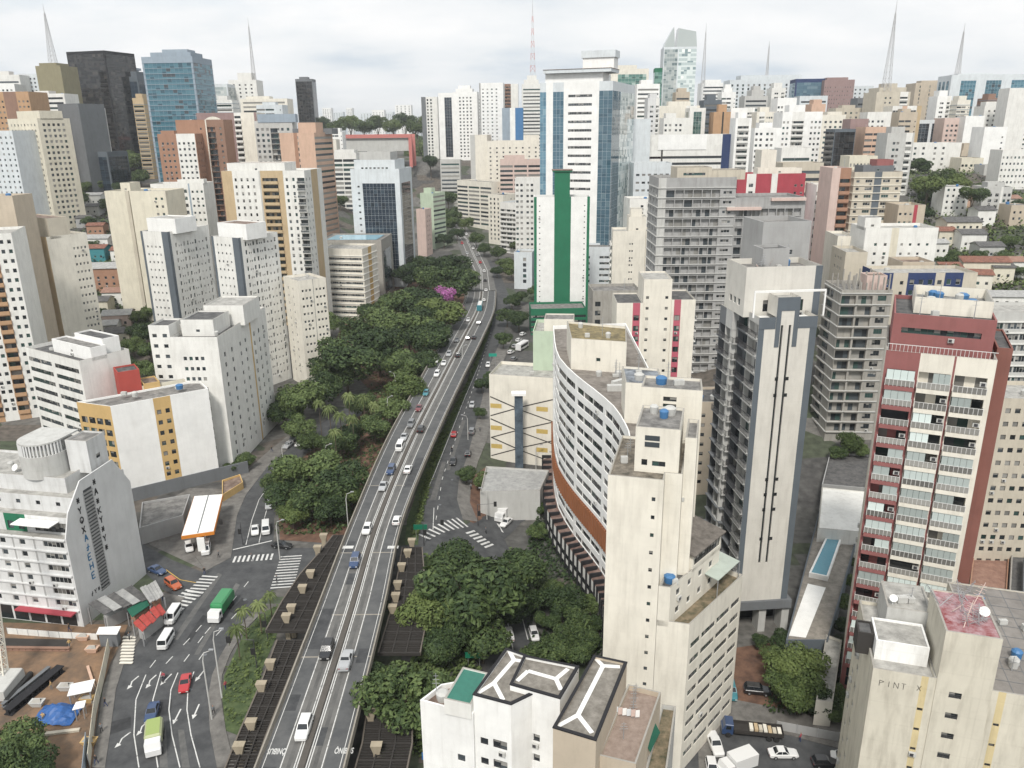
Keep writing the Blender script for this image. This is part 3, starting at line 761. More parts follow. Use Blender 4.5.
def zebra(par, a, b, n, depth, w=.5, dz=.10):
    a, b = Vector(PG(*a)), Vector(PG(*b)); d = (b-a).normalized(); nn = Vector((-d.y, d.x)); mb = MB(); L_ = (b-a).length
    for i in range(n):
        c = a+d*(L_*(i+.5)/n)
        q = [c-d*w/2, c+d*w/2, c+d*w/2+nn*depth, c-d*w/2+nn*depth]
        mb.face([(v.x, v.y, terrain(v.x, v.y)+dz) for v in q])
    mb.build('crosswalk_marking', MARK, par)
zebra(main_street, (231, 563), (273, 560), 9, 2.6, .45)
zebra(main_street, (182, 611), (205, 592), 6, 4.2, .5)
zebra(side_street, (199, 598), (219, 576), 7, 3.4, .45, .125)
zebra(low_street, (428, 541), (470, 527), 9, 3.6, .55, .14)
zebra(right_street, (473, 530), (495, 546), 6, -3.4, .5, .16)
zebra(cross_street, (270, 590), (281, 556), 12, -4.5, .38, .10)
def arrow(par, px, py, ang, L_=3.0, bend=0):
    x, y = PG(px, py); mb = MB(); c, s = math.cos(R(ang)), math.sin(R(ang))
    T = lambda a, b: (x+c*a-s*b, y+s*a+c*b)
    polys = [[(-L_/2, -.12), (L_/2-1, -.12), (L_/2-1, .12), (-L_/2, .12)], [(L_/2-1, -.42), (L_/2, 0), (L_/2-1, .42)]]
    if bend: polys = [[(-L_/2, -.12), (0, -.12), (0, .12), (-L_/2, .12)], [(0, .12), (0, -.12), (.9, -.12+.6*bend), (.9, .12+.6*bend)], [(.9, -.40+.6*bend), (1.8, .6*bend+.1), (.9, .45+.6*bend)]]
    for p in polys: mb.face([(*T(*q), terrain(*T(*q))+.09) for q in p])
    mb.build('arrow_marking', MARK, par)
for a in [(132, 682, -110, 3, 1), (150, 681, -108, 3, 1), (166, 680, -104, 3), (200, 676, -100, 3), (177, 717, -88, 3.4), (196, 712, -86, 3.4), (122, 739, -118, 3, 1), (142, 727, -112, 3, 1)]:
    arrow(main_street, *a)

def patch(par, picks, mat, dz=.075):
    mb = MB(); p = pgs(picks); mb.face([(*q, terrain(*q)+dz) for q in p]); mb.build('asphalt_patch', mat, par)
DPATCH = roofmat('fresh asphalt patch', (.022, .023, .025), (.05, .051, .053), .6); LPATCH = roofmat('pale worn asphalt', (.085, .085, .084), (.14, .138, .132), .6)
for a in ([(110, 735), (112, 722), (131, 717), (131, 728)], [(186, 640), (203, 615), (207, 617), (190, 643)], [(230, 612), (242, 598), (249, 602), (238, 616)], [(160, 700), (172, 700), (171, 716), (158, 716)]): patch(main_street, a, DPATCH)
for a in ([(172, 640), (178, 640), (222, 575), (218, 573)], [(194, 655), (199, 655), (240, 585), (236, 583)], [(160, 768), (168, 768), (166, 730), (160, 730)], [(182, 768), (190, 768), (184, 730), (178, 730)]): patch(main_street, a, LPATCH, .07)
for a in ([(430, 500), (436, 500), (446, 462), (442, 462)], [(446, 470), (450, 470), (466, 420), (462, 420)]): patch(low_street, a, LPATCH, .07)
for i, (px, py) in enumerate(((205, 655), (150, 705), (222, 630), (190, 690), (245, 600), (440, 505), (452, 480))):
    x, y = PG(px, py); mb = MB(); mb.face([(x+.38*math.cos(k*.785), y+.38*math.sin(k*.785), terrain(x, y)+.08) for k in range(8)]); mb.build('manhole_cover', PM('dgrey'), main_street if px < 300 else low_street)
# ---------------------------------------------------------------- viaduct
VL = [(-34.3, 66), (-34.4, 91), (-34.6, 120), (-34.8, 153), (-34.0, 199), (-30.8, 252), (-27.6, 308), (-24.6, 362), (-23.6, 400), (-23.9, 424)]
VR = [(-22.4, 66), (-22.5, 91), (-22.8, 120), (-23.6, 153), (-20.8, 199), (-16.4, 252), (-11.5, 307), (-8.0, 361), (-7.7, 400), (-8.0, 424)]
VZ = [7, 7, 7, 7, 7, 7, 6.6, 4.9, 3.4, 2.9]
def smooth(pts, k=6):
    out = []
    for i in range(len(pts)-1):
        p0, p1, p2, p3 = pts[max(0, i-1)], pts[i], pts[i+1], pts[min(len(pts)-1, i+2)]
        for j in range(k):
            t = j/k
            out.append(tuple(.5*((2*b)+(-a+c)*t+(2*a-5*b+4*c-d)*t*t+(-a+3*b-3*c+d)*t**3) for a, b, c, d in zip(p0, p1, p2, p3)))
    out.append(pts[-1]); return out
vrow = smooth([(a[0], a[1], b[0], b[1], z) for a, b, z in zip(VL, VR, VZ)], 8)
def von(row, t, off=0.0):
    """point across the deck: t from the left edge (0) to the right (1), plus metres"""
    w = math.hypot(row[2]-row[0], row[3]-row[1])
    k = t+off/w
    return (row[0]+(row[2]-row[0])*k, row[1]+(row[3]-row[1])*k)
def vsweep(sec, mb, mi=0):
    """sweep a cross-section [(t, off, dz), ...] along the deck"""
    P = [[(*von(r, t, o), r[4]+dz) for t, o, dz in sec] for r in vrow]
    n = len(sec)
    for p, q in zip(P, P[1:]):
        for i in range(n): mb.face([p[i], p[(i+1) % n], q[(i+1) % n], q[i]], mi)
    mb.face(P[0], mi); mb.face(list(reversed(P[-1])), mi)
via = tag(empty('viaduct', (-28, 120, 0)), 'long concrete road viaduct with a double line median curving up the valley', 'viaduct')
def vpart(name, secs, mat):
    mb = MB((-28, 120, 0))
    for s_ in secs: vsweep(s_, mb)
    return mb.build(name, mat, via)
CONC = paint('viaduct concrete', (.30, .275, .235), .7, bump=.2); CONCD = paint('sooty concrete', (.10, .09, .08), .6, bump=.2)
vpart('deck', [[(0, .0, -.02), (0, 1.2, -1.1), (0, 3.0, -1.7), (1, -3.0, -1.7), (1, -1.2, -1.1), (1, .0, -.02)]], CONC)
def ribbon(name, t, o0, o1, dz, mat, t1=None):
    mb = MB((-28, 120, 0)); t1 = t if t1 is None else t1
    for p, q in zip(vrow, vrow[1:]):
        mb.face([(*von(p, t, o0), p[4]+dz), (*von(p, t1, o1), p[4]+dz), (*von(q, t1, o1), q[4]+dz), (*von(q, t, o0), q[4]+dz)])
    return mb.build(name, mat, via)
ribbon('bus_lane', 0, .35, -.18, .012, ASPH3, .27); ribbon('bus_lane', .73, .18, -.35, .012, ASPH3, 1)
ribbon('roadway', .27, -.179, -.62, .012, ASPH2, .5); ribbon('roadway', .5, .62, .179, .012, ASPH2, .73)
for t, o in ((.27, -.13), (.73, -.13), (.5, -1.05), (.5, -.72), (.5, .54), (.5, .87)):
    ribbon('lane_marking', t, o+.04, o+.18, .018, MARK)
TRACK = roofmat('tyre darkened asphalt', (.078, .077, .075), (.135, .132, .126), .3)
for t, o in ((.27, .75), (.27, 2.1), (.73, -1.25), (.73, -2.6)): ribbon('tyre_track', t, o, o+.55, .0145, TRACK)
for k, (a, b, t0, o0, w_) in enumerate(((4, 6, 0, .5, 2.2), (9, 10, 0, .9, 1.6), (13, 16, 0, .5, 2.4), (21, 22, 0, .6, 2.0), (27, 30, 1, -2.8, 2.0), (12, 13, 1, -2.6, 1.8), (18, 19, .27, .3, 2.4), (7, 8, .73, -2.9, 2.2))):
    mb = MB((-28, 120, 0)); p, q = vrow[a], vrow[b]; mb.face([(*von(p, t0, o0), p[4]+.0165), (*von(p, t0, o0+w_), p[4]+.0165), (*von(q, t0, o0+w_), q[4]+.0165), (*von(q, t0, o0), q[4]+.0165)]); mb.build('asphalt_patch', roofmat('dark deck patch', (.035, .037, .04), (.075, .077, .08), .6), via)
for t, o in ((0, .75), (1, -.9)): ribbon('lane_marking', t, o, o+.1, .018, MARK)
vpart('parapet', [[(0, -.05, -.3), (0, .3, -.3), (0, .22, .85), (0, .0, .85)]], CONC); vpart('parapet', [[(1, -.3, -.3), (1, .05, -.3), (1, .0, .85), (1, -.22, .85)]], CONC)
vpart('median_barrier', [[(.5, -.5, .0), (.5, .5, .0), (.5, .42, .22), (.5, -.42, .22)]], CONCD)
for i in range(3, len(vrow)-24, 5):
    r = vrow[i]; mb = MB((-28, 120, 0)); c = von(r, .5); zg = terrain(*c)
    mb.prism([(c[0]-2.2, c[1]-.6), (c[0]+2.2, c[1]-.6), (c[0]+2.2, c[1]+.6), (c[0]-2.2, c[1]+.6)], zg-.5, r[4]-1.69); mb.build('pillar', CONC, via)
for py in (553, 615, 657, 486):            # joints between the deck slabs
    y = PZ(370, py, 7)[1]; r = min(vrow, key=lambda q: abs(q[1]-y)); mb = MB((-28, 120, 0)); a, b = von(r, 0, .4), von(r, 1, -.4)
    dy = y-r[1]; mb.face([(a[0], a[1]+dy, 7.016), (b[0], b[1]+dy, 7.016), (b[0], b[1]+dy+.3, 7.016), (a[0], a[1]+dy+.3, 7.016)]); mb.build('deck_joint', CONC, via)
def deck_text(word, px, py, rot, w):
    cu = bpy.data.curves.new('bus_lane_lettering', 'FONT'); cu.body = word; cu.align_x = 'CENTER'; cu.align_y = 'CENTER'; cu.size = 1.0
    cu.offset = .025; cu.materials.append(flat('lettering paint', (.55, .55, .53), .8, var=.2))
    t_ = bpy.data.objects.new('lettering', cu); COL.objects.link(t_)
    me_ = bpy.data.meshes.new_from_object(t_.evaluated_get(bpy.context.evaluated_depsgraph_get())); bpy.data.objects.remove(t_)
    o = bpy.data.objects.new('bus_lane_lettering', me_); COL.objects.link(o)
    x, y = PZ(px, py, 7.02); o.location = (x+28, y-120, 7.022); o.rotation_euler = (0, 0, R(rot)); o.scale = (w, w*2.0, 1); o.parent = via
deck_text('ÔNIBUS', 344, 751, 0, .72); deck_text('ÔNIBUS', 277, 751, 180, .72)
for px, py in ((348, 547), (393, 547)):
    x, y = PZ(px, py, 7.02); mb = MB((-28, 120, 0)); mb.face([(x-1.1, y-.6, 7.022), (x+1.1, y-.6, 7.022), (x+1.1, y+.5, 7.022), (x-1.1, y+.5, 7.022)]); mb.build('bus_lane_lettering', MARK, via)

# open concrete lattice roofs over the bus stops beside the viaduct
def pergola(label, rws, z, caps):
    a0 = rws[0][0]; o = (a0[0], a0[1], 0); root = tag(empty('bus_stop_canopy', o), label, 'canopy', 'lattice canopies beside the viaduct')
    rr = []
    for (a, b), (c, d) in zip(rws, rws[1:]):
        n = max(1, int(math.hypot(c[0]-a[0], c[1]-a[1])/2.6))
        for i in range(n): t = i/n; rr.append(((a[0]+(c[0]-a[0])*t, a[1]+(c[1]-a[1])*t), (b[0]+(d[0]-b[0])*t, b[1]+(d[1]-b[1])*t)))
    rr.append(rws[-1]); mb = MB(o); m2 = MB(o); m3 = MB(o)
    def bar(p, q, w, z0, z1, m):
        L_ = math.hypot(q[0]-p[0], q[1]-p[1]); m.obox(((p[0]+q[0])/2, (p[1]+q[1])/2), ((q[0]-p[0])/L_, (q[1]-p[1])/L_), L_, w, z0, z1)
    for i, (a, b) in enumerate(rr): bar(a, b, .28, z-.55, z, mb)
    for k in (0, .33, .66, 1):
        for (a, b), (c, d) in zip(rr, rr[1:]):
            bar((a[0]+(b[0]-a[0])*k, a[1]+(b[1]-a[1])*k), (c[0]+(d[0]-c[0])*k, c[1]+(d[1]-c[1])*k), .22, z-.6, z+.06, m2 if k == 0 else m3 if k == 1 else mb)
    for (a, b), (c, d) in zip(rr, rr[1:]):
        for k in range(1, 6):
            t = k/6; bar((a[0]+(c[0]-a[0])*t, a[1]+(c[1]-a[1])*t), (b[0]+(d[0]-b[0])*t, b[1]+(d[1]-b[1])*t), .10, z-.40, z-.05, mb)
    mb.build('lattice', PM('umber'), root); m2.build('edge_beam', paint('stained beam', (.15, .13, .11), .6), root); m3.build('edge_beam', paint('stained beam', (.15, .13, .11), .6), root)
    for px, py in caps:
        x, y = PZ(px, py, z); mb = MB(o); zg = terrain(x, y)-.3
        for p0, p1, q0, q1, z0, z1 in ((.35, .4, .45, .45, zg, z+.1), (.45, .45, .8, .55, z+.1, z+1.4)):
            lo = [(x-p0, y-p1, z0), (x+p0, y-p1, z0), (x+p0, y+p1, z0), (x-p0, y+p1, z0)]; hi = [(x-q0, y-q1, z1), (x+q0, y-q1, z1), (x+q0, y+q1, z1), (x-q0, y+q1, z1)]
            for i in range(4): mb.face([lo[i], lo[(i+1) % 4], hi[(i+1) % 4], hi[i]])
        mb.face(hi); mb.build('pillar', paint('stained pillar concrete', (.36, .31, .23), .6), root)
pz5 = lambda l, z=5.0: [(PZ(*a, z), PZ(*b, z)) for a, b in l]
pergola('black lattice canopy with beige pillars left of the viaduct, nearer the camera', pz5([((222, 775), (252, 775)), ((238, 735), (266, 735)), ((262, 680), (288, 680)), ((277, 640), (304, 640))]), 5, [(252, 728), (262, 690), (271, 668), (240, 752)])
pergola('black lattice canopy left of the viaduct beside the zebra crossing', pz5([((266, 631), (308, 631)), ((282, 602), (322, 602)), ((300, 575), (333, 575)), ((318, 555), (342, 555)), ((333, 536), (349, 536))]), 5.2, [(287, 621), (292, 612), (303, 592), (311, 577), (318, 552), (324, 540)])
pergola('black lattice canopy on the right of the viaduct behind the round trees', pz5([((378, 650), (420, 650)), ((390, 610), (428, 610)), ((398, 570), (424, 570)), ((402, 545), (422, 545))]), 4.5, [(393, 612), (396, 600), (398, 588), (402, 570), (408, 556), (412, 545)])
pergola('black lattice canopy on the right of the viaduct at the bottom edge', pz5([((352, 775), (405, 775)), ((362, 740), (412, 740)), ((366, 712), (412, 712))]), 4.5, [(371, 718), (390, 722), (377, 752)])
# ---------------------------------------------------------------- the near buildings, one by one
def along(p, ang, s): return (p[0]+math.cos(R(ang))*s, p[1]+math.sin(R(ang))*s)
def Fr(poly, i): return (poly[i], poly[(i+1) % len(poly)])

# -- red and ivory tower of balconies (right)
FL = PZ(838, 695, -6); yaw = -25
P_ = rect(FL, yaw, 14.2, 17)
D = Bldg('tall wine red and ivory apartment tower with three stacks of glazed balconies', P_, -7, 55.3, 'ivory',
         {0: F('k4.3,bars k_'.replace('k4.3,bars k_', 'c.35,wine k,4.3,fascia,.9,wine c,.3,wine k,4.7,fascia,.9,ivory c,.3,wine k,4.7,fascia,.9,ivory b,.7'.replace('c.35', 'c,.35')), fh=3.06, zb=8.2, top=.4), 1: 'rust', 3: F('b,2 w,3,1,1.2,1.2 b,12', fh=3.06, zb=8)}, detail=2, cap=60, roof=ROOFS[0])
u_ = (math.cos(R(yaw)), math.sin(R(yaw))); n_ = (-u_[1], u_[0])
q_ = lambda s, d: (FL[0]+u_[0]*s+n_[0]*d, FL[1]+u_[1]*s+n_[1]*d)
# brick wing standing back at the right
D.block([q_(14.22, 2.5), q_(16.2, 2.5), q_(16.2, 15), q_(14.22, 15)], -7, 56.5, 'rust', {}, ROOFS[1], .3)
D.block([q_(.4, 1.3), q_(13.5, 1.3), q_(13.5, 16), q_(.4, 16)], 54.45, 60.6, 'wine', {0: F('b,1.2 r,10.3,.9 b,1.6', fh=2.6, zb=2.9, top=.1, sill=.35, rec=.5, dark=True)}, ROOFS[1], .6, 'penthouse')
D.block([q_(3.0, 5.2), q_(13.2, 5.2), q_(13.2, 15.6), q_(3.0, 15.6)], 60.05, 62.5, 'ivory', {}, roofmat('debris roof', (.03, .032, .034), (.30, .30, .29), 1.1), 1.5, 'penthouse')
rail = MB(D.o)
for i in range(27):
    a = q_(.2+i*.52, -.1); rail.obox(a, u_, .05, .05, 55.3, 56.3)
rail.obox(q_(7.1, -.1), u_, 14.1, .06, 56.3, 56.38); rail.build('terrace_railing', WRAIL, D.root)
# glazed-in balconies: a pale sheet of glass in the balcony front
PGL = glassmat('pale balcony glazing', (.46, .52, .505), .12)
rr = random.Random(5)
for (c, u, w, p, st, cc) in D.bals:
    k = rr.random()
    if k < .74:
        f0, f1 = ((-.48, .48), (-.48, .48), (-.05, .48), (-.48, .1))[int(k*9) % 4]
        m_ = MB((c[0], c[1], c[2])); n2 = (u[1], -u[0])
        nn = max(2, int((f1-f0)*w/.75))
        for i in range(nn):
            a, b = (f0+(f1-f0)*i/nn)*w+.02, (f0+(f1-f0)*(i+1)/nn)*w-.02; t = rr.uniform(-.02, .02)
            A = [(c[0]+u[0]*x+n2[0]*(p-.12+y_), c[1]+u[1]*x+n2[1]*(p-.12+y_), c[2]+z) for x, y_, z in ((a, -t, .1), (b, t, .1), (b, t, 2.5), (a, -t, 2.5))]
            m_.face(A)
        m_.build('balcony_glazing', PGL, D.root, loc=(c[0]-D.o[0], c[1]-D.o[1], c[2]-D.o[2]))
    if rr.random() < .8:
        m_ = MB((c[0], c[1], c[2])); x = w/2-.55
        m_.obox((c[0]+u[0]*x, c[1]+u[1]*x), u, .85, .4, c[2]+1.15, c[2]+1.75); m_.obox((c[0]+u[0]*x+u[1]*.21, c[1]+u[1]*x-u[0]*.21), u, .5, .03, c[2]+1.22, c[2]+1.68, 1)
        m_.build('air_conditioner', [PM('lgrey'), RAIL], D.root, loc=(c[0]-D.o[0]+u[1]*.2, c[1]-D.o[1]-u[0]*.2, c[2]-D.o[2]))
lob = MB(D.o)
# glazed lobby front
lo_ = F('b,1', fh=3)
for i in range(4):
    for j in range(3):
        a = q_(1.2+i*1.0, -.05); lob.obox(a, u_, .9, .06, -3.5+j*1.8, -3.5+j*1.8+1.65)
lob.build('lobby_glazing', GLASS[0], D.root)
D.clutter([q_(3.4, 5.6), q_(12.8, 5.6), q_(12.8, 15.2), q_(3.4, 15.2)], 9, 61.0); D.clutter([q_(.8, 2), q_(13, 2), q_(13, 4.8), q_(.8, 4.8)], 3, 60.0); D.done()

# -- cream block at the bottom right
FL = (42.9, 79.4); yaw = -17
q_ = lambda s, d, FL=FL, yaw=yaw: along(along(FL, yaw, s), yaw+90, d)
pl = [q_(0, 0), q_(6.9, 0), q_(6.9, 15), q_(0, 15)]
E_ = Bldg('cream plastered block with a raised lift tower and a red cluttered roof, bottom right corner', pl, -8, 25, 'putty',
          {0: F('b,5.3 w,.75,1,.62,.42,straw b,.85', fh=2.9, zb=3.6, top=1.6, sill=1.3, dark=True, slats=True), 3: F('b,1.2 w,2,1,1.1,1.1 b,1 w,2,1,1.1,1.1 b,8', fh=2.9, zb=4)}, cap=100, dirt=.7, roof=ROOFS[2], par=.5)
RED = roofmat('flaking red roof', (.20, .03, .03), (.42, .30, .32), .9)
E_.block([q_(6.9, -.12), q_(12.7, -.12), q_(12.7, 9), q_(6.9, 9)], -8, 31.6, 'putty', {0: F('b,1.3 w,1.7,1,1.35,.85 b,2.8', fh=2.9, zb=3.6, top=6.5, sill=1.0, dark=True, slats=True)}, RED, .12)
E_.block([q_(12.7, 0), q_(30, 0), q_(30, 24), q_(12.7, 24)], -8, 24.6, 'putty', {0: F('b,.7 w,.8,1,.62,.42,straw b,15.8', fh=2.9, zb=3.3, top=1.2, sill=1.3, dark=True, slats=True)}, paint('cracked paving slabs', (.22, .205, .19), .6, fine=.25, streak=False), .12)
E_.block([q_(.4, 2.6), q_(6.3, 2.6), q_(6.3, 7.6), q_(.4, 7.6)], 24.5, 27.2, 'bright', {}, ROOFS[2], .25, 'penthouse')
E_.block([q_(2.2, 8.2), q_(7.4, 8.2), q_(7.4, 14.6), q_(2.2, 14.6)], 24.5, 28.6, 'lgrey', {}, ROOFS[2], .35, 'penthouse')
E_.block([q_(-1.5, 4), q_(.35, 4), q_(.35, 6.8), q_(-1.5, 6.8)], 24, 27.0, 'umber', {}, ROOFS[1], .2, 'penthouse')
jn = MB(E_.o); zr = 24.6-.12+.006
for i in range(1, 8): jn.obox(q_(12.9+i*2.1, 12), (math.cos(R(yaw+90)), math.sin(R(yaw+90))), 23.4, .07, zr, zr+.02)
for j in range(1, 10): jn.obox(q_(21.3, j*2.4), (math.cos(R(yaw)), math.sin(R(yaw))), 16.8, .07, zr+.021, zr+.04)
jn.build('slab_joints', PM('dgrey'), E_.root)
def tangle(par, o, c, rx, ry, z, n, seed, name='antenna'):
    r_ = random.Random(seed)
    for i in range(n):
        x, y = c[0]+r_.uniform(-rx, rx), c[1]+r_.uniform(-ry, ry); mb = MB(o); h = r_.uniform(.8, 3.2); a = r_.uniform(0, 6.28)
        tx, ty = x+r_.uniform(-1.4, 1.4), y+r_.uniform(-1.4, 1.4)
        mb.tube([(x, y, z), (tx, ty, z+h)], [.06, .04], 5)
        for k in range(5):
            f = .35+.13*k; p = (x+(tx-x)*f, y+(ty-y)*f, z+h*f); L_ = .7-.08*k
            mb.tube([(p[0]-math.cos(a)*L_, p[1]-math.sin(a)*L_, p[2]), (p[0]+math.cos(a)*L_, p[1]+math.sin(a)*L_, p[2])], .03, 4)
        mb.build(name, PM('pink') if r_.random() < .4 else METAL, par)
c_ = q_(9.6, 4.6); tangle(E_.root, E_.o, c_, 2.2, 3.2, 31.48, 16, 3)
def dish(par, o, p, z, r=.6):
    mb = MB(o); mb.tube([(p[0], p[1], z), (p[0], p[1], z+.7)], .05, 6); rings = []
    d = Vector((-.3, -.75, .6)).normalized(); x = d.orthogonal().normalized(); y = d.cross(x); c = Vector((p[0], p[1], z+.9))
    for k in range(4):
        f = k/3; rings.append([tuple(c+x*(r*f*math.cos(t*.524))+y*(r*f*math.sin(t*.524))+d*(.35*r*f*f)) for t in range(12)])
    for a, b in zip(rings, rings[1:]):
        for t in range(12): mb.face([a[t], a[(t+1) % 12], b[(t+1) % 12], b[t]])
    mb.build('satellite_dish', PM('bright'), par)
E_.clutter([q_(13.5, 1), q_(24, 1), q_(24, 22), q_(13.5, 22)], 9, 24.5); E_.clutter([q_(2.6, 8.6), q_(7, 8.6), q_(7, 14.2), q_(2.6, 14.2)], 4, 28.25); dish(E_.root, E_.o, q_(11.6, 4), 31.48); dish(E_.root, E_.o, q_(3, 9.5), 28.3, .5)
def strokes(par, o, A, ang, s0, z0, glyphs, mat, w=.07, sc=1.0, vert=False, name='graffiti'):
    """painted letters made of straight strokes on a wall: glyph = [(x0, z0, x1, z1), ...] in letter units"""
    u = (math.cos(R(ang)), math.sin(R(ang))); n = (u[1], -u[0]); cs = s0; cz = z0
    for g in glyphs:
        mb = MB(o)
        for x0, a0, x1, a1 in g:
            L_ = math.hypot(x1-x0, a1-a0) or 1; px_, pz_ = -(a1-a0)/L_*w/2, (x1-x0)/L_*w/2
            pts = [(x0*sc+px_, a0*sc+pz_), (x0*sc-px_, a0*sc-pz_), (x1*sc-px_, a1*sc-pz_), (x1*sc+px_, a1*sc+pz_)]
            mb.face([(A[0]+u[0]*(cs+p)+n[0]*.03, A[1]+u[1]*(cs+p)+n[1]*.03, cz+z) for p, z in pts])
        mb.build(name, mat, par)
        if vert: cz -= 1.5*sc
        else: cs += 1.0*sc
INK = flat('black spray paint', (.02, .02, .022), .8); INKB = flat('blue spray paint', (.03, .16, .32), .8)
GL = dict(P=[(0, 0, 0, 1), (0, 1, .6, .8), (.6, .8, 0, .45)], I=[(.3, 0, .3, 1)], N=[(0, 0, 0, 1), (0, 1, .6, 0), (.6, 0, .6, 1)], T=[(.3, 0, .3, 1), (0, 1, .6, 1)], S=[(.6, 1, 0, .7), (0, .7, .6, .35), (.6, .35, 0, 0)],
          A=[(0, 0, .3, 1), (.3, 1, .6, 0), (.12, .4, .5, .4)], K=[(0, 0, 0, 1), (0, .4, .6, 1), (.15, .5, .6, 0)], V=[(0, 1, .3, 0), (.3, 0, .6, 1)], X=[(0, 0, .6, 1), (0, 1, .6, 0)], Y=[(.3, 0, .3, .5), (.3, .5, 0, 1), (.3, .5, .6, 1)],
          O=[(0, .5, .3, 1), (.3, 1, .6, .5), (.6, .5, .3, 0), (.3, 0, 0, .5)], E=[(0, 0, 0, 1), (0, 1, .6, 1), (0, .5, .5, .5), (0, 0, .6, 0)], R=[(0, 0, 0, 1), (0, 1, .6, .75), (.6, .75, 0, .5), (0, .5, .6, 0)], H=[(0, 0, 0, 1), (.6, 0, .6, 1), (0, .5, .6, .5)], L=[(0, 1, 0, 0), (0, 0, .6, 0)], Z=[(0, 1, .6, 1), (.6, 1, 0, 0), (0, 0, .6, 0)])
GL.update({'*': [(0, .5, .6, .5), (.1, .1, .5, .9), (.1, .9, .5, .1)], 'D': [(0, .35, .3, 0), (.3, 0, .6, .35), (.6, .35, .6, .75), (.6, .75, .3, 1), (.3, 1, 0, .75), (0, .75, 0, .35), (.3, 0, .3, .5)], 'J': [(0, .5, .6, .5), (.4, 1, .25, 0), (.25, 0, 0, .2)]})
word = lambda w: [GL[c] for c in w]
strokes(E_.root, E_.o, FL, yaw, .9, 22.7, word('PINT'), INK, .055, .8); strokes(E_.root, E_.o, FL, yaw, 5.0, 22.9, word('X'), INK, .06, .7)
E_.done()

# -- slender cream slab and its stepped back wing (centre)
P0 = (24.6, 95.2)
s_ = lambda s, d=0: along(along(P0, 165, s), 75, d)
r_ = lambda s, d=0: along(along(P0, 49, s), 139, d)
B = Bldg('slender blank cream slab with one column of tiny windows and stepped terraces', [s_(12.1), s_(4.6), s_(4.6, 2.5), s_(2.3, 2.5), s_(2.3, 15), s_(12.1, 15)], -8, 42, 'ivory',
         {0: F('b,5.9 w,.7,1,.5,.62 b,.9', fh=2.72, zb=2.2, top=1.6, sill=1.0, dark=True), 3: F('b,1 w,5,2,.8,.9 b,6', fh=2.72, zb=4)}, dirt=.4, cap=100, roof=roofmat('mossy slab roof', (.05, .045, .035), (.24, .21, .17), .9), par=.4)
B.block([s_(8.9, 3.0), s_(2.9, 3.0), s_(2.9, 12), s_(8.9, 12)], 41.6, 48.2, 'ivory', {0: F('b,1 w,1.1,1,.8,.9 b,.6 w,2.2,1,1.8,.75 b,2', fh=2.6, zb=.4, top=2.6, sill=.6, dark=True)}, ROOFS[0], .35, 'penthouse')
m_ = MB(B.o); c_ = s_(6.6, 2.97)
for k in (0, .95): m_.obox(c_, (math.cos(R(-15)), math.sin(R(-15))), 2.0, .08, 45.4+k, 46.1+k)
m_.build('vent_window', GLASS[1], B.root)
B.block([s_(2.28, 4.5), s_(.7, 4.5), s_(.7, 12), s_(2.28, 12)], -8, 46.6, 'ivory', {}, ROOFS[0], .5)
B.block([s_(9.5, 15.02), s_(.5, 15.02), s_(.9, 21), s_(9.5, 21)], -8, 50.0, 'ivory', {0: F('b,4 w,2.4,1,2.0,.7 b,4.5', fh=1.1, zb=53.6, top=1.0, sill=.2, dark=True)}, ROOFS[0], .4)
A0, Pf, Q0 = s_(4.55), r_(17.0), r_(17.0, 9.5)
G20 = roofmat('planted terrace floor', (.05, .055, .03), (.26, .20, .13), .8)
W5 = F('b,.6 r,2.2,.95 b,.4 r,3.4,.95 b,.4 r,3.4,.95 b,.4 r,2.4,.95 b,.5', fh=2.75, zb=3.6, top=1.0, sill=.9, dark=True)
B.block([A0, P0, Pf, Q0], -8, 20.3, 'ivory', {1: W5}, G20, .8)
B.block([A0, s_(2.9), along(s_(2.9), 49, 14.8), Q0], 19.4, 25.8, 'ivory', {1: F('b,.6 w,12,4,1.2,1.1 b,1', fh=2.9, zb=.3, top=.2, sill=.9)}, ROOFS[1], .5)
t0 = along(s_(2.9), 49, 6.2); t1 = along(s_(2.9), 49, 15.0)
B.block([along(t0, 139, 6.2), t0, t1, along(t1, 139, 6.2)], 25.3, 28.0, 'ivory', {1: F('b,.4 r,8,1.3 b,.4', fh=2.5, zb=.1, top=.1, sill=.8, dark=True)}, ROOFS[1], .1)
m_ = MB(B.o); a, b, c, d = along(t0, 229, .5), along(t1, 49, .5), along(t1, 139, 6.6), along(t0, 139, 6.6); a = along(a, -41, .5); b = along(b, -41, .5)
m_.face([(*a, 28.3), (*b, 28.3), (*c, 29.9), (*d, 29.9)]); m_.face([(*d, 29.7), (*c, 29.7), (*b, 28.1), (*a, 28.1)]); m_.face([(*a, 28.1), (*b, 28.1), (*b, 28.3), (*a, 28.3)]); m_.face([(*d, 28.1), (*a, 28.1), (*a, 28.3), (*d, 29.9)])
m_.build('tiled_roof', tilemat('weathered fibre cement roof', (.085, .075, .065), (.24, .215, .19), 1.6, 0), B.root)
m_ = MB(B.o); t0 = along(along(P0, 49, 9.0), 139, .4); t1 = along(along(P0, 49, 16.2), 139, .4)
e0, e1 = along(t0, 139, 4.2), along(t1, 139, 4.2)
m_.face([(*t0, 22.9), (*t1, 22.9), (*e1, 23.5), (*e0, 23.5)]); m_.face([(*e0, 23.4), (*e1, 23.4), (*t1, 22.8), (*t0, 22.8)])
m_.build('awning', paint('grey green awning', (.42, .47, .42), .3), B.root)
m_ = MB(B.o)
for p in (t0, t1): m_.tube([(*p, 19.4), (*p, 22.85)], .07, 6)
m_.build('awning_posts', METAL, B.root)
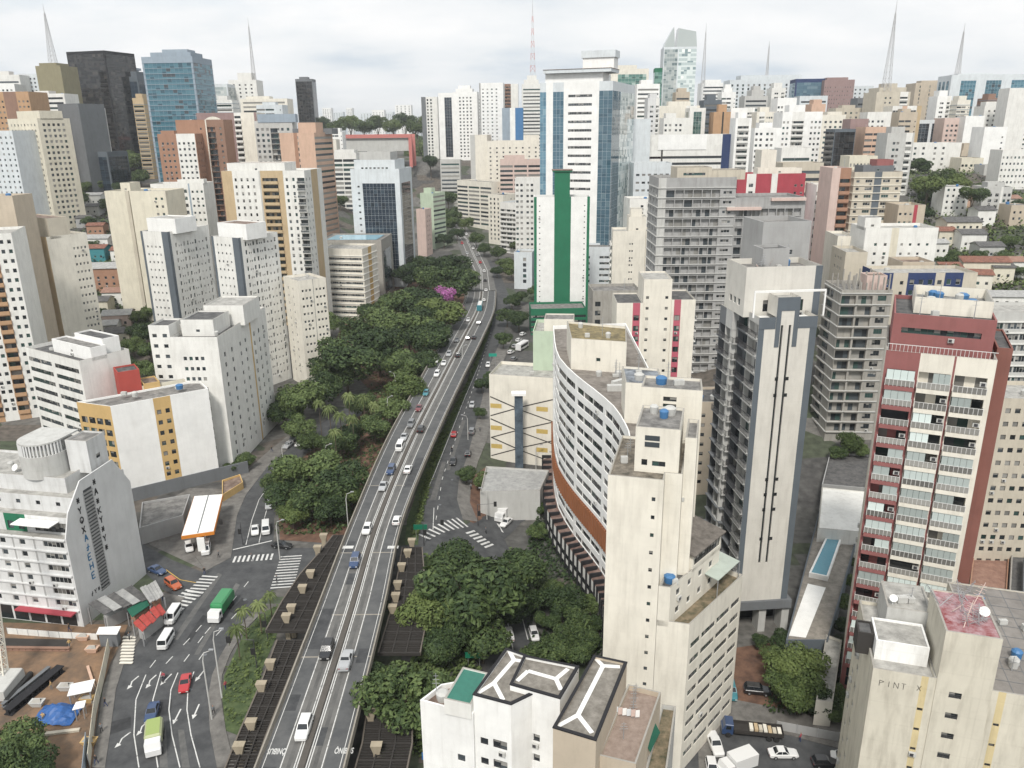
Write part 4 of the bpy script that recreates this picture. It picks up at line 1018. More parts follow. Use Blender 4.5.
B.clutter([s_(8.6, 3.4), s_(3.2, 3.4), s_(3.2, 11.6), s_(8.6, 11.6)], 3, 47.85); B.clutter([s_(11.6, 1), s_(9.4, 1), s_(9.4, 12), s_(11.6, 12)], 3, 41.6); B.clutter([s_(9, 15.5), s_(1.5, 15.5), s_(1.5, 20), s_(9, 20)], 5, 49.6); B.clutter([A0, s_(3.4), along(s_(3.4), 49, 6), along(A0, 49, 6)], 2, 25.3)
B.done()

# -- white curved building with an orange finned band
CV = smooth([(10.9, 200), (10.3, 184), (10.6, 170), (13.2, 157), (16, 147.5), (18.6, 137.5), (19.5, 128), (19.3, 121.5), (17.6, 113.5), (15.2, 107)], 2)
NB = len(CV)
poly = CV+[(26.5, 112), (27, 124), (29, 150), (30, 202)]
fc = {i: F('r,4,1.35' if i % 3 else 'b,.9 r,3,1.35', fh=2.8, zb=7.2, top=.8, sill=.8, dark=True) for i in range(NB-1)}
A_ = Bldg('long curved white building with ribbon windows and an orange finned band', poly, -7, 38, 'bright', fc, name='curved_building', cap=100, roof=roofmat('brown grey roof deck', (.12, .105, .09), (.26, .235, .21)), par=.9)
def off(pts, d):
    out = []
    for i, p in enumerate(pts):
        a, b = pts[max(0, i-1)], pts[min(len(pts)-1, i+1)]; L_ = math.hypot(b[0]-a[0], b[1]-a[1]); out.append((p[0]+(b[1]-a[1])/L_*d, p[1]-(b[0]-a[0])/L_*d))
    return out
ORG = paint('orange brown fins', (.30, .12, .055), .5); m_ = MB(A_.o); fine = smooth(CV, 5); o2 = off(fine, .45); o1 = off(fine, .05)
for i in range(0, len(fine)-1):
    a, b = o1[i], o2[i]; d = (fine[i+1][0]-fine[i][0], fine[i+1][1]-fine[i][1]); L_ = math.hypot(*d); u = (d[0]/L_, d[1]/L_)
    m_.obox(((a[0]+b[0])/2, (a[1]+b[1])/2), u, .40, .3, 6.6, 11.3)
m_.build('orange_fins', ORG, A_.root)
bkg = MB(A_.o); o4 = off(fine, .03)
for p, q in zip(o4, o4[1:]): bkg.face([(*p, 6.75), (*q, 6.75), (*q, 11.1), (*p, 11.1)])
bkg.build('orange_band_backing', GLASS[0], A_.root)  # dark backing strip seen in the gaps between the fins
m_ = MB(A_.o); o3 = off(fine, .12)
for p, q, p2, q2 in zip(o3, o3[1:], off(fine, .02), off(fine, .02)[1:]):
    m_.face([(*p, 6.4), (*q, 6.4), (*q, 6.75), (*p, 6.75)]); m_.face([(*p, 11.1), (*q, 11.1), (*q, 11.45), (*p, 11.45)]); m_.face([(*p, 11.45), (*q, 11.45), (*q2, 11.45), (*p2, 11.45)]); m_.face([(*p, 6.75), (*q, 6.75), (*q2, 6.75), (*p2, 6.75)])
    m_.face([(*p, 8.7), (*q, 8.7), (*q, 8.85), (*p, 8.85)])
m_.build('orange_band_rails', paint('dull brown rails', (.25, .10, .05), .4), A_.root)
# podium of white panels between black frames
pin, pout = off(CV, .04), off(CV, 2.6); m_ = MB(A_.o); fr = MB(A_.o); tp = MB(A_.o); gl = MB(A_.o)
for i in range(NB-1):
    a, b = pout[i], pout[i+1]; d = (b[0]-a[0], b[1]-a[1]); L_ = math.hypot(*d); u = (d[0]/L_, d[1]/L_); n = (u[1], -u[0])
    for z0, z1, mm in ((-6.8, -4.5, gl), (-4.5, -3.2, m_), (-3.2, -2.0, gl), (-2.0, .4, m_)):
        mm.face([(*a, z0), (*b, z0), (*b, z1), (*a, z1)])
    tp.face([(*a, .4), (*b, .4), (*pin[i+1], .9), (*pin[i], .9)])
    for k in (0, .5):
        p = (a[0]+d[0]*k, a[1]+d[1]*k); c = (p[0]-n[0]*1.1, p[1]-n[1]*1.1)
        fr.obox((p[0]+n[0]*.15, p[1]+n[1]*.15), u, .4, .35, -6.9, 1.5); fr.obox(c, u, .4, 2.3, .7, 1.5)
m_.build('podium_panel', PM('white'), A_.root); gl.build('podium_glass', GLASS[0], A_.root); fr.build('black_frames', PM('black'), A_.root); tp.build('podium_roof', roofmat('rust stained podium roof', (.10, .06, .05), (.26, .18, .15)), A_.root)
YM = roofmat('yellow lichen roof', (.10, .085, .05), (.30, .24, .12), .7)
A_.block([(12.8, 164), (24.2, 160.5), (26, 174), (13.0, 180)], 37.05, 44, 'ivory', {0: F('b,4.5 w,1.6,1,.9,.8 b,4.5', fh=3.6, zb=.6, sill=1.6)}, YM, .5, 'penthouse')
A_.block([(19.8, 131), (26.2, 129.5), (27, 139), (20.6, 141)], 37.05, 44.6, 'ivory', {0: F('b,2.6 w,2.2,1,1.9,.7 b,1.4', fh=2.2, zb=.8, sill=.8, dark=True)}, roofmat('tarpaulin roof', (.05, .055, .06), (.30, .33, .37), .5), .4, 'penthouse')
m_ = MB(A_.o); m_.obox((20.5, 149), (1, 0), 3.2, 1.1, 37.1, 38.3); m_.obox((22, 152), (.8, .6), 4.5, 1.0, 37.1, 38.5); m_.build('air_conditioner', PM('lgrey'), A_.root); A_.clutter([(12.5, 166), (18, 150), (26, 150), (24, 160)], 7, 37.1); A_.clutter([(13.5, 164), (24, 161), (25.4, 173), (13.6, 179)], 4, 43.5); A_.clutter([(20.2, 131.4), (26, 130), (26.6, 138.5), (21, 140)], 4, 44.2)
A_.done()

# -- white and grey tower with balconies down both flanks
FL = (41.7, 129.5); yaw = 5
q_ = lambda s, d, FL=FL, yaw=yaw: along(along(FL, yaw, s), yaw+90, d)
C_ = Bldg('tall white tower with charcoal stripes, slit windows and dark balconies down its flanks', [q_(0, 0), q_(10.2, 0), q_(10.2, 9), q_(0, 9)], 1.2, 56.2, 'stone',
          {0: F('b,.95,slate b,2.6 v,.55,.42 b,.75 v,.55,.42 b,.1 b,2.9 b,1.2,slate'.replace('b,.95', 'c,.95').replace('b,1.2,slate', 'c,1.15,slate'), fh=3, zb=8, top=1.4), 3: F('k,4.5,dark,.4,dgrey k,4.5,dark,.4,lgrey', fh=3, zb=.4, top=.6), 1: F('c,.8,slate k,4,dark,.4,lgrey k,4,dark,.4,lgrey', fh=3, zb=.4, top=.6)}, cap=80, roof=PM('bright'), par=.7)
m_ = MB(C_.o)
for s0, s1 in ((.0, 2.9), (6.9, 10.2)): m_.prism([q_(s0, -.06), q_(s1, -.06), q_(s1, -.005), q_(s0, -.005)], 54.2, 56.25)
m_.prism([q_(2.95, -.09), q_(6.85, -.09), q_(6.85, -.005), q_(2.95, -.005)], 57.3, 59.6); m_.prism([q_(2.95, -.09), q_(3.75, -.09), q_(3.75, -.005), q_(2.95, -.005)], 51, 57.29); m_.prism([q_(6.05, -.09), q_(6.85, -.09), q_(6.85, -.005), q_(6.05, -.005)], 51, 57.29)
m_.build('charcoal_band', PM('slate'), C_.root)
m_ = MB(C_.o)
for s in (3.95, 5.85):
    for z in (20, 23, 26, 42, 45, 14): m_.obox(q_(s, -.03), (math.cos(R(yaw)), math.sin(R(yaw))), .55, .05, z, z+.6)
m_.build('vent_window', GLASS[0], C_.root)
C_.block([q_(2.95, .0), q_(6.85, .0), q_(6.85, 4), q_(2.95, 4)], 56.21, 59.6, 'stone', {}, ROOFS[2], .4, 'penthouse')
C_.block([q_(-1.1, 4.5), q_(12.4, 4.5), q_(12.4, 14), q_(-1.1, 14)], 55.3, 64.0, 'stone', {0: F('b,3.4 w,1.2,1,.9,2.0 b,.4 w,1,1,.8,.8 b,4 w,1.2,1,.9,2 b,1.6 c,1.3,slate', fh=4.2, zb=.5, top=1, sill=.4, dark=True), 3: F('b,2 w,6,3,1.2,1.2 b,1.5', fh=4, zb=.6, sill=1)}, ROOFS[0], 1.0)
C_.block([q_(-1.2, 9.02), q_(10.2, 9.02), q_(10.2, 15.5), q_(-1.2, 15.5)], -7, 55.28, 'lgrey', {3: F('k,3.2,dark,.45,dgrey k,3.2,dark,.45,lgrey', fh=3, zb=8.6, top=.6), 0: F('k,1.2,dark,.9,lgrey b,10', fh=3, zb=8.6, top=.6)}, ROOFS[1], .2)
C_.block([q_(10.22, 9.5), q_(14.6, 9.5), q_(14.6, 16), q_(10.22, 16)], -7, 57.5, 'slate', {0: F('k,1.6,dark,.8,lgrey b,2.4', fh=3, zb=8.6, top=1.5)}, ROOFS[1], .5)
C_.block([q_(5.2, 14.2), q_(14.2, 14.2), q_(14.2, 24), q_(5.2, 24)], 50, 70.4, 'grey', {0: F('b,5 w,1.1,1,.9,.9 b,3', fh=4, zb=13.4, top=.6)}, ROOFS[0], .9)
C_.block([q_(3.4, 9), q_(8.2, 9), q_(8.2, 13.8), q_(3.4, 13.8)], 63, 66.4, 'grey', {}, ROOFS[1], .5, 'penthouse')
fr_ = MB(C_.o)
for s in (-1.0, 11.2): fr_.obox(q_(s, .3), (1, 0), .25, .25, 56.2, 60.4)
fr_.obox(q_(5.1, .3), (math.cos(R(yaw)), math.sin(R(yaw))), 12.4, .25, 60.4, 60.75); fr_.build('roof_frame', PM('bright'), C_.root)
# the podium: dark void, pier and slab edge
m_ = MB(C_.o); m_.prism([q_(-1, -.5), q_(11, -.5), q_(11, 8.98), q_(-1, 8.98)], -.6, 1.19); m_.build('podium_slab', PM('dgrey'), C_.root)
for s in (0.2, 5.5, 10): m_ = MB(C_.o); m_.prism([q_(s-.4, .2), q_(s+1.0, .2), q_(s+1.0, 3), q_(s-.4, 3)], -7, -.61); m_.build('podium_pier', PM('lgrey'), C_.root)
m_ = MB(C_.o); m_.prism([q_(-.5, 5), q_(10.2, 5), q_(10.2, 8.9), q_(-.5, 8.9)], -7, -.61); m_.build('podium_void', GLASS[0], C_.root)  # dark block put in for the shade of the open void
C_.clutter([q_(3, 5), q_(11, 5), q_(11, 13), q_(3, 13)], 4, 63.0); tangle(C_.root, C_.o, q_(6, 8), 4.5, 2.5, 63.0, 5, 8)
C_.done()

# -- the flat roofed podium with a lap pool, between that tower and the red one
x0, y0 = PZ(788, 640, -1); x1, y1 = PZ(829, 642, -1)
pp = [PZ(786, 640, -1), PZ(828, 640, -1), PZ(868, 500, -1), PZ(824, 492, -1)]
pod = Bldg('low charcoal podium with a narrow blue lap pool on its deck', pp, -7, -1, 'slate', {}, cat='building', name='pool_podium', roof=roofmat('deck paving', (.17, .155, .135), (.30, .275, .24), .8), par=.4)
pc = [PZ(815, 578, -.4), PZ(824, 588, -.4), PZ(843, 534, -.4), PZ(829, 531, -.4)]
pc[0] = PZ(809, 573, -.4); pc[1] = PZ(828, 577, -.4)
m_ = MB(pod.o); io = inset(pc, .35)
for i in range(4):
    j = (i+1) % 4; m_.face([(*pc[i], -.3), (*pc[j], -.3), (*io[j], -.3), (*io[i], -.3)]); m_.face([(*pc[i], -1.4), (*pc[j], -1.4), (*pc[j], -.3), (*pc[i], -.3)]); m_.face([(*io[j], -.6), (*io[i], -.6), (*io[i], -.3), (*io[j], -.3)])
m_.build('pool_rim', PM('bright'), pod.root)
m_ = MB(pod.o); m_.face([(*p, -.5) for p in io]); m_.build('pool_water', flat('pool water', (.16, .34, .42), .08, spec=.6, var=.1), pod.root)
m_ = MB(pod.o); m_.face([(*p, -1.36) for p in (PZ(789, 634, -1), PZ(806, 636, -1), PZ(826, 586, -1), PZ(808, 582, -1))]); m_.build('white_deck', PM('bright'), pod.root)
wp = [PZ(818, 528, 2), PZ(862, 532, 2), PZ(872, 492, 2), PZ(822, 487, 2)]
tag(Bldg('plain white flat roofed hall behind the lap pool', wp, -6, 2, 'white', {}, name='hall', roof=PM('white'), par=.3).root)
pod.done()

# -- white house block with white seamed flat roofs at the bottom edge
zz = 23.6
def pq(l, z): return [PZ(*p, z) for p in l]
WF = F('b,2.6 w,1,1,.75,.8 b,1.4 w,1,1,.75,.8 b,1 w,3.0,1,2.4,1.2 b,.6', fh=2.95, zb=3.2, top=2.2, sill=1.0, dark=True)
p1 = pq([(473, 694), (511, 704), (577, 672), (506, 648)], zz)
HR = roofmat('grey felt roof', (.13, .118, .10), (.27, .25, .22), .9)
Fb = Bldg('white plastered block at the bottom edge with white seams across its flat grey roofs', p1, -8, zz, 'bright', {0: F('b,.7 w,1.1,1,1.0,1.0 b,.4 w,2.0,1,1.8,1.25 b,.4', fh=2.95, zb=3.0, top=3.0, sill=1.0, dark=True)}, dirt=.3, roof=HR, par=.4, detail=2)
p2 = pq([(511, 683), (561, 697), (578, 672), (521, 664)], zz+.5)
Fb.block(pq([(510, 684), (560, 698), (579, 666), (524, 655)], zz+.5), -8, zz+.5, 'bright', {0: F('b,2.2 w,1.7,1,1.5,1.05 b,2.4', fh=2.95, zb=3.2, top=3.3, sill=1.0, dark=True)}, HR, .4)
Fb.block(pq([(420, 700), (473, 714), (486, 676), (441, 684)], 21.2), -8, 21.2, 'bright', {0: F('b,3.4 w,1.2,1,1.0,1.0 b,.7', fh=2.95, zb=3.0, top=3.0, dark=True)}, ROOFS[3], .7)
Fb.block(pq([(444, 700), (471, 706), (488, 674), (463, 668)], 22.4), 20.4, 22.6, 'white', {0: F('b,.3 r,1.6,.55 b,1.5', fh=2, zb=.2, top=.1, sill=.7)}, flat('green roof membrane', (.035, .16, .12), .7, var=.2), .15, 'penthouse')
p3 = pq([(553, 727), (596, 740), (627, 662), (594, 655)], 24)
Fb.block(p3, -8, 24, 'beige', {1: F('b,2 w,8,3,.8,1.2 b,2', fh=2.9, zb=26.5, top=.5, sill=.6), 0: F('b,5', fh=3)}, HR, .4)
p4 = pq([(598, 755), (636, 764), (661, 692), (628, 684)], 20.2)
Fb.block(p4, -8, 20.2, 'beige', {1: F('b,3 w,8,3,1.1,1.2 b,2', fh=2.9, zb=4)}, roofmat('terrace tiles', (.22, .165, .135), (.32, .255, .215), 1.2), .7)
p5 = pq([(640, 790), (664, 790), (676, 706), (662, 704)], 15)
Fb.block(p5, -8, 15, 'lgrey', {}, G20, .6)
# dark coping and white waterproofing seams
cop = MB(Fb.o)
def coping(poly, z, w=.35):
    io = inset(poly, w); oo = inset(poly, -.06)
    for i in range(len(poly)):
        j = (i+1) % len(poly); cop.face([(*oo[i], z+.02), (*oo[j], z+.02), (*io[j], z+.02), (*io[i], z+.02)]); cop.face([(*oo[i], z-.14), (*oo[j], z-.14), (*oo[j], z+.02), (*oo[i], z+.02)])
coping(p1, zz); coping(pq([(510, 684), (560, 698), (579, 666), (524, 655)], zz+.5), zz+.5); coping(p3, 24)
cop.build('dark_coping', PM('black'), Fb.root)
SEAM = flat('white waterproofing', (.78, .78, .76), .6, var=.08)
def seams(segs, z, w=.55):
    mb = MB(Fb.o)
    for k, (a, b) in enumerate(segs):
        A, B_ = PZ(*a, z), PZ(*b, z); L_ = math.hypot(B_[0]-A[0], B_[1]-A[1]); u = ((B_[0]-A[0])/L_, (B_[1]-A[1])/L_)
        mb.obox(((A[0]+B_[0])/2, (A[1]+B_[1])/2), u, L_, w, z, z+.03+.006*k)
    mb.build('roof_seam', SEAM, Fb.root)
seams([((478, 693), (494, 683)), ((503, 700), (494, 683)), ((494, 683), (514, 660)), ((514, 660), (509, 651)), ((514, 660), (545, 665)), ((545, 665), (562, 668))], zz-.4)
seams([((517, 681), (528, 671)), ((528, 671), (556, 679)), ((556, 679), (561, 690)), ((556, 679), (568, 669))], zz+.1)
seams([((558, 726), (578, 715)), ((592, 733), (578, 715)), ((578, 715), (603, 666)), ((603, 666), (596, 659)), ((603, 666), (620, 667))], 23.6)
# laundry, planter and awning on the terrace
ln = MB(Fb.o); r5 = random.Random(2); a, b = PZ(616, 709, 20.6), PZ(642, 713, 20.6)
for k in range(6):
    f = k/6; p = (a[0]+(b[0]-a[0])*f, a[1]+(b[1]-a[1])*f); ln.obox(p, (1, .1), .5, .03, 19.9, 20.9, k % 3)
ln.build('laundry', [PM('cool'), PM('pink'), PM('bright')], Fb.root)
m_ = MB(Fb.o); a, b, c, d = PZ(644, 745, 17.5), PZ(652, 722, 17.5), PZ(660, 735, 16.2), PZ(650, 755, 16.2); m_.face([(*a, 18.2), (*d, 16.6), (*c, 16.6), (*b, 18.2)]); m_.face([(*b, 18.15), (*c, 16.55), (*d, 16.55), (*a, 18.15)]); m_.build('green_awning', flat('green canvas', (.01, .10, .06), .8), Fb.root)
m_ = MB(Fb.o); c = PZ(612, 705, 20); m_.obox(c, (.4, .9), 1.6, .8, 19.5, 20.4); m_.build('red_chest', PM('brick'), Fb.root)
Fb.clutter(p4, 4, 19.5); Fb.clutter(pq([(425, 700), (441, 704), (447, 690), (440, 688)], 21), 2, 20.5); Fb.done()

# -- white corner building on the left, blind wall with painted letters
FR = (-79.9, 125.5); yaw = -11
q_ = lambda s, d, FR=FR, yaw=yaw: along(along(FR, yaw+180, s), yaw+90, d)      # s to the left of the corner, d back
GB = Bldg('white corner block with a round rooftop tower and a blind wall of painted letters', [q_(42, 0), q_(0, 0), q_(0, 18.4), q_(42, 18.4)], -.6, 18.2, 'chalk',
          {0: F(' '.join(['w,5.4,2,2.2,1.15 c,.3,grey'.replace('c,.3', 'c,.25')]*3)+' w,3,1,1.9,1.1 w,3,1,1.2,1.1 c,.25,grey w,2.6,1,1.2,1.1 b,.4 c,.3,grey b,1.2 r,3.2,1.15 b,.3', fh=2.42, zb=4.0, top=.3, sill=.8, slab='chalk', ac=.2)}, dirt=.55, roof=ROOFS[2], par=.5, cap=100)
GB.block([q_(42, 2.2), q_(.05, 2.2), q_(.05, 18), q_(42, 18)], 17.7, 21.2, 'chalk', {0: F('b,20 w,4,1,3,2 b,1 w,4,2,1.2,1.6,green b,1.5 r,6,1.9 b,1', fh=3, zb=.3, top=.1, sill=.1, dark=True)}, ROOFS[2], .4)
GB.block([q_(42, 4.6), q_(.05, 4.6), q_(.05, 17.6), q_(42, 17.6)], 20.8, 24.0, 'chalk', {0: F('b,22 w,16,4,.9,.8 b,2', fh=2.6, zb=.3, top=.1, sill=1, dark=True)}, ROOFS[2], .5)
GB.block([q_(42, 7), q_(4, 7), q_(4, 17.2), q_(42, 17.2)], 23.5, 26.6, 'chalk', {}, ROOFS[2], .5)
m_ = MB(GB.o); prof = [(0, -.6), (0, 18.3), (1.6, 22.6), (5.7, 27.0), (14.7, 27.4), (18.6, 21.0), (18.6, -.6)]
u = along((0, 0), yaw+90, 1); nn = along((0, 0), yaw, 1)
wp = lambda d, z, o: (FR[0]+u[0]*d+nn[0]*o, FR[1]+u[1]*d+nn[1]*o, z)
m_.face([wp(d, z, .25) for d, z in reversed(prof)]); m_.face([wp(d, z, .02) for d, z in prof])
for (a, b), (c, d) in zip(prof, prof[1:]+prof[:1]): m_.face([wp(a, b, .25), wp(c, d, .25), wp(c, d, .02), wp(a, b, .02)])
m_.build('blind_wall', PM('chalk', .22), GB.root)
# louvred shaft down the blind wall
m_ = MB(GB.o)
for i in range(30):
    z = 4.0+i*.69; m_.face([wp(5.8, z, .29), wp(8.4, z, .29), wp(8.4, z+.44, .34), wp(5.8, z+.44, .34)][::-1]); m_.face([wp(5.8, z, .29), wp(8.4, z, .29), wp(8.4, z+.44, .34), wp(5.8, z+.44, .34)])
m_.build('shaft_louvres', PM('chalk'), GB.root)
m_ = MB(GB.o); m_.face([wp(6.0, 3.9, .262), wp(8.2, 3.9, .262), wp(8.2, 24.9, .262), wp(6.0, 24.9, .262)][::-1]); m_.face([wp(6.0, 3.9, .262), wp(8.2, 3.9, .262), wp(8.2, 24.9, .262), wp(6.0, 24.9, .262)]); m_.build('shaft_back', PM('dgrey'), GB.root)
Aw = along(FR, yaw, .26)
strokes(GB.root, GB.o, Aw, yaw+90, 4.0, 23.0, word('*YDX'), INK, .26, 1.3, True); strokes(GB.root, GB.o, Aw, yaw+90, 8.7, 24.6, word('*A*KY*Y*'), INK, .26, 1.3, True)
strokes(GB.root, GB.o, Aw, yaw+90, 4.2, 15.4, word('AJEHE'), INKB, .26, 1.3, True); strokes(GB.root, GB.o, Aw, yaw+90, 3.2, 4.5, word('JY*XD'), INK, .16, .9)
# round rooftop tower with open fins
cc = q_(10.5, 10.5); m_ = MB(GB.o); N_ = 20; rad = 4.1
ring = [(cc[0]+rad*math.cos(R(yaw)+math.pi+math.pi*i/N_), cc[1]+rad*math.sin(R(yaw)+math.pi+math.pi*i/N_)) for i in range(N_+1)]
bk = [along(ring[-1], yaw+90, 5), along(ring[0], yaw+90, 5)]
m_.prism(ring+bk, 26, 30.4); m_.prism(inset(ring+bk, 1.0), 30.41, 32.6); m_.prism(inset(ring+bk, .12), 32.61, 32.9); m_.build('round_tower', PM('lgrey', .6), GB.root)
m_ = MB(GB.o)
for p in inset(ring+bk, .25)[:-2]: m_.obox(p, (1, 0), .28, .28, 30.41, 32.6)
m_.build('round_tower_fins', PM('chalk'), GB.root)
GB.block([q_(6, 11), q_(1.5, 11), q_(1.5, 16), q_(6, 16)], 26, 32.5, 'chalk', {1: F('b,1.5 w,1.4,1,1.1,.9 b,1.6', fh=4, zb=.6, sill=1.6, dark=True)}, ROOFS[0], .3, 'penthouse')
for a0, a1 in ((2.5, 10.5), (17.5, 22)): m_ = MB(GB.o); m_.prism([q_(a1, -.3), q_(a0, -.3), q_(a0, 2.1), q_(a1, 2.1)], 20.3, 20.45); m_.build('terrace_awning', PM('bright'), GB.root)
m_ = MB(GB.o)
for i in range(12): a = 1+i*3.4; m_.prism([q_(a+2.9, -.08), q_(a, -.08), q_(a, -.01), q_(a+2.9, -.01)], .2, 3.0)
m_.build('shop_front', [GLASS[0]], GB.root)
m_ = MB(GB.o); m_.prism([q_(12.5, -1.6), q_(.5, -1.6), q_(.5, -.1), q_(12.5, -.1)], 3.1, 3.35); m_.build('shop_awning', PM('crimson'), GB.root)
GB.clutter([q_(30, 8), q_(14, 8), q_(14, 16), q_(30, 16)], 3, 26.1)
dish(GB.root, GB.o, q_(16, 9), 26.1, .7)
GB.done()
# ---------------------------------------------------------------- the middle distance
LT = tower
G_ = dict(fh=3.0, zb=3.5, top=1.0)
# left bank
LT('white seven storey ribbon window slab behind the round rooftop tower', 25, 347, (79, 361), 200, d=(128, 345), f='b,.5 r,6,1.15 b,.8 r,6,1.15 b,.5', side='b,1', roof=ROOFS[1], ph=[(.3, 1.0, .25, .55, 3.4, 'bright'), (.45, .95, .56, .9, 4.6, 'bright')], fo=dict(fh=2.75, zb=2.5, top=1, dark=True), cl=3)
hp = rect((-95.4, 177), 35, 22.6, 9); h3 = hp[3]; hp[3] = along(hp[0], 160, 10.5)
H_ = Bldg('white blind gable block split by an ochre window shaft, with a yellow side', hp, -1, 25.2, 'bright', {0: F('b,9.3 w,3.9,2,1.0,1.15,ochre b,9', fh=2.75, zb=4.5, top=1.6, sill=.9, dark=True), 3: F('c,.4,ochre w,9,4,1.9,1.6,ochre c,.4,ochre', fh=2.75, zb=4, top=3, sill=.6, dark=True)}, roof=ROOFS[0], par=.5, dirt=.16)
H_.block([along(h3, 35, 9.4), along(h3, 35, 13.2), along(along(h3, 35, 13.2), 125, 6), along(along(h3, 35, 9.4), 125, 6)], 20, 26.6, 'ochre', {}, ROOFS[3], .3)
q_ = along(along(h3, 35, 4), 125, .5)
H_.block([along(q_, 35, 0), along(q_, 35, 5), along(along(q_, 35, 5), 125, 6), along(q_, 125, 6)], -1, 30.5, 'red', {1: 'cream'}, ROOFS[1], .4)
H_.block([along(q_, 35, 5.02), along(q_, 35, 20), along(along(q_, 35, 20), 125, 5), along(along(q_, 35, 5.02), 125, 5)], -1, 26, 'cream', {}, ROOFS[0], .4)
m_ = MB(H_.o); a = along(hp[0], 35, -.0); m_.prism([along(a, -55, .35), along(along(a, 35, 30), -55, .35), along(a, 35, 30), along(a, 35, 0)], -1, 3.4); m_.build('base_wall', PM('dgrey'), H_.root)
H_.clutter(hp, 4); H_.done()
J_ = LT('white block of paired windows with stepped water tank boxes beside the ochre shaft building', 170, 337, (217, 337), 196, d=(266, 318), f='b,2.2 w,5.5,4,.9,1.0 b,3.4', side='b,.6 w,5,2,1.1,1.3 b,.8 w,4,2,1,1.2 b,1 c,.5,ochre w,6,3,1.1,1.4 b,.6', roof=ROOFS[1], ph=[(.1, .8, .12, .42, 4.4), (.2, 1.1, .45, .8, 5.6)], fo=dict(fh=2.75, zb=3, top=2.2), cl=2, name='apartment_building', done=False)
J_.block(rect(along(J_.poly[0], 90, 6), -4, 4, 10), J_.z0, J_.z1+2, 'white', {0: F('w,4,1,2,1', fh=2.75)}, ROOFS[1], .5); J_.block([along(p, 174, 5.5) for p in rect(J_.poly[0], -4, 5.4, 8)], J_.z0, J_.z1+3, 'white', {0: F('w,5,2,1.2,1', fh=2.75)}, ROOFS[1], .5)
J_.done()
KS = 'c,1,slate b,1 w,1.5,1,.8,1.5 w,1.6,2,.5,.7 w,3,2,.8,1.5 w,1.6,2,.5,.7 w,1.5,1,.8,1.5 w,3,2,.6,.7 w,1.6,1,.8,1.5 b,.6'
for lab, a, b, d, Y, ex in (('white tower with slate corner strips, left of the twin pair', (140, 231), (167, 232), (208, 226), 283, 0), ('white tower with slate corner strips, right of the twin pair', (211, 236), (238, 238), (277, 229), 268, 1)):
    LT(lab, *a, b, Y, d=d, f='c,.9,slate b,.5 w,6.5,4,.65,.75 b,.5 c,2.4,slate', side=KS, roof=ROOFS[1], ph=[(.1, 1.15, .12, .62, 5.2, 'bright', 0)], fo=dict(fh=2.75, zb=3, top=1.4), cl=1, cap=100)
LT('pale cream slab on stilts with two bays of small windows, beside the right twin tower', 283, 276, (298, 281), 276, d=(325, 270), col='ivory', f='b,1 w,5,2,.8,1 b,2', side='b,1.2 w,7,3,.75,.85 b,.8 c,.3,dgrey b,.8 w,7,3,.75,.85 b,.6', fo=dict(fh=2.7, zb=4.2, top=1), roof=ROOFS[2], cl=2)
LT('tan and white tower with small white balconies, behind the twin towers', 221, 171, 304, 345, -6, 22, 'white', 'c,4,tan w,9,4,.9,1.3 b,1 c,.6,lgrey c,.5,tan k,6,solid,.6,tan c,2,tan w,5,2,1,1.4 k,3,bars,.7,white', 'w,4,2,.9,1.2 c,4,tan b,3', ph=[(.05, .75, .1, .7, 4, 'white')], fo=dict(fh=2.9, top=1.6), roof=ROOFS[2])
LT('ivory slab with continuous rows of windows and one yellow edged white end', 316, 248, (362, 249), 372, d=(376, 239), col='ivory', f='c,1.2,tan r,22,1.1 b,.6', side='b,4 c,2.4,ochre b,4', fo=dict(fh=2.85, zb=3, top=.8, sill=.9, slab='white'), roof=ROOFS[2], cap=60)
O_ = LT('low grey office block with a pale blue pool on its roof', 318, 240, 381, 408, -4, 26, col='concrete', f='b,14 b,1', side='b,2 g,10,2,navy b,3', fo=dict(fh=3.2, zb=4, top=4.5), roof=ROOFS[0], par=.6, cl=1, done=False)
m_ = MB(O_.o); io = inset(O_.poly, 3.2); m_.face([(*p, O_.z1-.3) for p in io]); m_.build('roof_pool', flat('roof pool blue', (.30, .50, .60), .2, var=.25), O_.root)
O_.done()
P_ = LT('grey framed glass office block with a flared roof crown, left of the avenue', 350, 169, 399, 440, -9, 24, col='cool', f='b,3 w,3,1,1.2,.9 b,1 g,20,2.1,navy b,3', side='b,1.6 g,9,1.8,dark b,2', fo=dict(fh=3.4, zb=6, top=5.5, sill=1.2), roof=ROOFS[2], name='office_tower', done=False, cl=0)
P_.box((P_.poly[0], P_.poly[1]), 1.5, P_.w-3, 2.5, P_.d-3, 5.5, 'cool', faces={0: F('b,3 w,14,7,1.3,.8 b,3', fh=3, zb=.2, top=.5, sill=.6)}); P_.box((P_.poly[0], P_.poly[1]), 4, P_.w-6, 5, P_.d-6, 9.5, 'lgrey'); P_.done()
LT('pink strip apartment block beside the glass office on the avenue', 416, 209, 425, 520, -20, 9, col='pink', f='b,3', side='b,1 w,3,2,1,1 b,1', roof=ROOFS[0])
LT('pale green grey apartment block with ribbon windows facing the avenue', 420, 193, 433, 545, -25, 16, col='pale', f='b,6', side='r,12,1.3', fo=dict(fh=3), roof=ROOFS[2], ph=[(.1, .7, .2, .5, 4)])
LT('salmon tower with a dark recessed stair shaft and ribbed right side', 279, 133, 314, 440, -14, (332, 131), col='salmon', f='b,9 c,2.2,brick w,.8,1,.6,1.6 b,10', side='r,9,1.2 b,.3', fo=dict(fh=2.9, top=1), roof=ROOFS[1], ph=[(.45, .95, .2, .6, 6, 'salmon'), (.05, 1.2, .6, .95, 3, 'dgrey')])
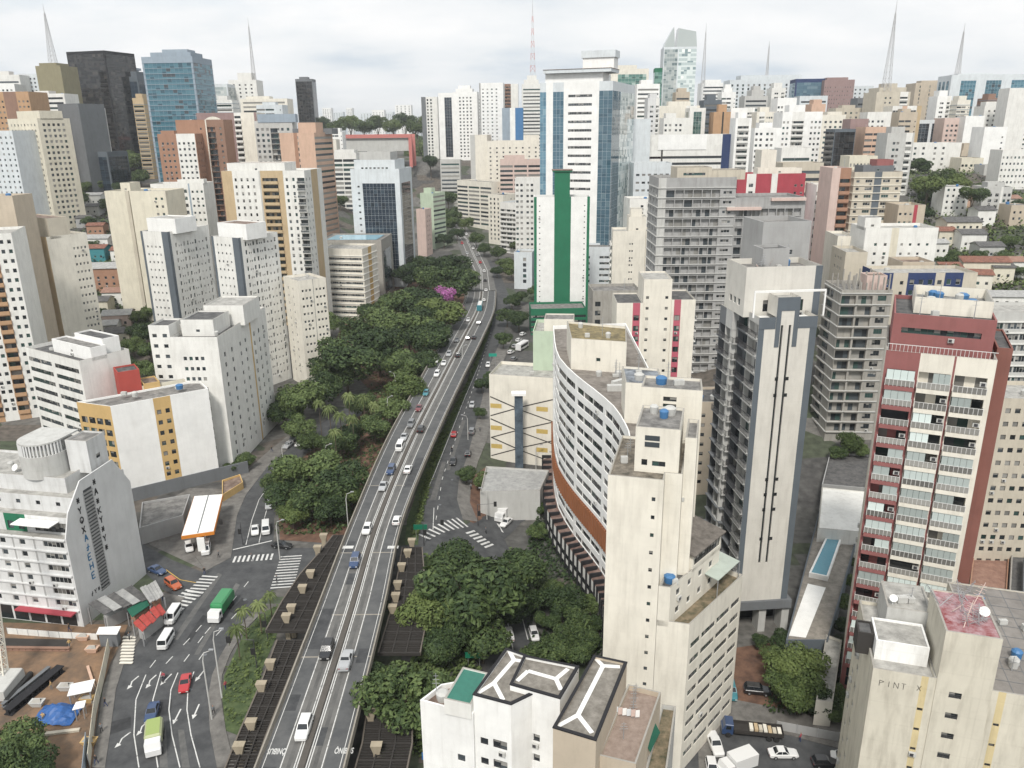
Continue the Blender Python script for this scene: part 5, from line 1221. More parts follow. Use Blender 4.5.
LT('grey apartment block in a dark blue grey roof frame, left of the salmon tower', 254, 121, 292, 470, 4, 14, 'lgrey', 'w,8,3,1.4,1.5 k,5,bars,.8,lgrey w,6,2,1.4,1.5 b,1', 'b,5', ph=[(.1, 1.1, -.02, .5, 4.5, 'steel')], roof=ROOFS[0])
LT('brick red and white tower with square windows, front left of the taller brown tower', 157, 134, 195, 424, 3, 14, 'brick', 'b,1 w,7,3,1.1,1.2,brick b,1 w,9,4,1.1,1.2,white b,.3', 'w,10,4,1,1.2', ph=[(.05, .4, .2, .5, 2.5)], roof=ROOFS[2], fo=dict(fh=2.9))
LT('tall brown brick tower with a stack of recessed balconies on its right', 175, 120, 223, 436, 2, 16, 'brick', 'b,9,brick w,2,1,.9,1,brick b,1 b,.5,ivory k,3.4,bars,1,brown c,.6,brown w,3,1,1,1.1,brown', 'b,4', fo=dict(fh=2.9), roof=ROOFS[1], cap=60)
AR = LT('cream tower with a big round arch on its front and mauve edges', 196, 113, 256, 476, 2, 20, 'ivory', 'c,22,mauve c,3.2,mauve k,4.5,solid,.7,white b,9 c,1.6,mauve', 'b,5', roof=ROOFS[1], fo=dict(fh=3), done=False)
m_ = MB(AR.o); A, B_ = AR.poly[0], AR.poly[1]; u = ((B_[0]-A[0])/AR.w, (B_[1]-A[1])/AR.w); n = (u[1], -u[0]); pts = [(2, -60), (AR.w*.5, -60)]
pts += [(AR.w*.27+AR.w*.21*math.cos(math.pi*i/16), -AR.w*.21-2+AR.w*.21*math.sin(math.pi*i/16)) for i in range(17)]
m_.face([(A[0]+u[0]*a+n[0]*.2, A[1]+u[1]*a+n[1]*.2, AR.z1+z) for a, z in [(AR.w*.06, -60), (AR.w*.48, -60)]+pts[2:]]); m_.build('arch_panel', PM('ivory'), AR.root); AR.done()
LT('blind cream slab above the low houses, left of the white terrace block', 104, 191, 128, 330, -8, 18, 'cream', 'b,6 c,1,sand', 'b,1', ph=[(.6, 1, .1, .5, 4)], roof=ROOFS[2])
LT('cream block with one column of small windows, next to the blind cream slab', 129, 191, 165, 322, -6, 15, 'cream', 'b,8 w,4,2,1,1 b,.5', 'b,1', roof=ROOFS[2])
LT('white block with grid balconies behind the left twin tower', 150, 184, 203, 352, 2, 14, 'white', 'b,3 w,5,2,1.4,1.5 b,.6 w,5,2,1.4,1.5 c,.6,steel w,5,3,.9,1', 'b,1', roof=ROOFS[0], ph=[(.5, 1, .1, .4, 2.5)])
T_ = LT('tan and cream slab pair with a blank right flank, above the dark roofed white slab', 5, 232, (46, 237), 288, d=(86, 231), col='ivory', f='w,4,2,1,1.3,white b,2.5,bright k,3,bars,.8,tan c,5,tan', side='b,14 w,9,4,.7,.9 b,1', roof=ROOFS[2], fo=dict(fh=2.8), ph=[(.3, 1.0, .1, .6, 7, 'sand')], cap=80)
LT('white tower with orange panelled bays cut by the left edge', -75, 237, (11, 233), 232, d=(26, 231), col='white', f='w,6,3,1.1,1.2 b,.6 k,3.4,solid,.5,orange w,4,2,1.1,1.2 k,3.4,solid,.5,orange b,.6 w,4,2,1,1.2', side='b,1', roof=ROOFS[2], fo=dict(fh=2.9, zb=3), cl=1)
LT('beige blank lift block rising behind the orange and white tower', -30, 196, 12, 262, -4, 10, 'beige', 'b,1', 'b,1', roof=ROOFS[2])
LT('cream hotel slab with regular square windows on both faces', 7, 119, 37, 490, -30, (69, 116), col='cream', f='b,1 w,16,8,1.1,1.3 b,1', side='b,2 w,15,5,1.6,1.5 b,3', detail=1, roof=ROOFS[2], ph=[(.25, 1.0, .1, .8, 5), ], fo=dict(fh=3.1, top=2))
LT('pale grey slab with small windows, left of the cream hotel', -28, 131, 12, 468, -14, 18, 'cool', 'w,18,8,1.1,1.2', 'b,1', roof=ROOFS[2])
# centre and right
Q_ = LT('white parking tower with green edges and a tall green central spine', 534, 197, 590, 357, -2, 12, 'bright', 'c,1,green b,.6 w,1,1,.6,.5 b,5 c,6.2,green b,4.6 w,1,1,.6,.5 b,.4 c,1,green', 'c,1,green', fo=dict(fh=2.4, zb=3, top=1.2), roof=ROOFS[1], dirt=.15, done=False, name='parking_tower', cl=0)
Q_.box((Q_.poly[0], Q_.poly[1]), Q_.w*.37, Q_.w*.64, -.06, 8, 11.5, 'green', z=Q_.z1-.9); Q_.box((Q_.poly[0], Q_.poly[1]), Q_.w*.33, Q_.w*.68, -.5, 8.5, .6, 'green', z=Q_.z1+10.62, par=0); Q_.done()
LT('low green parking deck with open slots at the foot of the white and green tower', 531, 309, 586, 338, 2, 14, 'green', 'r,20,1.1', 'b,1', fo=dict(fh=2.3, zb=.8, top=.2, sill=.6, dark=True), roof=ROOFS[0], name='parking_deck', cl=0)
R_ = LT('tall pale blue office tower with a white banded front and blue glass corners', 540, 83, 613, 420, -20, (635, 84), 'cool', 'g,3.6,1.8,blue b,4,bright g,6.2,2,blue b,2.6,bright r,13.5,1.25,bright b,4,bright g,7.5,2,blue', 'g,5,2,blue g,10,2.5,pale', fo=dict(fh=4.05, zb=5, top=2.5, sill=1.3), detail=2, cap=40, roof=ROOFS[2], name='office_tower', done=False, cl=0)
e = (R_.poly[0], R_.poly[1]); w = R_.w
R_.box(e, w*.07, w*.86, .6, 14, 5, 'bright'); R_.box(e, w*.06, w*.98, -1.6, 16, 1.6, 'cool', z=R_.z1+4.15, par=0); R_.box(e, w*.56, w*.98, 4, 13, 7.5, 'bright', z=R_.z1+5.9); R_.box(e, w*.54, w*1.0, 3.4, 13.6, 3.2, 'cool', z=R_.z1+11); R_.done()
LT('pale blue low wing with grey ribbon windows at the foot of the blue office tower', 576, 247, 614, 396, -4, 14, 'cool', 'r,6,1.2 b,4 r,6,1.2', 'b,1', fo=dict(fh=3, zb=2), roof=ROOFS[0])
LT('slim light blue slab with one dark glazed notch behind the blue office tower', 628, 119, 651, 470, -6, 16, 'cool', 'b,4 b,3', 'b,1', roof=ROOFS[2])
LT('blue and white office block behind the cream stepped tower', 634, 163, 672, 432, 0, 16, 'cool', 'b,.5 w,14,6,1.8,1.1 b,.5', 'b,1', fo=dict(fh=4, sill=1.2), roof=ROOFS[0])
LT('white apartment block with stacked side balconies behind the cream stepped tower', 630, 199, 660, 346, 3, 14, 'white', 'b,3 w,3,1,1.2,1 b,.4 k,4.5,solid,.8,white', 'b,1', fo=dict(fh=2.8), roof=ROOFS[2])
LT('cream tower with stepped water tank boxes and a single column of vents', 613, 231, 652, 326, -4, 13, 'ivory', 'b,7 w,2,2,.6,.7 b,5 c,.3,sand w,2.4,1,1,1', 'k,5,solid,.6,white b,4', fo=dict(fh=2.9), roof=ROOFS[2], ph=[(.4, .85, .1, .8, 6.5), (.45, .75, .2, .6, 9.5)])
LT('raw grey concrete frame building behind the curved white block', 593, 291, 641, 252, 2, 12, 'concrete', 'w,3,1,1.8,1.6 b,11', 'w,6,3,1,1.6', fo=dict(fh=3, zb=1, dark=True), roof=ROOFS[0], dirt=.8)
sk = 'k,3.6,rail,.6,grey'
S_ = LT('wide grey grid building of open balcony bays', 659, 178, 737, 258, 0, 18, 'grey', 'b,2.2,lgrey '+'k,2.6,slab,.2,grey '*6+'b,.3 w,3.6,1,2.8,.9 b,.5', 'b,1 w,8,3,1,1.4', fo=dict(fh=3.05, zb=2, top=2.2, slab='lgrey', light=True), roof=ROOFS[0], dirt=.7, cap=30, done=False)
e = (S_.poly[0], S_.poly[1]); S_.box(e, 6, 17, 1.5, 12, 4, 'sand', faces={0: F('b,2 r,7,.8 b,2', fh=3, zb=.5, top=.2, dark=True)}); S_.box(e, 17.1, 28, 2.5, 12, 3, 'sand')
m_ = MB(S_.o)
for a, b, z in ((22, 33, 61.2), (36, 47, 64)): m_.prism([along(S_.poly[0], 0, a), along(S_.poly[0], 0, b), along(along(S_.poly[0], 0, b), -90, 1.2), along(along(S_.poly[0], 0, a), -90, 1.2)][::-1], z, z+.9)
m_.build('pink_canopy', PM('pink'), S_.root)
S_.block(rect(along(S_.poly[1], 0, .02), 0, 22.5, 17.5), S_.z0, S_.z1-6.4, 'grey', {0: F('b,.3 '+'k,2.6,slab,.2,grey '*8+'b,1', fh=3.05, zb=2, top=1.6, light=True)}, ROOFS[0], .8)
S_.done()
T2 = LT('white tower with two pink window stripes and a raised central lift block', 617, 303, 643.4, 210, -2, 14, 'ivory', 'b,4.2 w,1.9,1,1.5,1.5,rose b,.8', 'b,1', fo=dict(fh=2.95, zb=2.5, dark=True), roof=ROOFS[1], done=False, par=.4, cl=0)
a = T2.poly[1]; u = lambda s, d=0: along(along(a, -2, s), 88, d)
T2.block([u(.02, .5), u(7.6, .5), u(7.6, 13), u(.02, 13)], T2.z0, 48, 'ivory', {0: F('b,.3 w,1.6,1,.8,.75 b,3.6 w,1.6,1,.8,.75 b,.5', fh=2.95, zb=2.5, dark=True)}, ROOFS[2], .4)
T2.block([u(7.62), u(14, 0), u(14, 14), u(7.62, 14)], T2.z0, 42.5, 'ivory', {0: F('b,.7 w,1.9,1,1.5,1.5,rose b,4', fh=2.95, zb=2.5, dark=True), 1: F('k,4,bars,.6,white b,3', fh=2.95), 3: 'ivory'}, ROOFS[1], .4)
T2.done()
LT('beige block with paired square windows wedged behind the slender cream slab', 690, 402, 731, 186, 0, 12, 'beige', 'w,3.6,2,.95,.95 b,.4 w,3.4,1,1.7,.95 b,.3', 'b,1', fo=dict(fh=2.6, zb=3, top=1.4, dark=True), roof=ROOFS[1], par=.7, cl=4)
X_ = LT('pale blind wall building painted with black diagonal lines and yellow diamonds', 489, 374, 554, 206, -14, 13, 'ivory', 'b,1', 'b,1', left='b,1', roof=ROOFS[2], dirt=.25, done=False, cl=1)
m_ = MB(X_.o); A, B_ = X_.poly[0], X_.poly[1]; u = ((B_[0]-A[0])/X_.w, (B_[1]-A[1])/X_.w); n = (u[1], -u[0]); W_, H0, H1 = X_.w, X_.z0+1, X_.z1
def wl_(x0, z0, x1, z1, w, mi, dp):
    L_ = math.hypot((x1-x0), (z1-z0)); a, b = -(z1-z0)/L_*w/2, (x1-x0)/L_*w/2
    m_.face([(A[0]+u[0]*p+n[0]*dp, A[1]+u[1]*p+n[1]*dp, z) for p, z in ((x0+a, z0+b), (x0-a, z0-b), (x1-a, z1-b), (x1+a, z1+b))], mi)
for k, z in enumerate((15.5, 9.0, 3.5)):
    wl_(.2, z+1.2, W_*.42, z-1.6, .34, 0, .03); wl_(W_*.42, z-1.6, W_-.2, z+1.6, .3, 0, .036); wl_(.2, z-4.4, W_*.42, z-1.7, .3, 0, .042); wl_(W_*.42, z-1.7, W_-.2, z-4.8, .28, 0, .048)
    for x in (W_*.1, W_*.82): wl_(x-1.6, z-1.4, x+1.6, z-1.4, 1.3, 1, .02)
m_.build('wall_painting', [PM('umber'), flat('faded yellow paint', (.52, .38, .12), .8, var=.2)], X_.root); X_.done()
sg = tag(empty('sign_pillar', (*PY(519, 440, 199)[:2], -1)), 'tall dark blue grey sign pillar with a white cap before the painted wall', 'sign')
m_ = MB(); m_.box(-1.1, 1.1, -.5, .5, -1, 20.5); m_.build('pillar', roofmat('mottled sign panel', (.03, .045, .06), (.12, .16, .20), .5), sg); m_ = MB(); m_.box(-1.9, 1.9, -1.2, 1.2, 20.51, 21.2); m_.build('cap', PM('bright'), sg)
LT('pale green plastered building with a cream rooftop box, left of the curved block', 533, 331, 560, 212, -6, 14, 'pale', 'b,1', 'b,1', left='b,1', roof=ROOFS[2], ph=[(.4, 1.5, .1, .6, 4, 'ivory')], cl=2, dirt=.2)
V_ = LT('unfinished concrete tower with bare floor slabs and pink netting', 842, 290, 893, 205, -4, 14, 'concrete', 'k,4,slab,.5,concrete b,.3 k,4,slab,.5,concrete b,.3 w,4,1,2.2,1.4 b,.5', 'b,1', left='k,5,slab,.5,concrete b,4', fo=dict(fh=3, zb=3.5, top=.2, slab='lgrey', dark=True), roof=ROOFS[0], dirt=.8, done=False, cl=0)
e = (V_.poly[0], V_.poly[1]); r7 = random.Random(4)
m_ = MB(V_.o)
for i in range(9):
    for j in range(3):
        p = along(along(V_.poly[0], -4, .8+i*(V_.w-1.6)/8), 86, .8+j*5); h = r7.uniform(1.2, 4.5); m_.obox(p, (1, 0), .3, .3, V_.z1-.9, V_.z1+h)
m_.build('starter_columns', PM('concrete'), V_.root)
V_.box(e, V_.w*.55, V_.w*.95, 3, 8, 4.2, 'pink'); V_.done()
W_ = LT('cream block with navy blue window panels behind the red tower', 880, 273, 978, 214, -2, 12, 'sand', 'w,3,1,1.4,1.5,navy b,1.2 w,1.6,1,.9,1 b,.4 w,6,3,1.2,1.4,navy w,2,1,1.2,1.2 w,4,2,1.2,1.5,navy b,3', 'b,1', left='w,5,2,1.1,1.6,navy b,4', fo=dict(fh=2.9), roof=ROOFS[2], cl=3)
LT('beige rooftop block behind the navy panelled building', 903, 262, 935, 228, -2, 10, 'beige', 'b,1', 'b,1', roof=ROOFS[3], cl=1)
LT('white apartment block with scattered small windows and one yellow column', 866, 228, 939, 250, -3, 13, 'white', 'b,1.4 w,4,2,.9,.9 c,1.5,cream w,7,4,.8,.8 b,1', 'b,1', left='b,1', fo=dict(fh=2.9), roof=ROOFS[2], ph=[(0, .22, .1, .6, 4)])
LT('narrow cream slab with a windowless front left of the white scattered window block', 846, 252, 868, 242, -5, 14, 'sand', 'b,1', 'b,1', left='b,2 w,6,3,1,1.1 b,2', roof=ROOFS[2])
LT('slim ivory tower with small side windows above the unfinished frame', 838, 236, 856, 262, -5, 14, 'ivory', 'b,4 w,1.6,1,1,.8', 'b,1', left='b,1', roof=ROOFS[2])
LT('grey beige tower with a dark central spine and pale balcony bands', 855, 172, 903, 300, -1, 16, 'sand', 'w,3,1,1.2,1 b,.6 w,3.6,1,2.6,1.1 c,2.6,slate w,3.6,1,2.6,1.1 b,.6 w,3,1,1.2,1', 'b,1', left='b,1', fo=dict(fh=2.75, top=1.6, slab='ivory'), roof=ROOFS[1], ph=[(.2, .85, .1, .6, 3, 'dgrey'), (.55, .9, .3, .7, 5, 'wine')])
LT('pinkish slab with brick red balconies left of the grey beige tower', 833, 168, 852, 292, -4, 15, 'pink', 'b,3 k,4,solid,.6,brick', 'b,1', left='b,1', fo=dict(fh=2.9), roof=ROOFS[2])
LT('small beige block with a crimson side fin right of the grey beige tower', 899, 205, 926, 288, -3, 12, 'beige', 'w,6,3,.9,.9 c,1.4,crimson b,3', 'b,1', left='b,1', roof=ROOFS[2])
LT('grey brutalist apartment tower with zigzag window columns above the red roofs', 984, 187, 1013, 402, -10, 15, 'lgrey', 'b,2 w,6,2,1.6,1.5 c,1,white w,4,2,1.2,1.5', 'b,1', left='w,4,2,1.2,1.4', fo=dict(fh=2.8), roof=ROOFS[0], ph=[(.2, .8, .2, .7, 3)])
LT('beige block of small shuttered windows behind the red tower, right edge', 986, 398, 1075, 150, -5, 12, 'sand', 'w,22,9,1.05,1.05', 'b,1', left='b,1', fo=dict(fh=2.85, zb=2.5, dark=True), roof=ROOFS[2], cl=3)
LT('grey grid fronted block behind the red tower roof, right edge', 990, 312, 1075, 196, -3, 12, 'lgrey', 'r,4,1.6 b,.3 r,4,1.6 b,.3 r,4,1.6 b,.3 r,4,1.6 b,.3 r,4,1.6', 'b,1', left='b,1', fo=dict(fh=2.9, slab='white'), roof=ROOFS[2])
LT('crimson fronted block with a white stair strip behind the grey grid building', 738, 174, 806, 330, 0, 12, 'crimson', 'b,3 w,3,1,1.8,1.4,white b,5 c,2,white b,5 w,4,2,1,1', 'b,1', left='b,1', fo=dict(fh=3), roof=ROOFS[0], ph=[(.3, .95, .1, .6, 3, 'ivory')])
HS = LT('white office block in a dark navy frame with a blank sign board on top', 648, 135, 735, 480, -1, 20, 'white', 'c,1,umber r,7,1.3 c,1,umber r,34,1.4 c,7,navy', 'c,5,navy', left='b,1', fo=dict(fh=3.6, zb=3, top=8.4, sill=1), detail=1, roof=ROOFS[0], done=False, cl=3, name='office_tower')
e = (HS.poly[0], HS.poly[1]); HS.box(e, HS.w*.12, HS.w*.68, -.3, 6, 8.4, 'bright', z=HS.z1-8.4); HS.done()
# ---------------------------------------------------------------- the far hillside and the ridge line
SA, SB, SC, SD = 'b,1 w,10,4,1.6,1.4 b,1', 'b,.6 r,10,1.4 b,.6', 'b,3 w,4,2,1.4,1.3 b,3 k,3.4,solid,.6,white b,1', 'w,5,2,1.5,1.4 b,1 w,5,2,1.5,1.4 b,4'
GN, GB_, GK, GG, GC, GP = 'b,1 g,20,3,navy b,1', 'b,1 g,20,3,blue b,1', 'b,.6 g,20,2.6,dark b,.6', 'b,1 g,20,3,green b,1', 'b,.8 g,20,3,cyan b,.8', 'b,1 g,20,3,pale b,1'
fo_ = dict(fh=3.3, zb=3, top=1.6)
SE, SF = 'b,2 k,4,solid,.5,white b,1 w,5,3,1.1,1.2 b,2', 'r,4,1.3 b,.3 r,4,1.3 b,2 w,2,1,.8,.8'
for irow, row in enumerate([
    # label, x1, y1, x2, Y, yaw, depth, colour, front, roof boxes
    ('very tall black gridded slab tower leaning over the left skyline', 66, 52, 104, 690, -16, 34, 'black', GK, ()),
    ('dark blue grey glass tower right of the black slab tower', 117, 77, 137, 705, -12, 24, 'slate', GN, ((.1, .9, .1, .8, 5),)),
    ('glass tower with a flat disc roof peeping behind the black slab tower', 110, 69, 128, 780, -6, 18, 'steel', GN, ((-.1, 1.2, -.1, .9, 2),)),
    ('tall cyan glass tower with a ragged steel roof crown', 141, 57, 192, 560, -4, 30, 'steel', GC, ((.1, .9, .2, .8, 4), (.3, .8, .3, .7, 6))),
    ('olive office slab carrying a lattice mast on its roof', 35, 66, 60, 645, -8, 20, 'olive', 'b,6 b,3', ((.1, .8, .1, .8, 3),)),
    ('orange brown apartment block with a dark central stripe at the left edge', -10, 92, 28, 545, -4, 20, 'orange', 'w,6,3,1.3,1.2 c,6,brown w,6,3,1.3,1.2', ()),
    ('white apartment block behind the orange brown block, left edge', -12, 75, 19, 720, 0, 18, 'white', SB, ((.2, .6, .2, .6, 4),)),
    ('pale blue and white gridded tower left of the olive slab', 18, 74, 37, 735, 0, 18, 'cool', SA, ()),
    ('low white office block in front of the olive slab', 28, 94, 64, 600, -6, 16, 'white', SB, ((.1, .5, .2, .7, 3),)),
    ('charcoal slab with a patched white end wall behind the cream hotel', 57, 104, 78, 580, -20, 22, 'dgrey', 'b,1', ()),
    ('patched white blank slab right of the charcoal slab', 77, 108, 93, 590, -14, 12, 'lgrey', 'b,1', ()),
    ('low dark blue grey office box by the hillside trees', 76, 152, 107, 585, -8, 24, 'slate', GN, ()),
    ('white gridded hotel tower with a stepped top behind the arch tower', 228, 80, 256, 760, 0, 20, 'white', SA, ((.3, .8, .2, .8, 7),)),
    ('pale glass office block left of the white gridded hotel', 206, 84, 227, 740, 0, 20, 'cool', GP, ()),
    ('wide cream block on the ridge behind the blue roof frame building', 240, 99, 287, 690, 0, 18, 'ivory', SB, ((.1, .6, .2, .8, 3),)),
    ('dark slim tower with a pale cross shaped panel on the ridge', 295, 79, 312, 860, 0, 16, 'dgrey', GK, ((.2, .7, .2, .7, 3),)),
    ('white block with dark ribbon windows behind the grey framed office', 328, 153, 356, 610, -4, 16, 'white', 'r,7,1.9 b,.4 r,7,1.9', ((.2, .9, .2, .8, 3),)),
    ('white slim tower with a dark checkered strip left of the domed tower', 421, 97, 437, 900, -8, 18, 'white', 'c,4,dgrey w,6,2,1.8,1.9 b,4', ()),
    ('white tower with a dark glass strip beside the checkered tower', 438, 93, 455, 870, -6, 18, 'bright', 'b,5 g,6,2.6,navy b,3', ()),
    ('white tower with a green banded rounded top on the ridge', 453, 92, 477, 840, -4, 18, 'bright', 'b,3 w,9,4,1.6,1.5 b,3', ((.1, .8, .1, .8, 4), (.2, .7, .2, .7, 7))),
    ('tall white tower with a thin grey outline right of the banded tower', 479, 83, 503, 800, -4, 20, 'bright', 'c,1,grey w,12,4,1.5,1.2 b,3', ()),
    ('white and brown twin fronted tower on the ridge', 498, 84, 518, 850, -2, 18, 'white', 'b,3 k,4,solid,.6,brown b,4', ()),
    ('bright blue and white slab before the red mast tower', 502, 108, 523, 760, -2, 18, 'blue', 'c,9,steel c,6,bright c,9,blue', ()),
    ('white tower under the red and white mast', 522, 84, 543, 830, 0, 18, 'white', SB, ((.1, .8, .2, .8, 5), (.25, .7, .3, .7, 9))),
    ('broad cream block of square windows above the avenue', 487, 141, 539, 655, -2, 24, 'ivory', 'w,18,8,1.3,1.2', ((.7, 1, .1, .6, 5),)),
    ('cream blank lift slab at the left end of the broad cream block', 470, 135, 487, 660, -10, 18, 'ivory', 'c,2,lgrey b,5', ()),
    ('pinkish apartment block of balconies between avenue and blue tower', 500, 160, 541, 610, 0, 18, 'pink', 'r,5,1.6 b,.6 r,5,1.6 b,.6 r,5,1.6', ((.1, .6, .1, .6, 4),)),
    ('beige office block with a pale green glass front right of the blue tower', 611, 69, 649, 700, 0, 22, 'ivory', 'b,3 g,12,3,green b,1', ((.2, .7, .2, .7, 4),)),
    ('small dark green glass slab left of the pointed glass tower', 655, 68, 665, 745, -6, 20, 'green', GG, ()),
    ('cream apartment block below the pointed glass tower', 656, 106, 700, 620, 0, 16, 'ivory', SC, ((.3, .8, .2, .7, 4),)),
    ('white block with a green glazed stair right of the cream block', 690, 108, 706, 600, 0, 16, 'white', 'b,2 g,4,2,green b,2', ()),
    ('white and brown apartment block with a dark window strip', 704, 100, 722, 640, 0, 16, 'slate', SB, ((.2, .7, .2, .7, 5),)),
    ('orange brown tower with a narrow dark slot above the navy framed office', 714, 112, 731, 590, -3, 16, 'orange', 'b,5 c,1,umber b,4', ((.3, .8, .2, .6, 6),)),
    ('white apartment tower right of the orange brown tower', 731, 108, 755, 600, -3, 16, 'bright', SC, ()),
    ('long white office slab with a steel roof structure on the ridge', 730, 80, 806, 800, 0, 24, 'cool', 'w,30,14,1.8,2', ((.15, .95, .1, .8, 5),)),
    ('low white roofed block left of the long white office slab', 702, 83, 735, 830, 0, 18, 'bright', SB, ((.1, .6, .2, .8, 4),)),
    ('deep blue glass office block with an angled crown', 796, 79, 827, 745, -6, 22, 'navy', GB_, ()),
    ('reddish brown blank faced office block', 825, 80, 855, 735, -3, 22, 'mauve', 'w,18,12,.5,1.2', ((.1, .8, .1, .5, 3),)),
    ('pale grey gridded block right of the reddish brown office', 852, 86, 874, 770, 0, 18, 'cool', SA, ()),
    ('tall beige apartment tower under the largest lattice mast', 877, 92, 911, 615, 3, 20, 'sand', SC, ((.1, .9, .1, .9, 4), (.3, .7, .3, .7, 7))),
    ('white balcony tower adjoining the tall beige mast tower', 893, 106, 922, 585, 2, 14, 'ivory', 'k,4,solid,.7,white c,2,salmon k,4,solid,.7,white c,2,tan', ()),
    ('beige grey tower of narrow bays right of the mast tower', 916, 83, 953, 745, -2, 20, 'beige', 'b,1 w,3,1,1,1.9 b,2 w,3,1,1,1.9 b,2 k,4,solid,.6,white b,4', ((.2, .7, .2, .7, 3),)),
    ('very wide grey office block with three bright blue glass bays', 952, 75, 1040, 690, -3, 24, 'cool', 'b,6 g,9,2.4,cyan b,6 g,9,2.4,cyan b,6 g,9,2.4,cyan b,7', ((.1, .5, .2, .8, 2),)),
    ('white tower cut by the right edge before the wide grey office', 1010, 88, 1050, 590, -6, 16, 'white', 'b,4 w,5,2,1.4,1.3', ()),
    ('low blue glass block below the beige grey tower', 916, 120, 947, 600, -2, 16, 'cool', 'g,5,2.4,navy b,1 g,5,2.4,navy', ()),
    ('pinkish white block with a blank bright gable', 945, 118, 966, 585, -2, 16, 'pink', SA, ()),
    ('blank bright white gable slab right of the pinkish block', 966, 116, 985, 575, -6, 14, 'bright', 'b,1', ()),
    ('white balconied block above the hillside park', 912, 143, 962, 520, -2, 16, 'white', SD, ()),
    ('white slab with a blank front right of the hillside park', 985, 127, 1008, 505, -4, 16, 'bright', 'b,4 w,2,1,1,1', ()),
    ('white block patterned with dark hexagon windows at the right edge', 1003, 150, 1050, 450, -5, 14, 'white', 'w,20,12,.9,1.2', ()),
    ('cream and grey stepped blocks above the hillside park', 962, 150, 987, 540, 0, 16, 'beige', SA, ((.1, .6, .1, .8, 5),)),
    ('tall white tower of stacked balconies in the right middle distance', 783, 112, 823, 520, 0, 18, 'bright', 'w,4,2,1.3,1.3 b,1 k,6,solid,.7,white b,3 w,6,3,1.3,1.3', ((.2, .6, .2, .7, 5),)),
    ('white slab with a plain flank behind the tall white balcony tower', 778, 98, 797, 570, -2, 16, 'bright', SD, ()),
    ('cream office slab with a square window grid right of the white towers', 822, 115, 846, 560, 0, 16, 'ivory', SA, ((.3, .9, .2, .7, 3),)),
    ('dark glass tower with small lit specks beside the cream slab', 835, 129, 856, 480, -3, 16, 'slate', GK, ()),
    ('brown slim slab behind the dark glass tower', 851, 119, 869, 500, -3, 14, 'mauve', 'b,1', ()),
    ('salmon pink block with pale window surrounds', 866, 127, 890, 480, 0, 14, 'salmon', SA, ()),
    ('cream lattice fronted low block before the salmon pink block', 850, 156, 878, 420, 0, 12, 'cream', 'w,12,8,.9,1.6', ()),
    ('grey stepped apartment tower right of the salmon pink block', 888, 133, 915, 440, -2, 14, 'lgrey', SC, ((.2, .7, .2, .7, 4),)),
    ('white block of balconies above the crimson fronted block', 755, 128, 782, 500, 0, 14, 'bright', SD, ((.2, .7, .2, .7, 4),)),
    ('narrow white slab left of the white balcony block', 736, 130, 757, 520, 0, 14, 'white', SC, ()),
    ('cream windowless slab beside the crimson front', 762, 150, 777, 370, -3, 12, 'ivory', 'b,1', ()),
    ('beige block with a grey top floor behind the crimson front', 783, 163, 824, 380, -2, 14, 'sand', SB, ()),
    ('white block stepping up behind the grey rooftop of the striped tower', 817, 185, 834, 318, -3, 14, 'white', SD, ()),
    ('grey slab tower far beyond the orange brown tower', 745, 96, 768, 660, 0, 16, 'lgrey', SB, ()),
    ('white office block with teal windows among the right towers', 800, 108, 815, 640, 0, 14, 'white', GG, ()),
    ('low white block with dark panes over the crimson front', 782, 148, 812, 420, 0, 12, 'white', SB, ()),
    ('white slab with dim ribbon windows right of the blue tower, high up', 637, 84, 660, 660, 0, 16, 'bright', SB, ((.2, .7, .2, .7, 4),)),
    ('cream apartment slab between the white blocks below the pointed tower', 664, 118, 690, 560, 0, 16, 'white', SD, ((.1, .5, .2, .7, 4),)),
    ('white balconied tower just right of the navy framed office', 736, 118, 752, 470, -2, 14, 'bright', 'b,1 k,5,solid,.6,white b,1', ((.2, .7, .2, .7, 4),)),
    ('ivory tower with thin window columns over the crimson front', 757, 112, 776, 560, -2, 14, 'ivory', SA, ((.2, .7, .2, .7, 4),)),
    ('pale grey block with a glazed top below the deep blue office', 800, 96, 828, 700, -2, 16, 'cool', SB, ()),
    ('sand coloured block below the reddish brown office', 836, 108, 862, 640, 0, 16, 'sand', SA, ((.3, .8, .2, .7, 3),)),
    ('white apartment block at the foot of the mast tower', 868, 112, 892, 560, -2, 14, 'white', SD, ()),
    ('beige stepped block left of the low blue glass block', 900, 112, 918, 570, -2, 14, 'beige', SA, ((.2, .7, .2, .7, 3),)),
    ('white block with rows of square windows before the wide grey office', 985, 106, 1012, 620, -4, 16, 'white', SA, ((.1, .5, .2, .7, 4),)),
    ('cream low block stepping up beside the hillside park', 962, 158, 984, 500, -2, 14, 'cream', SD, ()),
    ('pale block with window bands at the foot of the hexagon window block', 985, 165, 1006, 480, -3, 12, 'lgrey', SB, ()),
    ('white block on the ridge at the far left edge', -6, 84, 14, 650, 0, 16, 'bright', SA, ()),
    ('white stepped apartment block right of the cyan glass tower', 212, 100, 232, 640, 0, 16, 'white', SB, ((.2, .7, .2, .7, 4),)),
    ('pale grey block behind the arch tower on the ridge', 256, 105, 282, 640, 0, 16, 'cool', SA, ((.2, .7, .2, .7, 3),)),
    ('cream block right of the cross panel tower', 312, 140, 336, 660, 0, 14, 'ivory', SD, ()),
    ('white tower half hidden behind the domed tower', 446, 100, 462, 930, 0, 16, 'bright', SA, ()),
    ('slim white tower right of the white outlined tower', 470, 96, 484, 900, 0, 16, 'bright', SB, ((.2, .7, .2, .7, 4),)),
    ('low grey block beside the avenue trees, far end', 440, 160, 460, 700, 0, 14, 'lgrey', SB, ()),
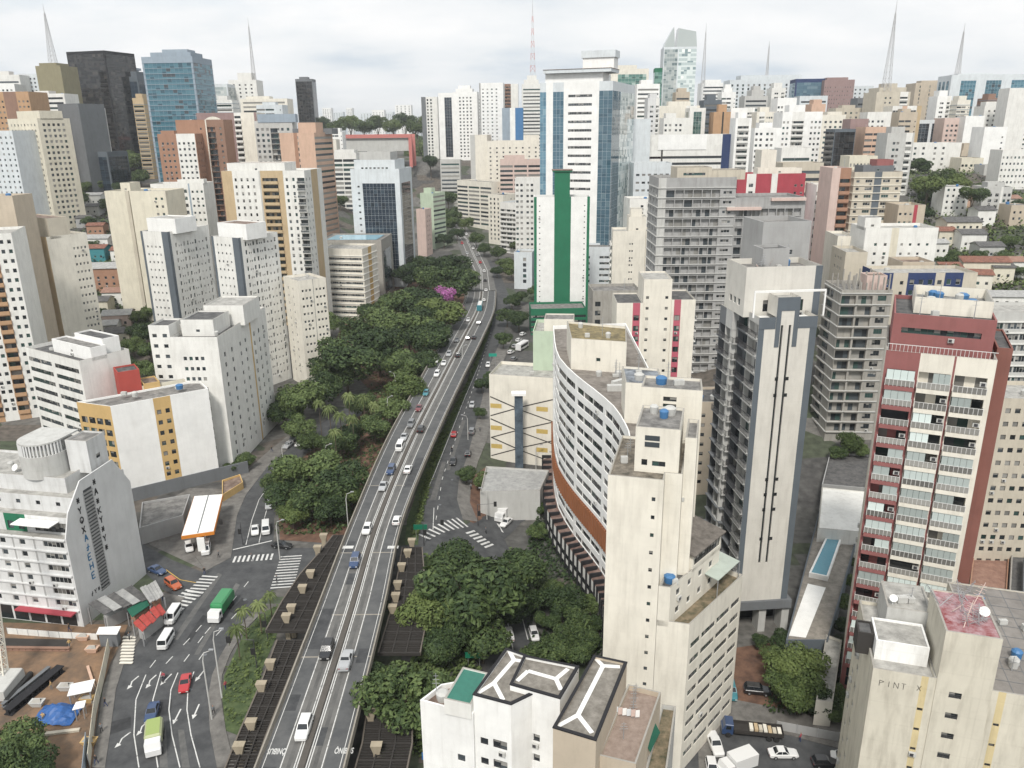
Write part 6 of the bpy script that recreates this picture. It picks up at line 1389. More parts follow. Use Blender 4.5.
    ('slim beige tower rising behind the cream block below the pointed tower', 676, 92, 690, 690, 0, 14, 'beige', SB, ((.2, .8, .2, .8, 4),)),
    ('slim white tower with a stepped top between the two ridge masts', 722, 92, 736, 700, 0, 14, 'bright', SA, ((.2, .8, .2, .8, 4), (.3, .7, .3, .7, 7))),
    ('slim grey tower in front of the long white office slab', 752, 90, 764, 680, 0, 14, 'lgrey', SB, ((.2, .8, .2, .8, 4),)),
    ('slim white tower left of the deep blue office', 772, 88, 786, 690, 0, 14, 'white', SC, ((.2, .8, .2, .8, 5),)),
    ('slim salmon tower below the reddish brown office', 812, 104, 826, 600, 0, 14, 'salmon', SA, ((.2, .8, .2, .8, 4),)),
    ('slim dark grey tower left of the mast tower', 858, 98, 870, 660, 0, 14, 'dgrey', SB, ()),
    ('slim white tower squeezed beside the beige grey bay tower', 938, 96, 952, 650, 0, 14, 'bright', SC, ((.2, .8, .2, .8, 5),)),
    ('slim cream tower before the first cyan bay of the wide office', 958, 100, 971, 640, 0, 14, 'ivory', SA, ((.2, .8, .2, .8, 4),)),
    ('slim brown tower before the last cyan bay of the wide office', 988, 98, 1000, 640, 0, 14, 'brown', SB, ((.2, .8, .2, .8, 4),)),
    ('slim grey white tower just right of the blue office tower', 648, 98, 660, 600, 0, 14, 'chalk', SC, ((.2, .8, .2, .8, 4),)),
    ('slim pale tower behind the salmon tower on the left', 330, 132, 342, 700, 0, 14, 'bright', SA, ((.2, .8, .2, .8, 4),)),
    ('slim tan tower left of the cyan glass tower', 132, 98, 143, 640, 0, 14, 'tan', SB, ((.2, .8, .2, .8, 4),)),
    ('white small block above the green parking tower', 515, 178, 541, 500, -3, 12, 'white', SD, ()),
]):
    lab, x1, y1, x2, Y, yw, dp, col, st, ph = row
    if st == SA and 'grid' not in lab and 'square' not in lab: st = (SA, SE, SF)[irow % 3]
    tower(lab, x1, y1, x2, Y, yw, dp, col, st, 'b,1' if 'g,' not in st else st, detail=1, ph=ph, fo=dict(fo_, slab='steel') if 'cyan' in lab else fo_, cl=1 if Y < 620 else 0, name='office_tower' if 'g,' in st else 'apartment_building')
# long blocks along the avenue on the valley floor
for lab, x1, y1, x2, Y, yw, dp, col, st in (('long cream apartment slab curving along the avenue', 457, 180, 491, 640, -48, 14, 'ivory', 'r,3,1.5 b,.3 r,3,1.5 b,.3 r,3,1.5'), ('cream and rose end block of the long avenue slab', 488, 194, 503, 560, -40, 16, 'ivory', 'b,.5 w,7,3,1.4,1.5 b,2'),
                                             ('grey blue apartment block of balconies on the avenue beside a blank wall', 500, 202, 518, 530, -40, 18, 'cool', 'k,4,solid,.6,white k,4,solid,.6,white k,4,solid,.6,white'), ('low white block with a dark arched window beside the green parking deck', 514, 252, 532, 430, -10, 12, 'cool', 'b,2 w,3,1,1.8,2 b,1')):
    tower(lab, x1, y1, x2, Y, yw, dp, col, st, 'b,3 w,3,2,1,1.2 b,1', detail=1, fo=dict(fh=3, zb=3, top=1), cl=2)
# the museum on its red beams
o = PY(333, 150, 780); ms = tag(empty('museum', (o[0]+35, 780, terrain(o[0]+35, 775))), 'long low museum hung from two red beams beyond the grey framed office', 'museum'); zb = 82.5
m_ = MB((o[0]+35, 780, terrain(o[0]+35, 775))); m_.box(o[0], o[0]+72, 780, 808, zb-15, zb-3.2); m_.build('gallery_box', PM('lgrey'), ms)
for y in (778, 806):
    m_ = MB((o[0]+35, 780, terrain(o[0]+35, 775))); m_.box(o[0]-3, o[0]+75, y, y+2.6, zb-3.1, zb)
    for x in (o[0]-3, o[0]+72): m_.box(x, x+3, y+.1, y+2.5, zb-30, zb-3.11)
    m_.build('red_beam', flat('red beam paint', (.50, .17, .15), .7), ms)
# pointed glass tower
o = PY(664, 45, 740); o2 = PY(697, 45, 740); gt = tower('tall pale glass tower ending in a split pointed crown', 664, 47, 697, 740, -4, 24, 'cool', 'b,.5 g,9,2.4,pale b,.8 g,12,2.4,pale', 'b,1', detail=1, fo=dict(fh=3.6), cl=0, done=False)
A, B_ = gt.poly[0], gt.poly[1]; m_ = MB(gt.o); w = gt.w; mid = along(A, -4, w*.35)
for a, b, h0, h1 in ((0, .33, 4, 16), (.38, 1, 15, 12)):
    p = rect(along(A, -4, w*a), -4, w*(b-a), 16); q = inset(p, 1.2); zz_ = gt.z1+.01
    top = [(q[0][0], q[0][1], zz_+h0), (q[1][0], q[1][1], zz_+h1), (q[2][0], q[2][1], zz_+h1), (q[3][0], q[3][1], zz_+h0)]
    for i in range(4): j = (i+1) % 4; m_.face([(*p[i], zz_), (*p[j], zz_), top[j], top[i]])
    m_.face(top)
m_.build('pointed_crown', CURTAIN['pale'][1], gt.root); gt.done()
# masts
def mast(label, px, ytop, ybase, Y, w, red=True, parts=True):
    x, _, z1 = PY(px[0], ytop, Y); xb, _, z0 = PY(px[1], ybase, Y); z0 -= 3; root = tag(empty('lattice_mast', (xb, Y+9, z0)), label, 'antenna mast', 'lattice masts on the ridge'); o = (xb, Y+9, z0)
    h = z1-z0; n = 12; x = xb; w *= .5
    secs = [[MB(o), MB(o)], [MB(o), MB(o)]]; mm = secs[0]; cut = .62
    for i in range(n):
        f0, f1 = i/n, (i+1)/n; r0, r1 = w*(1-f0)*.5+.3, w*(1-f1)*.5+.3; mb = (secs[0] if f0 < cut else secs[1])[i % 2 if red else 0]
        c0 = [(x+r0*a, Y+9+r0*b, z0+h*f0*.86) for a, b in ((-1, -1), (1, -1), (1, 1), (-1, 1))]; c1 = [(x+r1*a, Y+9+r1*b, z0+h*f1*.86) for a, b in ((-1, -1), (1, -1), (1, 1), (-1, 1))]
        for k in range(4):
            mb.tube([c0[k], c1[k]], .15, 4); mb.tube([c0[k], c1[(k+1) % 4]], .09, 4); mb.tube([c0[(k+1) % 4], c1[k]], .09, 4); mb.tube([c1[k], c1[(k+1) % 4]], .09, 4)
    RM, WM = flat('red mast paint', (.45, .08, .06), .6), flat('grey mast paint', (.5, .5, .5), .5)
    for s in (0, 1):
        for m, mat in zip(secs[s], (RM if red else WM, WM)):
            if m.f: m.build('lattice', mat, root)
    m = MB(o); m.tube([(x, Y+9, z0+h*.85), (x, Y+9, z1)], [.3, .12], 6); m.build('whip_antenna', WM, root)
mast('grey lattice mast on the olive slab, leftmost of the masts', (41, 47), 2, 64, 645, 9, False); mast('thin grey mast above the white gridded hotel', (248, 251), 16, 78, 760, 5, False)
mast('red and white lattice mast in the centre of the skyline', (533, 533), -4, 80, 830, 10); mast('thin grey mast right of the pointed glass tower', (706, 705), 22, 84, 800, 6, False)
mast('thin grey mast above the long white office slab', (771, 770), 40, 72, 800, 3, False); mast('tallest lattice mast, on the tall beige tower', (898, 892), -2, 86, 610, 9, False); mast('grey lattice mast on the wide grey office block', (967, 963), 22, 76, 690, 6, False)
for k, (px, yt, py2, Y) in enumerate(((322, 108, 331, 2600), (333, 112, 343, 2900), (346, 108, 352, 2700), (360, 113, 372, 2400), (372, 110, 384, 2300), (385, 112, 393, 2500), (395, 105, 411, 2000), (411, 116, 420, 2700), (313, 116, 322, 3000))):
    tower('hazy far pale tower beyond the museum trees, %s from the left' % ('second', 'third', 'fourth', 'fifth', 'sixth', 'seventh', 'eighth', 'last', 'first')[k], px, yt, py2, Y, 0, 30, 'cool' if k % 2 else 'bright', 'w,10,4,2.4,2', 'b,1', detail=1, fo=dict(fh=4), cl=0)
# ---------------------------------------------------------------- trees
def leafmat(name, a, c, d):
    m, N, L, b = nodes(name)
    t = N.new('ShaderNodeTexCoord'); oi = N.new('ShaderNodeObjectInfo'); g = N.new('ShaderNodeNewGeometry')
    n = N.new('ShaderNodeTexNoise'); n.inputs['Scale'].default_value = 2.2; n.inputs['Detail'].default_value = 4
    av = N.new('ShaderNodeVectorMath'); av.operation = 'ADD'; L.new(t.outputs['Object'], av.inputs[0]); L.new(oi.outputs['Random'], av.inputs[1]); L.new(av.outputs[0], n.inputs['Vector'])
    ad = N.new('ShaderNodeMath'); ad.operation = 'MULTIPLY_ADD'; ad.inputs[1].default_value = .62; L.new(oi.outputs['Random'], ad.inputs[0])
    a2 = N.new('ShaderNodeMath'); a2.operation = 'MULTIPLY_ADD'; a2.inputs[1].default_value = .5; a2.inputs[2].default_value = -.44
    L.new(g.outputs['Random Per Island'], a2.inputs[0]); L.new(a2.outputs[0], ad.inputs[2])
    sm = N.new('ShaderNodeMath'); sm.operation = 'ADD'; L.new(n.outputs['Fac'], sm.inputs[0]); L.new(ad.outputs[0], sm.inputs[1])
    r = N.new('ShaderNodeValToRGB'); e = r.color_ramp.elements; e[0].position, e[0].color = .25, L3(a); e[1].position, e[1].color = .6, L3(c); k = e.new(.95); k.color = L3(d)
    L.new(sm.outputs[0], r.inputs[0]); L.new(r.outputs[0], b.inputs['Base Color'])
    b.inputs['Roughness'].default_value = .65; b.inputs['Specular IOR Level'].default_value = .25
    return m
LEAF = dict(dark=leafmat('dark green leaves', (.022, .040, .015), (.050, .079, .027), (.108, .148, .050)), mid=leafmat('mid green leaves', (.036, .056, .017), (.066, .098, .028), (.115, .15, .046)),
            pink=leafmat('pink blossom', (.18, .03, .14), (.33, .08, .27), (.45, .18, .40)), palm=leafmat('palm fronds', (.055, .075, .022), (.105, .135, .045), (.16, .19, .075)))
BARK = paint('tree bark', (.12, .095, .07), .5)
def crown_mesh(seed, kind, lobes=17, leaves=330, leaf=.062, flat_=.62):
    r = random.Random(seed); mb = MB(); L_ = []
    for i in range(lobes):
        while True:
            p = Vector((r.uniform(-1, 1), r.uniform(-1, 1), r.uniform(-.75, 1)))
            if p.length < 1: break
        rad = r.uniform(.26, .44); L_.append((Vector((p.x*.70, p.y*.70, p.z*flat_*.66)), rad))
    for c, rad in L_:
        n = int(leaves*(rad/.35)**2)
        for j in range(n):
            d = Vector((r.gauss(0, 1), r.gauss(0, 1), r.gauss(.25, 1))).normalized()
            p = c+Vector((d.x, d.y, d.z*.78))*rad*r.uniform(.70, 1.10)
            if any((p-c2).length < r2*.55 for c2, r2 in L_ if c2 is not c): continue
            nn = (d+Vector((r.gauss(0, .5), r.gauss(0, .5), r.gauss(.3, .5)))).normalized(); x = nn.orthogonal().normalized(); a = r.uniform(0, 6.28); y = nn.cross(x)
            x, y = x*math.cos(a)+y*math.sin(a), y*math.cos(a)-x*math.sin(a); s = leaf*r.uniform(.55, 1.25)
            mb.face([tuple(p-x*s), tuple(p+y*s*.55-nn*s*.15), tuple(p+x*s), tuple(p-y*s*.55-nn*s*.15)])
    me = mb.mesh('crown', [LEAF[kind]])
    return me
CROWN = {k: [crown_mesh(i*7+len(k), k) for i in range(4)] for k in ('dark', 'mid')}
CROWN['pink'] = [crown_mesh(91, 'pink', 10, 200, .06, .8)]
def trunk_mesh(seed):
    r = random.Random(seed); mb = MB(); mb.tube([(0, 0, -.1), (.02, .01, .35), (.01, .02, .7)], [.055, .042, .034], 7)
    for i in range(6):
        a = i*1.05+r.uniform(-.3, .3); z = r.uniform(.42, .66); q = r.uniform(.3, .5)
        mb.tube([(.01, .01, z), (math.cos(a)*q*.5, math.sin(a)*q*.5, z+.22), (math.cos(a)*q, math.sin(a)*q, z+.5)], [.028, .02, .009], 5)
    return mb.mesh('trunk', [BARK])
TRUNK = [trunk_mesh(i) for i in range(3)]
trnd = random.Random(11)
NUMS = 'first second third fourth fifth sixth seventh eighth ninth tenth eleventh last'.split()
ORD = ['nearest', 'second nearest', 'third nearest', 'fourth nearest', 'fifth nearest', 'sixth nearest', 'seventh nearest', 'eighth nearest', 'ninth nearest', 'tenth nearest', 'eleventh nearest', 'twelfth nearest'] + [w+' nearest' for w in '13th 14th 15th 16th 17th 18th 19th 20th 21st 22nd 23rd 24th 25th 26th 27th 28th 29th 30th 31st 32nd 33rd 34th 35th 36th 37th 38th 39th 40th'.split()]
def solve_tree(px, py, rp, hk):
    z = 5.0
    for _ in range(60):
        x, y = PZ(px, py, z)
        s = proj(x, y, z)[2]; r = rp/s; z = .5*z+.5*(terrain(x, y)+hk*r)
    return x, y, r, z
def tree(x, y, r, zc, label, kind='dark', group=None, name='tree'):
    zg = terrain(x, y)-.1; root = tag(empty(name, (x, y, zg)), label, 'tree', group); h = zc-zg
    k = trnd.randrange(len(CROWN[kind])); a = trnd.uniform(0, 6.28)
    link('trunk', trnd.choice(TRUNK), root, (0, 0, 0), (0, 0, a), (r*.8, r*.8, max(.5, h)*1.05))
    link('crown', CROWN[kind][k], root, (0, 0, h), (0, 0, a), (r*1.12, r*1.12*trnd.uniform(.92, 1.08), r*1.05))
def grove(phrase, group, picks, kind='dark', hk=1.15):
    L_ = sorted([(solve_tree(*p[:3], hk), p[3] if len(p) > 3 else kind) for p in picks], key=lambda q: q[0][1])
    for i, ((x, y, r, z), k) in enumerate(L_):
        tree(x, y, r, z, phrase % (ORD[i] if len(L_) > 1 else ''), k, group if len(L_) > 1 else None)
grove('%s broad dark tree of the grove by the left street crossing', 'trees of the grove by the left crossing', [(306, 468, 32), (340, 476, 28), (286, 492, 22), (318, 497, 24), (292, 512, 16, 'mid'), (330, 508, 18), (348, 494, 17, 'mid'), (275, 480, 14)])
grove('%s tree in the park strip along the left of the viaduct', 'park trees left of the viaduct', [(300, 398, 26), (322, 388, 22), (285, 410, 18), (345, 356, 34), (378, 344, 30), (322, 358, 22), (398, 362, 24), (387, 322, 28), (408, 330, 26), (430, 338, 26), (357, 330, 20), (440, 312, 26, 'mid'), (418, 300, 26), (396, 304, 22), (452, 282, 24), (430, 276, 20), (408, 271, 18), (466, 278, 14), (402, 388, 22, 'mid'), (392, 408, 20), (374, 425, 18), (440, 264, 18), (420, 360, 20), (340, 440, 18), (312, 440, 14, 'mid'), (362, 402, 16), (336, 372, 22), (425, 318, 22), (372, 310, 15), (328, 322, 14), (300, 425, 18), (352, 432, 14), (412, 262, 14), (455, 265, 16)])
grove('%s flowering tree with pink blossom beside the viaduct', None, [(445, 296, 13, 'pink')], hk=1.9)
grove('%s low pink blossom tree behind the other one', None, [(458, 312, 9, 'pink')], hk=2.2)
grove('%s huge round tree between the viaduct and the lower street', 'large trees right of the viaduct', [(470, 585, 52), (428, 608, 30, 'mid'), (515, 574, 36), (482, 632, 32), (446, 640, 26), (403, 692, 44), (378, 680, 22), (432, 690, 22), (420, 720, 22), (500, 608, 26), (455, 556, 26)])
grove('%s small street tree in front of the curved white building', 'street trees before the curved building', [(562, 600, 22), (578, 622, 18), (572, 652, 20), (590, 604, 14), (546, 620, 14), (552, 588, 14), (541, 508, 9), (537, 530, 11), (560, 640, 18), (528, 600, 18), (540, 655, 18), (585, 640, 16), (520, 560, 16), (598, 622, 12)])
grove('%s street tree on the pavement of the lower street', 'lower street pavement trees', [(503, 338, 10), (507, 315, 11), (519, 318, 13), (520, 296, 9), (492, 376, 9), (482, 384, 9), (480, 412, 7), (512, 300, 9), (536, 290, 9), (498, 252, 9), (505, 262, 9), (497, 270, 7), (560, 322, 12), (575, 300, 10), (512, 270, 9, 'mid'), (518, 245, 8, 'mid')])
grove('%s flat crowned tree over the red triangle of soil', 'trees on the red soil triangle', [(466, 472, 11), (484, 480, 12), (503, 481, 12), (514, 480, 9)])
grove('%s tree along the avenue towards the museum', 'avenue trees towards the museum', [(450, 214, 12), (462, 211, 10), (444, 238, 9), (420, 168, 14, 'mid'), (438, 172, 14, 'mid'), (460, 182, 9), (430, 152, 10), (446, 158, 10), (345, 131, 8), (360, 130, 8), (332, 134, 7), (448, 190, 10), (440, 200, 9), (457, 232, 8), (476, 238, 9), (484, 248, 8), (452, 222, 10), (408, 178, 8), (340, 200, 9), (328, 212, 10), (352, 190, 8), (433, 140, 8), (450, 145, 8), (375, 128, 7), (390, 128, 7), (465, 222, 9, 'mid'), (426, 160, 17, 'mid'), (446, 170, 15), (414, 150, 13), (456, 168, 12)])
grove('%s bushy tree of the hillside park on the right', 'hillside park trees on the right', [(930, 172, 17, 'mid'), (944, 182, 16, 'mid'), (960, 182, 14, 'mid'), (975, 180, 13), (918, 168, 12), (937, 190, 12, 'mid'), (985, 188, 10, 'mid'), (928, 194, 10), (926, 212, 9), (925, 230, 8), (927, 246, 8), (953, 258, 12), (948, 270, 12), (965, 262, 10), (1012, 240, 9), (1003, 256, 9), (920, 180, 9, 'mid'), (980, 254, 8), (1020, 205, 9), (990, 172, 8), (1018, 270, 9), (938, 262, 9), (1015, 300, 8), (975, 295, 8)])
grove('%s tree on the wooded slope behind the left towers', 'trees on the wooded left slope', [(96, 148, 10, 'mid'), (112, 146, 12, 'mid'), (126, 152, 10, 'mid'), (86, 186, 9), (134, 160, 15), (148, 162, 12), (104, 138, 13, 'mid'), (120, 140, 13), (100, 184, 8), (80, 196, 9), (120, 186, 8), (88, 220, 8), (140, 176, 10), (105, 204, 8), (92, 244, 7)])
grove('%s tree among the low houses on the left', 'trees among the left houses', [(142, 332, 14), (150, 350, 13), (138, 315, 10), (132, 345, 12), (146, 368, 12), (108, 300, 7), (100, 312, 7), (150, 310, 10), (120, 275, 6), (245, 458, 10), (232, 466, 8, 'mid'), (272, 402, 12), (282, 412, 12), (155, 300, 9), (128, 362, 10)])
grove('%s tree of the leafy court below the red tower', 'court trees right', [(798, 664, 28, 'mid'), (800, 690, 26, 'mid'), (783, 678, 20), (818, 700, 18), (826, 668, 12), (815, 640, 12), (838, 600, 12), (846, 580, 9), (850, 442, 14, 'mid'), (838, 452, 10), (862, 450, 9), (776, 655, 14), (850, 700, 12), (838, 712, 12), (782, 640, 14), (842, 625, 10), (852, 560, 9), (760, 640, 9), (832, 690, 12)])
grove('%s dark tree by the building site, bottom left corner', 'trees at the building site corner', [(14, 742, 30), (40, 764, 22), (-8, 770, 30)])
for i, (px, py, rp, Y) in enumerate(((322, 124, 9, 1030), (337, 127, 8, 1000), (350, 122, 10, 1060), (364, 126, 9, 1010), (378, 123, 9, 1040), (393, 126, 8, 1000), (405, 121, 10, 1050), (417, 127, 9, 990), (428, 122, 9, 1040), (440, 126, 9, 1000), (452, 122, 8, 1060), (460, 126, 8, 1040))):
    x, y, z = PY(px, py, Y); r = rp*1.25/proj(x, y, z)[2]; tree(x, y, r, z, 'dark tree on the ridge beyond the museum, %s from the left' % NUMS[i], 'mid' if i % 3 else 'dark', 'ridge trees behind the museum')
def frond_mesh(seed, n=26):
    r = random.Random(seed); mb = MB()
    for i in range(n):
        a = i*6.283/n+r.uniform(-.2, .2); L_ = r.uniform(.85, 1.1); up = r.uniform(.1, 1.0); d = Vector((math.cos(a), math.sin(a), 0)); s = Vector((-math.sin(a), math.cos(a), 0)); prev = None
        for k in range(6):
            f = k/5; p = d*(L_*f)+Vector((0, 0, up*f-1.15*f*f)); w = .11*math.sin(math.pi*(.12+.85*f)); e = (p+s*w-Vector((0, 0, w*.7)), p, p-s*w-Vector((0, 0, w*.7)))
            if prev:
                for q in (0, 1): mb.face([tuple(prev[q]), tuple(prev[q+1]), tuple(e[q+1]), tuple(e[q])])
            prev = e
    return mb.mesh('crown', [LEAF['palm']])
FROND = [frond_mesh(i) for i in range(3)]
mbp = MB(); mbp.tube([(0, 0, -.1), (.01, 0, .5), (0, .01, 1)], [.022, .017, .014], 7); PTR = mbp.mesh('trunk', [BARK])
pl_ = sorted([(*PG(px, py), rp) for px, py, rp in ((332, 444, 11), (343, 452, 11), (355, 455, 10), (366, 432, 11), (351, 430, 10), (322, 438, 9), (376, 440, 9), (338, 470, 10), (262, 634, 13), (247, 640, 12), (273, 624, 10), (240, 660, 14))], key=lambda q: q[1])
for i, (x, y, rp) in enumerate(pl_):
    zg = terrain(x, y); h = 11.5 if y > 150 else 6.5; r = rp/proj(x, y, zg+h)[2]; root = tag(empty('palm_tree', (x, y, zg-.1)), '%s palm tree with a shaggy drooping crown left of the viaduct' % ORD[i], 'palm', 'palms left of the viaduct')
    link('trunk', PTR, root, (0, 0, 0), (0, 0, i), (r*2.2 if y > 150 else r*2.6,)*2+(h,)); link('crown', FROND[i % 3], root, (0, 0, h), (0, 0, i*2.1), (r*.8, r*.8, r*.95))
# understorey that nobody could count
def scrub(name, poly_rows, n, seed, kind='dark', s=(.5, 1.3)):
    r = random.Random(seed); mb = MB()
    for _ in range(n):
        k = r.randrange(len(poly_rows)-1); t, u = r.random(), r.random(); (a, b), (c, d) = poly_rows[k], poly_rows[k+1]
        l = (a[0]+(c[0]-a[0])*t, a[1]+(c[1]-a[1])*t); q = (b[0]+(d[0]-b[0])*t, b[1]+(d[1]-b[1])*t); x, y = l[0]+(q[0]-l[0])*u, l[1]+(q[1]-l[1])*u; z = terrain(x, y); w = r.uniform(*s)
        for j in range(5):
            p = Vector((x+r.gauss(0, w*.5), y+r.gauss(0, w*.5), z+abs(r.gauss(.3, .45))*w)); nn = Vector((r.gauss(0, .6), r.gauss(0, .6), 1)).normalized(); X = nn.orthogonal().normalized()*w*.4; Y = nn.cross(X)
            mb.face([tuple(p-X), tuple(p+Y*.6), tuple(p+X), tuple(p-Y*.6)])
    tag(mb.build(name, LEAF[kind]), kind='stuff')
scrub('park_undergrowth', rows([((280, 535), (345, 535)), ((278, 500), (365, 500)), ((290, 470), (382, 470)), ((318, 444), (388, 444)), ((362, 414), (400, 414)), ((370, 390), (414, 390)), ((330, 350), (438, 350)), ((350, 310), (458, 310)), ((390, 282), (464, 286))]), 2600, 3)
scrub('hedge_leaves', rows([((413, 535), (418, 535)), ((423, 500), (424, 500)), ((427, 475), (432, 475)), ((439, 440), (445, 440)), ((466, 385), (469, 385)), ((484, 340), (486, 340)), ((492, 318), (494, 312))]), 1300, 4, 'mid', (.5, .9))
scrub('shrubbery', rows([((380, 760), (470, 760)), ((400, 690), (470, 690)), ((425, 640), (486, 640)), ((425, 590), (484, 590)), ((425, 560), (468, 556))]), 2200, 5)
scrub('verge_plants', rows([((224, 725), (248, 735)), ((225, 690), (255, 690)), ((228, 670), (262, 668)), ((247, 634), (276, 640)), ((264, 613), (290, 600))]), 170, 6, 'mid', (.4, .9))
scrub('hillside_undergrowth', rows([((905, 310), (1040, 310)), ((905, 270), (1040, 270)), ((908, 230), (1040, 230)), ((905, 195), (1030, 195)), ((905, 165), (1000, 165))]), 2600, 8, 'mid', (1.0, 2.6))
scrub('slope_undergrowth', rows([((75, 335), (160, 335)), ((72, 290), (160, 290)), ((70, 240), (160, 240)), ((70, 190), (165, 190)), ((75, 145), (170, 145))]), 2400, 9, 'dark', (1.0, 2.6))
scrub('court_undergrowth', rows([((770, 712), (845, 722)), ((770, 680), (840, 690)), ((792, 640), (845, 640))]), 500, 10, 'dark', (.5, 1.2))
scrub('lane_undergrowth', rows([((530, 660), (600, 660)), ((525, 600), (606, 620)), ((525, 560), (575, 565)), ((535, 520), (552, 525))]), 900, 12, 'dark', (.5, 1.3))
# ---------------------------------------------------------------- low houses and sheds
CLAY = tilemat('old clay tiles', (.13, .06, .045), (.34, .15, .10)); CLAY2 = tilemat('faded clay tiles', (.22, .12, .09), (.40, .24, .18)); SHEET = tilemat('pale sheet roofing', (.26, .26, .26), (.48, .48, .46), 1.4); DSH = tilemat('dark sheet roofing', (.05, .05, .052), (.17, .165, .16), 1.4)
def house(label, px, py, wpx, d, h, yaw, col, roofm, pitch=.32, flat_=False):
    """the near ground edge of the house is seen around (px, py)"""
    x, y = PG(px, py); w = wpx/proj(x, y, terrain(x, y))[2]; A = along((x, y), yaw+180, w/2); p = rect(A, yaw, w, d); z0 = gmin(p); z1 = max(terrain(*q) for q in p)+h
    b = Bldg(label, p, z0, z1, col, {0: F('b,.6 w,%.1f,%d,1.1,1.2 b,.6' % (w, max(1, int(w/3))), fh=2.9, zb=max(.4, z1-z0-h*.98), top=.2, sill=.9)}, 'house', 'house', 2, 20, ROOFS[0], .3 if flat_ else .02)
    if not flat_:
        o = .5; q = rect(along(along(A, yaw+180, o), yaw-90, o), yaw, w+2*o, d+2*o); r0 = [(q[0][0]+q[3][0])/2, (q[0][1]+q[3][1])/2]; r1 = [(q[1][0]+q[2][0])/2, (q[1][1]+q[2][1])/2]; zr = z1+d/2*pitch; m = MB(b.o); e = z1-.1
        m.face([(*q[0], e), (*q[1], e), (*r1, zr), (*r0, zr)]); m.face([(*q[2], e), (*q[3], e), (*r0, zr), (*r1, zr)])
        m.face([(*q[0], e-.12), (*r0, zr-.12), (*r1, zr-.12), (*q[1], e-.12)]); m.face([(*q[2], e-.12), (*r1, zr-.12), (*r0, zr-.12), (*q[3], e-.12)]); m.build('pitched_roof', roofm, b.root)
        g = MB(b.o); g.face([(*p[1], z1+.03), (*p[2], z1+.03), (r1[0], r1[1], zr-.2)]); g.face([(*p[3], z1+.03), (*p[0], z1+.03), (r0[0], r0[1], zr-.2)]); g.build('gable', PM(col), b.root)
    else: b.clutter(p, 2)
    b.done()
for a in [
    ('salmon brick house with a pale sheet roof, left of the twin towers', 108, 291, 38, 12, 9, 5, 'brick', SHEET), ('teal painted house front behind the salmon brick house', 96, 262, 20, 9, 6, 0, 'teal', CLAY), ('white house with a clay tile roof beside the teal house', 122, 262, 20, 9, 5, 5, 'white', CLAY),
    ('yellowish house with a grey roof left of the dark wood', 98, 318, 22, 9, 6, 8, 'cream', DSH), ('white house with a clay roof over the tree belt', 116, 306, 24, 9, 5, 4, 'white', CLAY2), ('pink walled cottage with a white sheet roof', 118, 330, 26, 9, 5, 12, 'pink', SHEET), ('low shed with a long white sheet roof behind the ribbon window slab', 102, 338, 30, 8, 4, 12, 'lgrey', SHEET),
    ('grey roofed house next to the pink cottage', 118, 346, 24, 9, 4, 8, 'cream', DSH), ('red roofed mansion on the wooded left slope', 122, 170, 28, 18, 8, 8, 'salmon', CLAY2), ('smaller red roofed wing below the mansion', 113, 176, 14, 10, 6, 0, 'salmon', CLAY), ('dark sheet roofed hut behind the cream hotel', 92, 216, 14, 9, 5, 0, 'lgrey', DSH), ('white flat topped house above the left tree belt', 94, 206, 16, 9, 6, 0, 'white', SHEET), ('reddish shack among dark huts on the left slope', 96, 236, 16, 8, 5, 4, 'brick', CLAY), ('dark roofed hut beside the reddish shack', 84, 228, 14, 8, 5, 4, 'grey', DSH), ('pale wide shed under the blind cream slab', 96, 250, 26, 10, 5, 0, 'white', SHEET)]: house(*a)
for a in [
    ('white three floor house with roof terraces in the right hillside', 953, 216, 24, 12, 12, -2, 'white', SHEET, .3, True), ('cream terrace house below the white three floor house', 962, 242, 34, 11, 7, -2, 'cream', DSH), ('house with a bright red clay roof beside the hillside trees', 946, 246, 16, 9, 5, -5, 'cream', CLAY), ('house with a grey hipped roof and striped awnings', 972, 252, 24, 10, 6, -4, 'white', DSH), ('long red roofed house in the right hillside', 984, 282, 44, 10, 6, -8, 'cream', CLAY), ('red gabled house in front of the long red roofed house', 972, 292, 34, 9, 5, -14, 'ivory', CLAY), ('white house with a brown roof at the right edge', 1012, 278, 22, 9, 5, -6, 'white', CLAY2), ('orange roofed house under the hexagon window block', 975, 208, 26, 11, 6, 0, 'salmon', CLAY2), ('dark roofed house at the foot of the zigzag window tower', 990, 262, 24, 9, 5, -4, 'lgrey', DSH),
    ('small white house with a grey roof on the park edge', 985, 226, 18, 9, 6, 0, 'white', DSH), ('low house with solar panels by the zigzag window tower', 1002, 284, 20, 9, 5, -6, 'cream', DSH), ('cream house with clay roof behind the navy panelled building', 950, 284, 20, 9, 5, -4, 'cream', CLAY), ('flat topped beige house at the right edge', 1018, 226, 20, 10, 8, 0, 'beige', CLAY, .3, True), ('pale house below the right park, half hidden by trees', 1010, 214, 18, 9, 6, 0, 'ivory', CLAY2), ('long white shed beside the grey grid block, right edge', 1010, 312, 40, 9, 4, -6, 'white', SHEET), ('white low house in front of the white scattered window block', 940, 258, 14, 8, 5, 0, 'white', SHEET)]: house(*a)
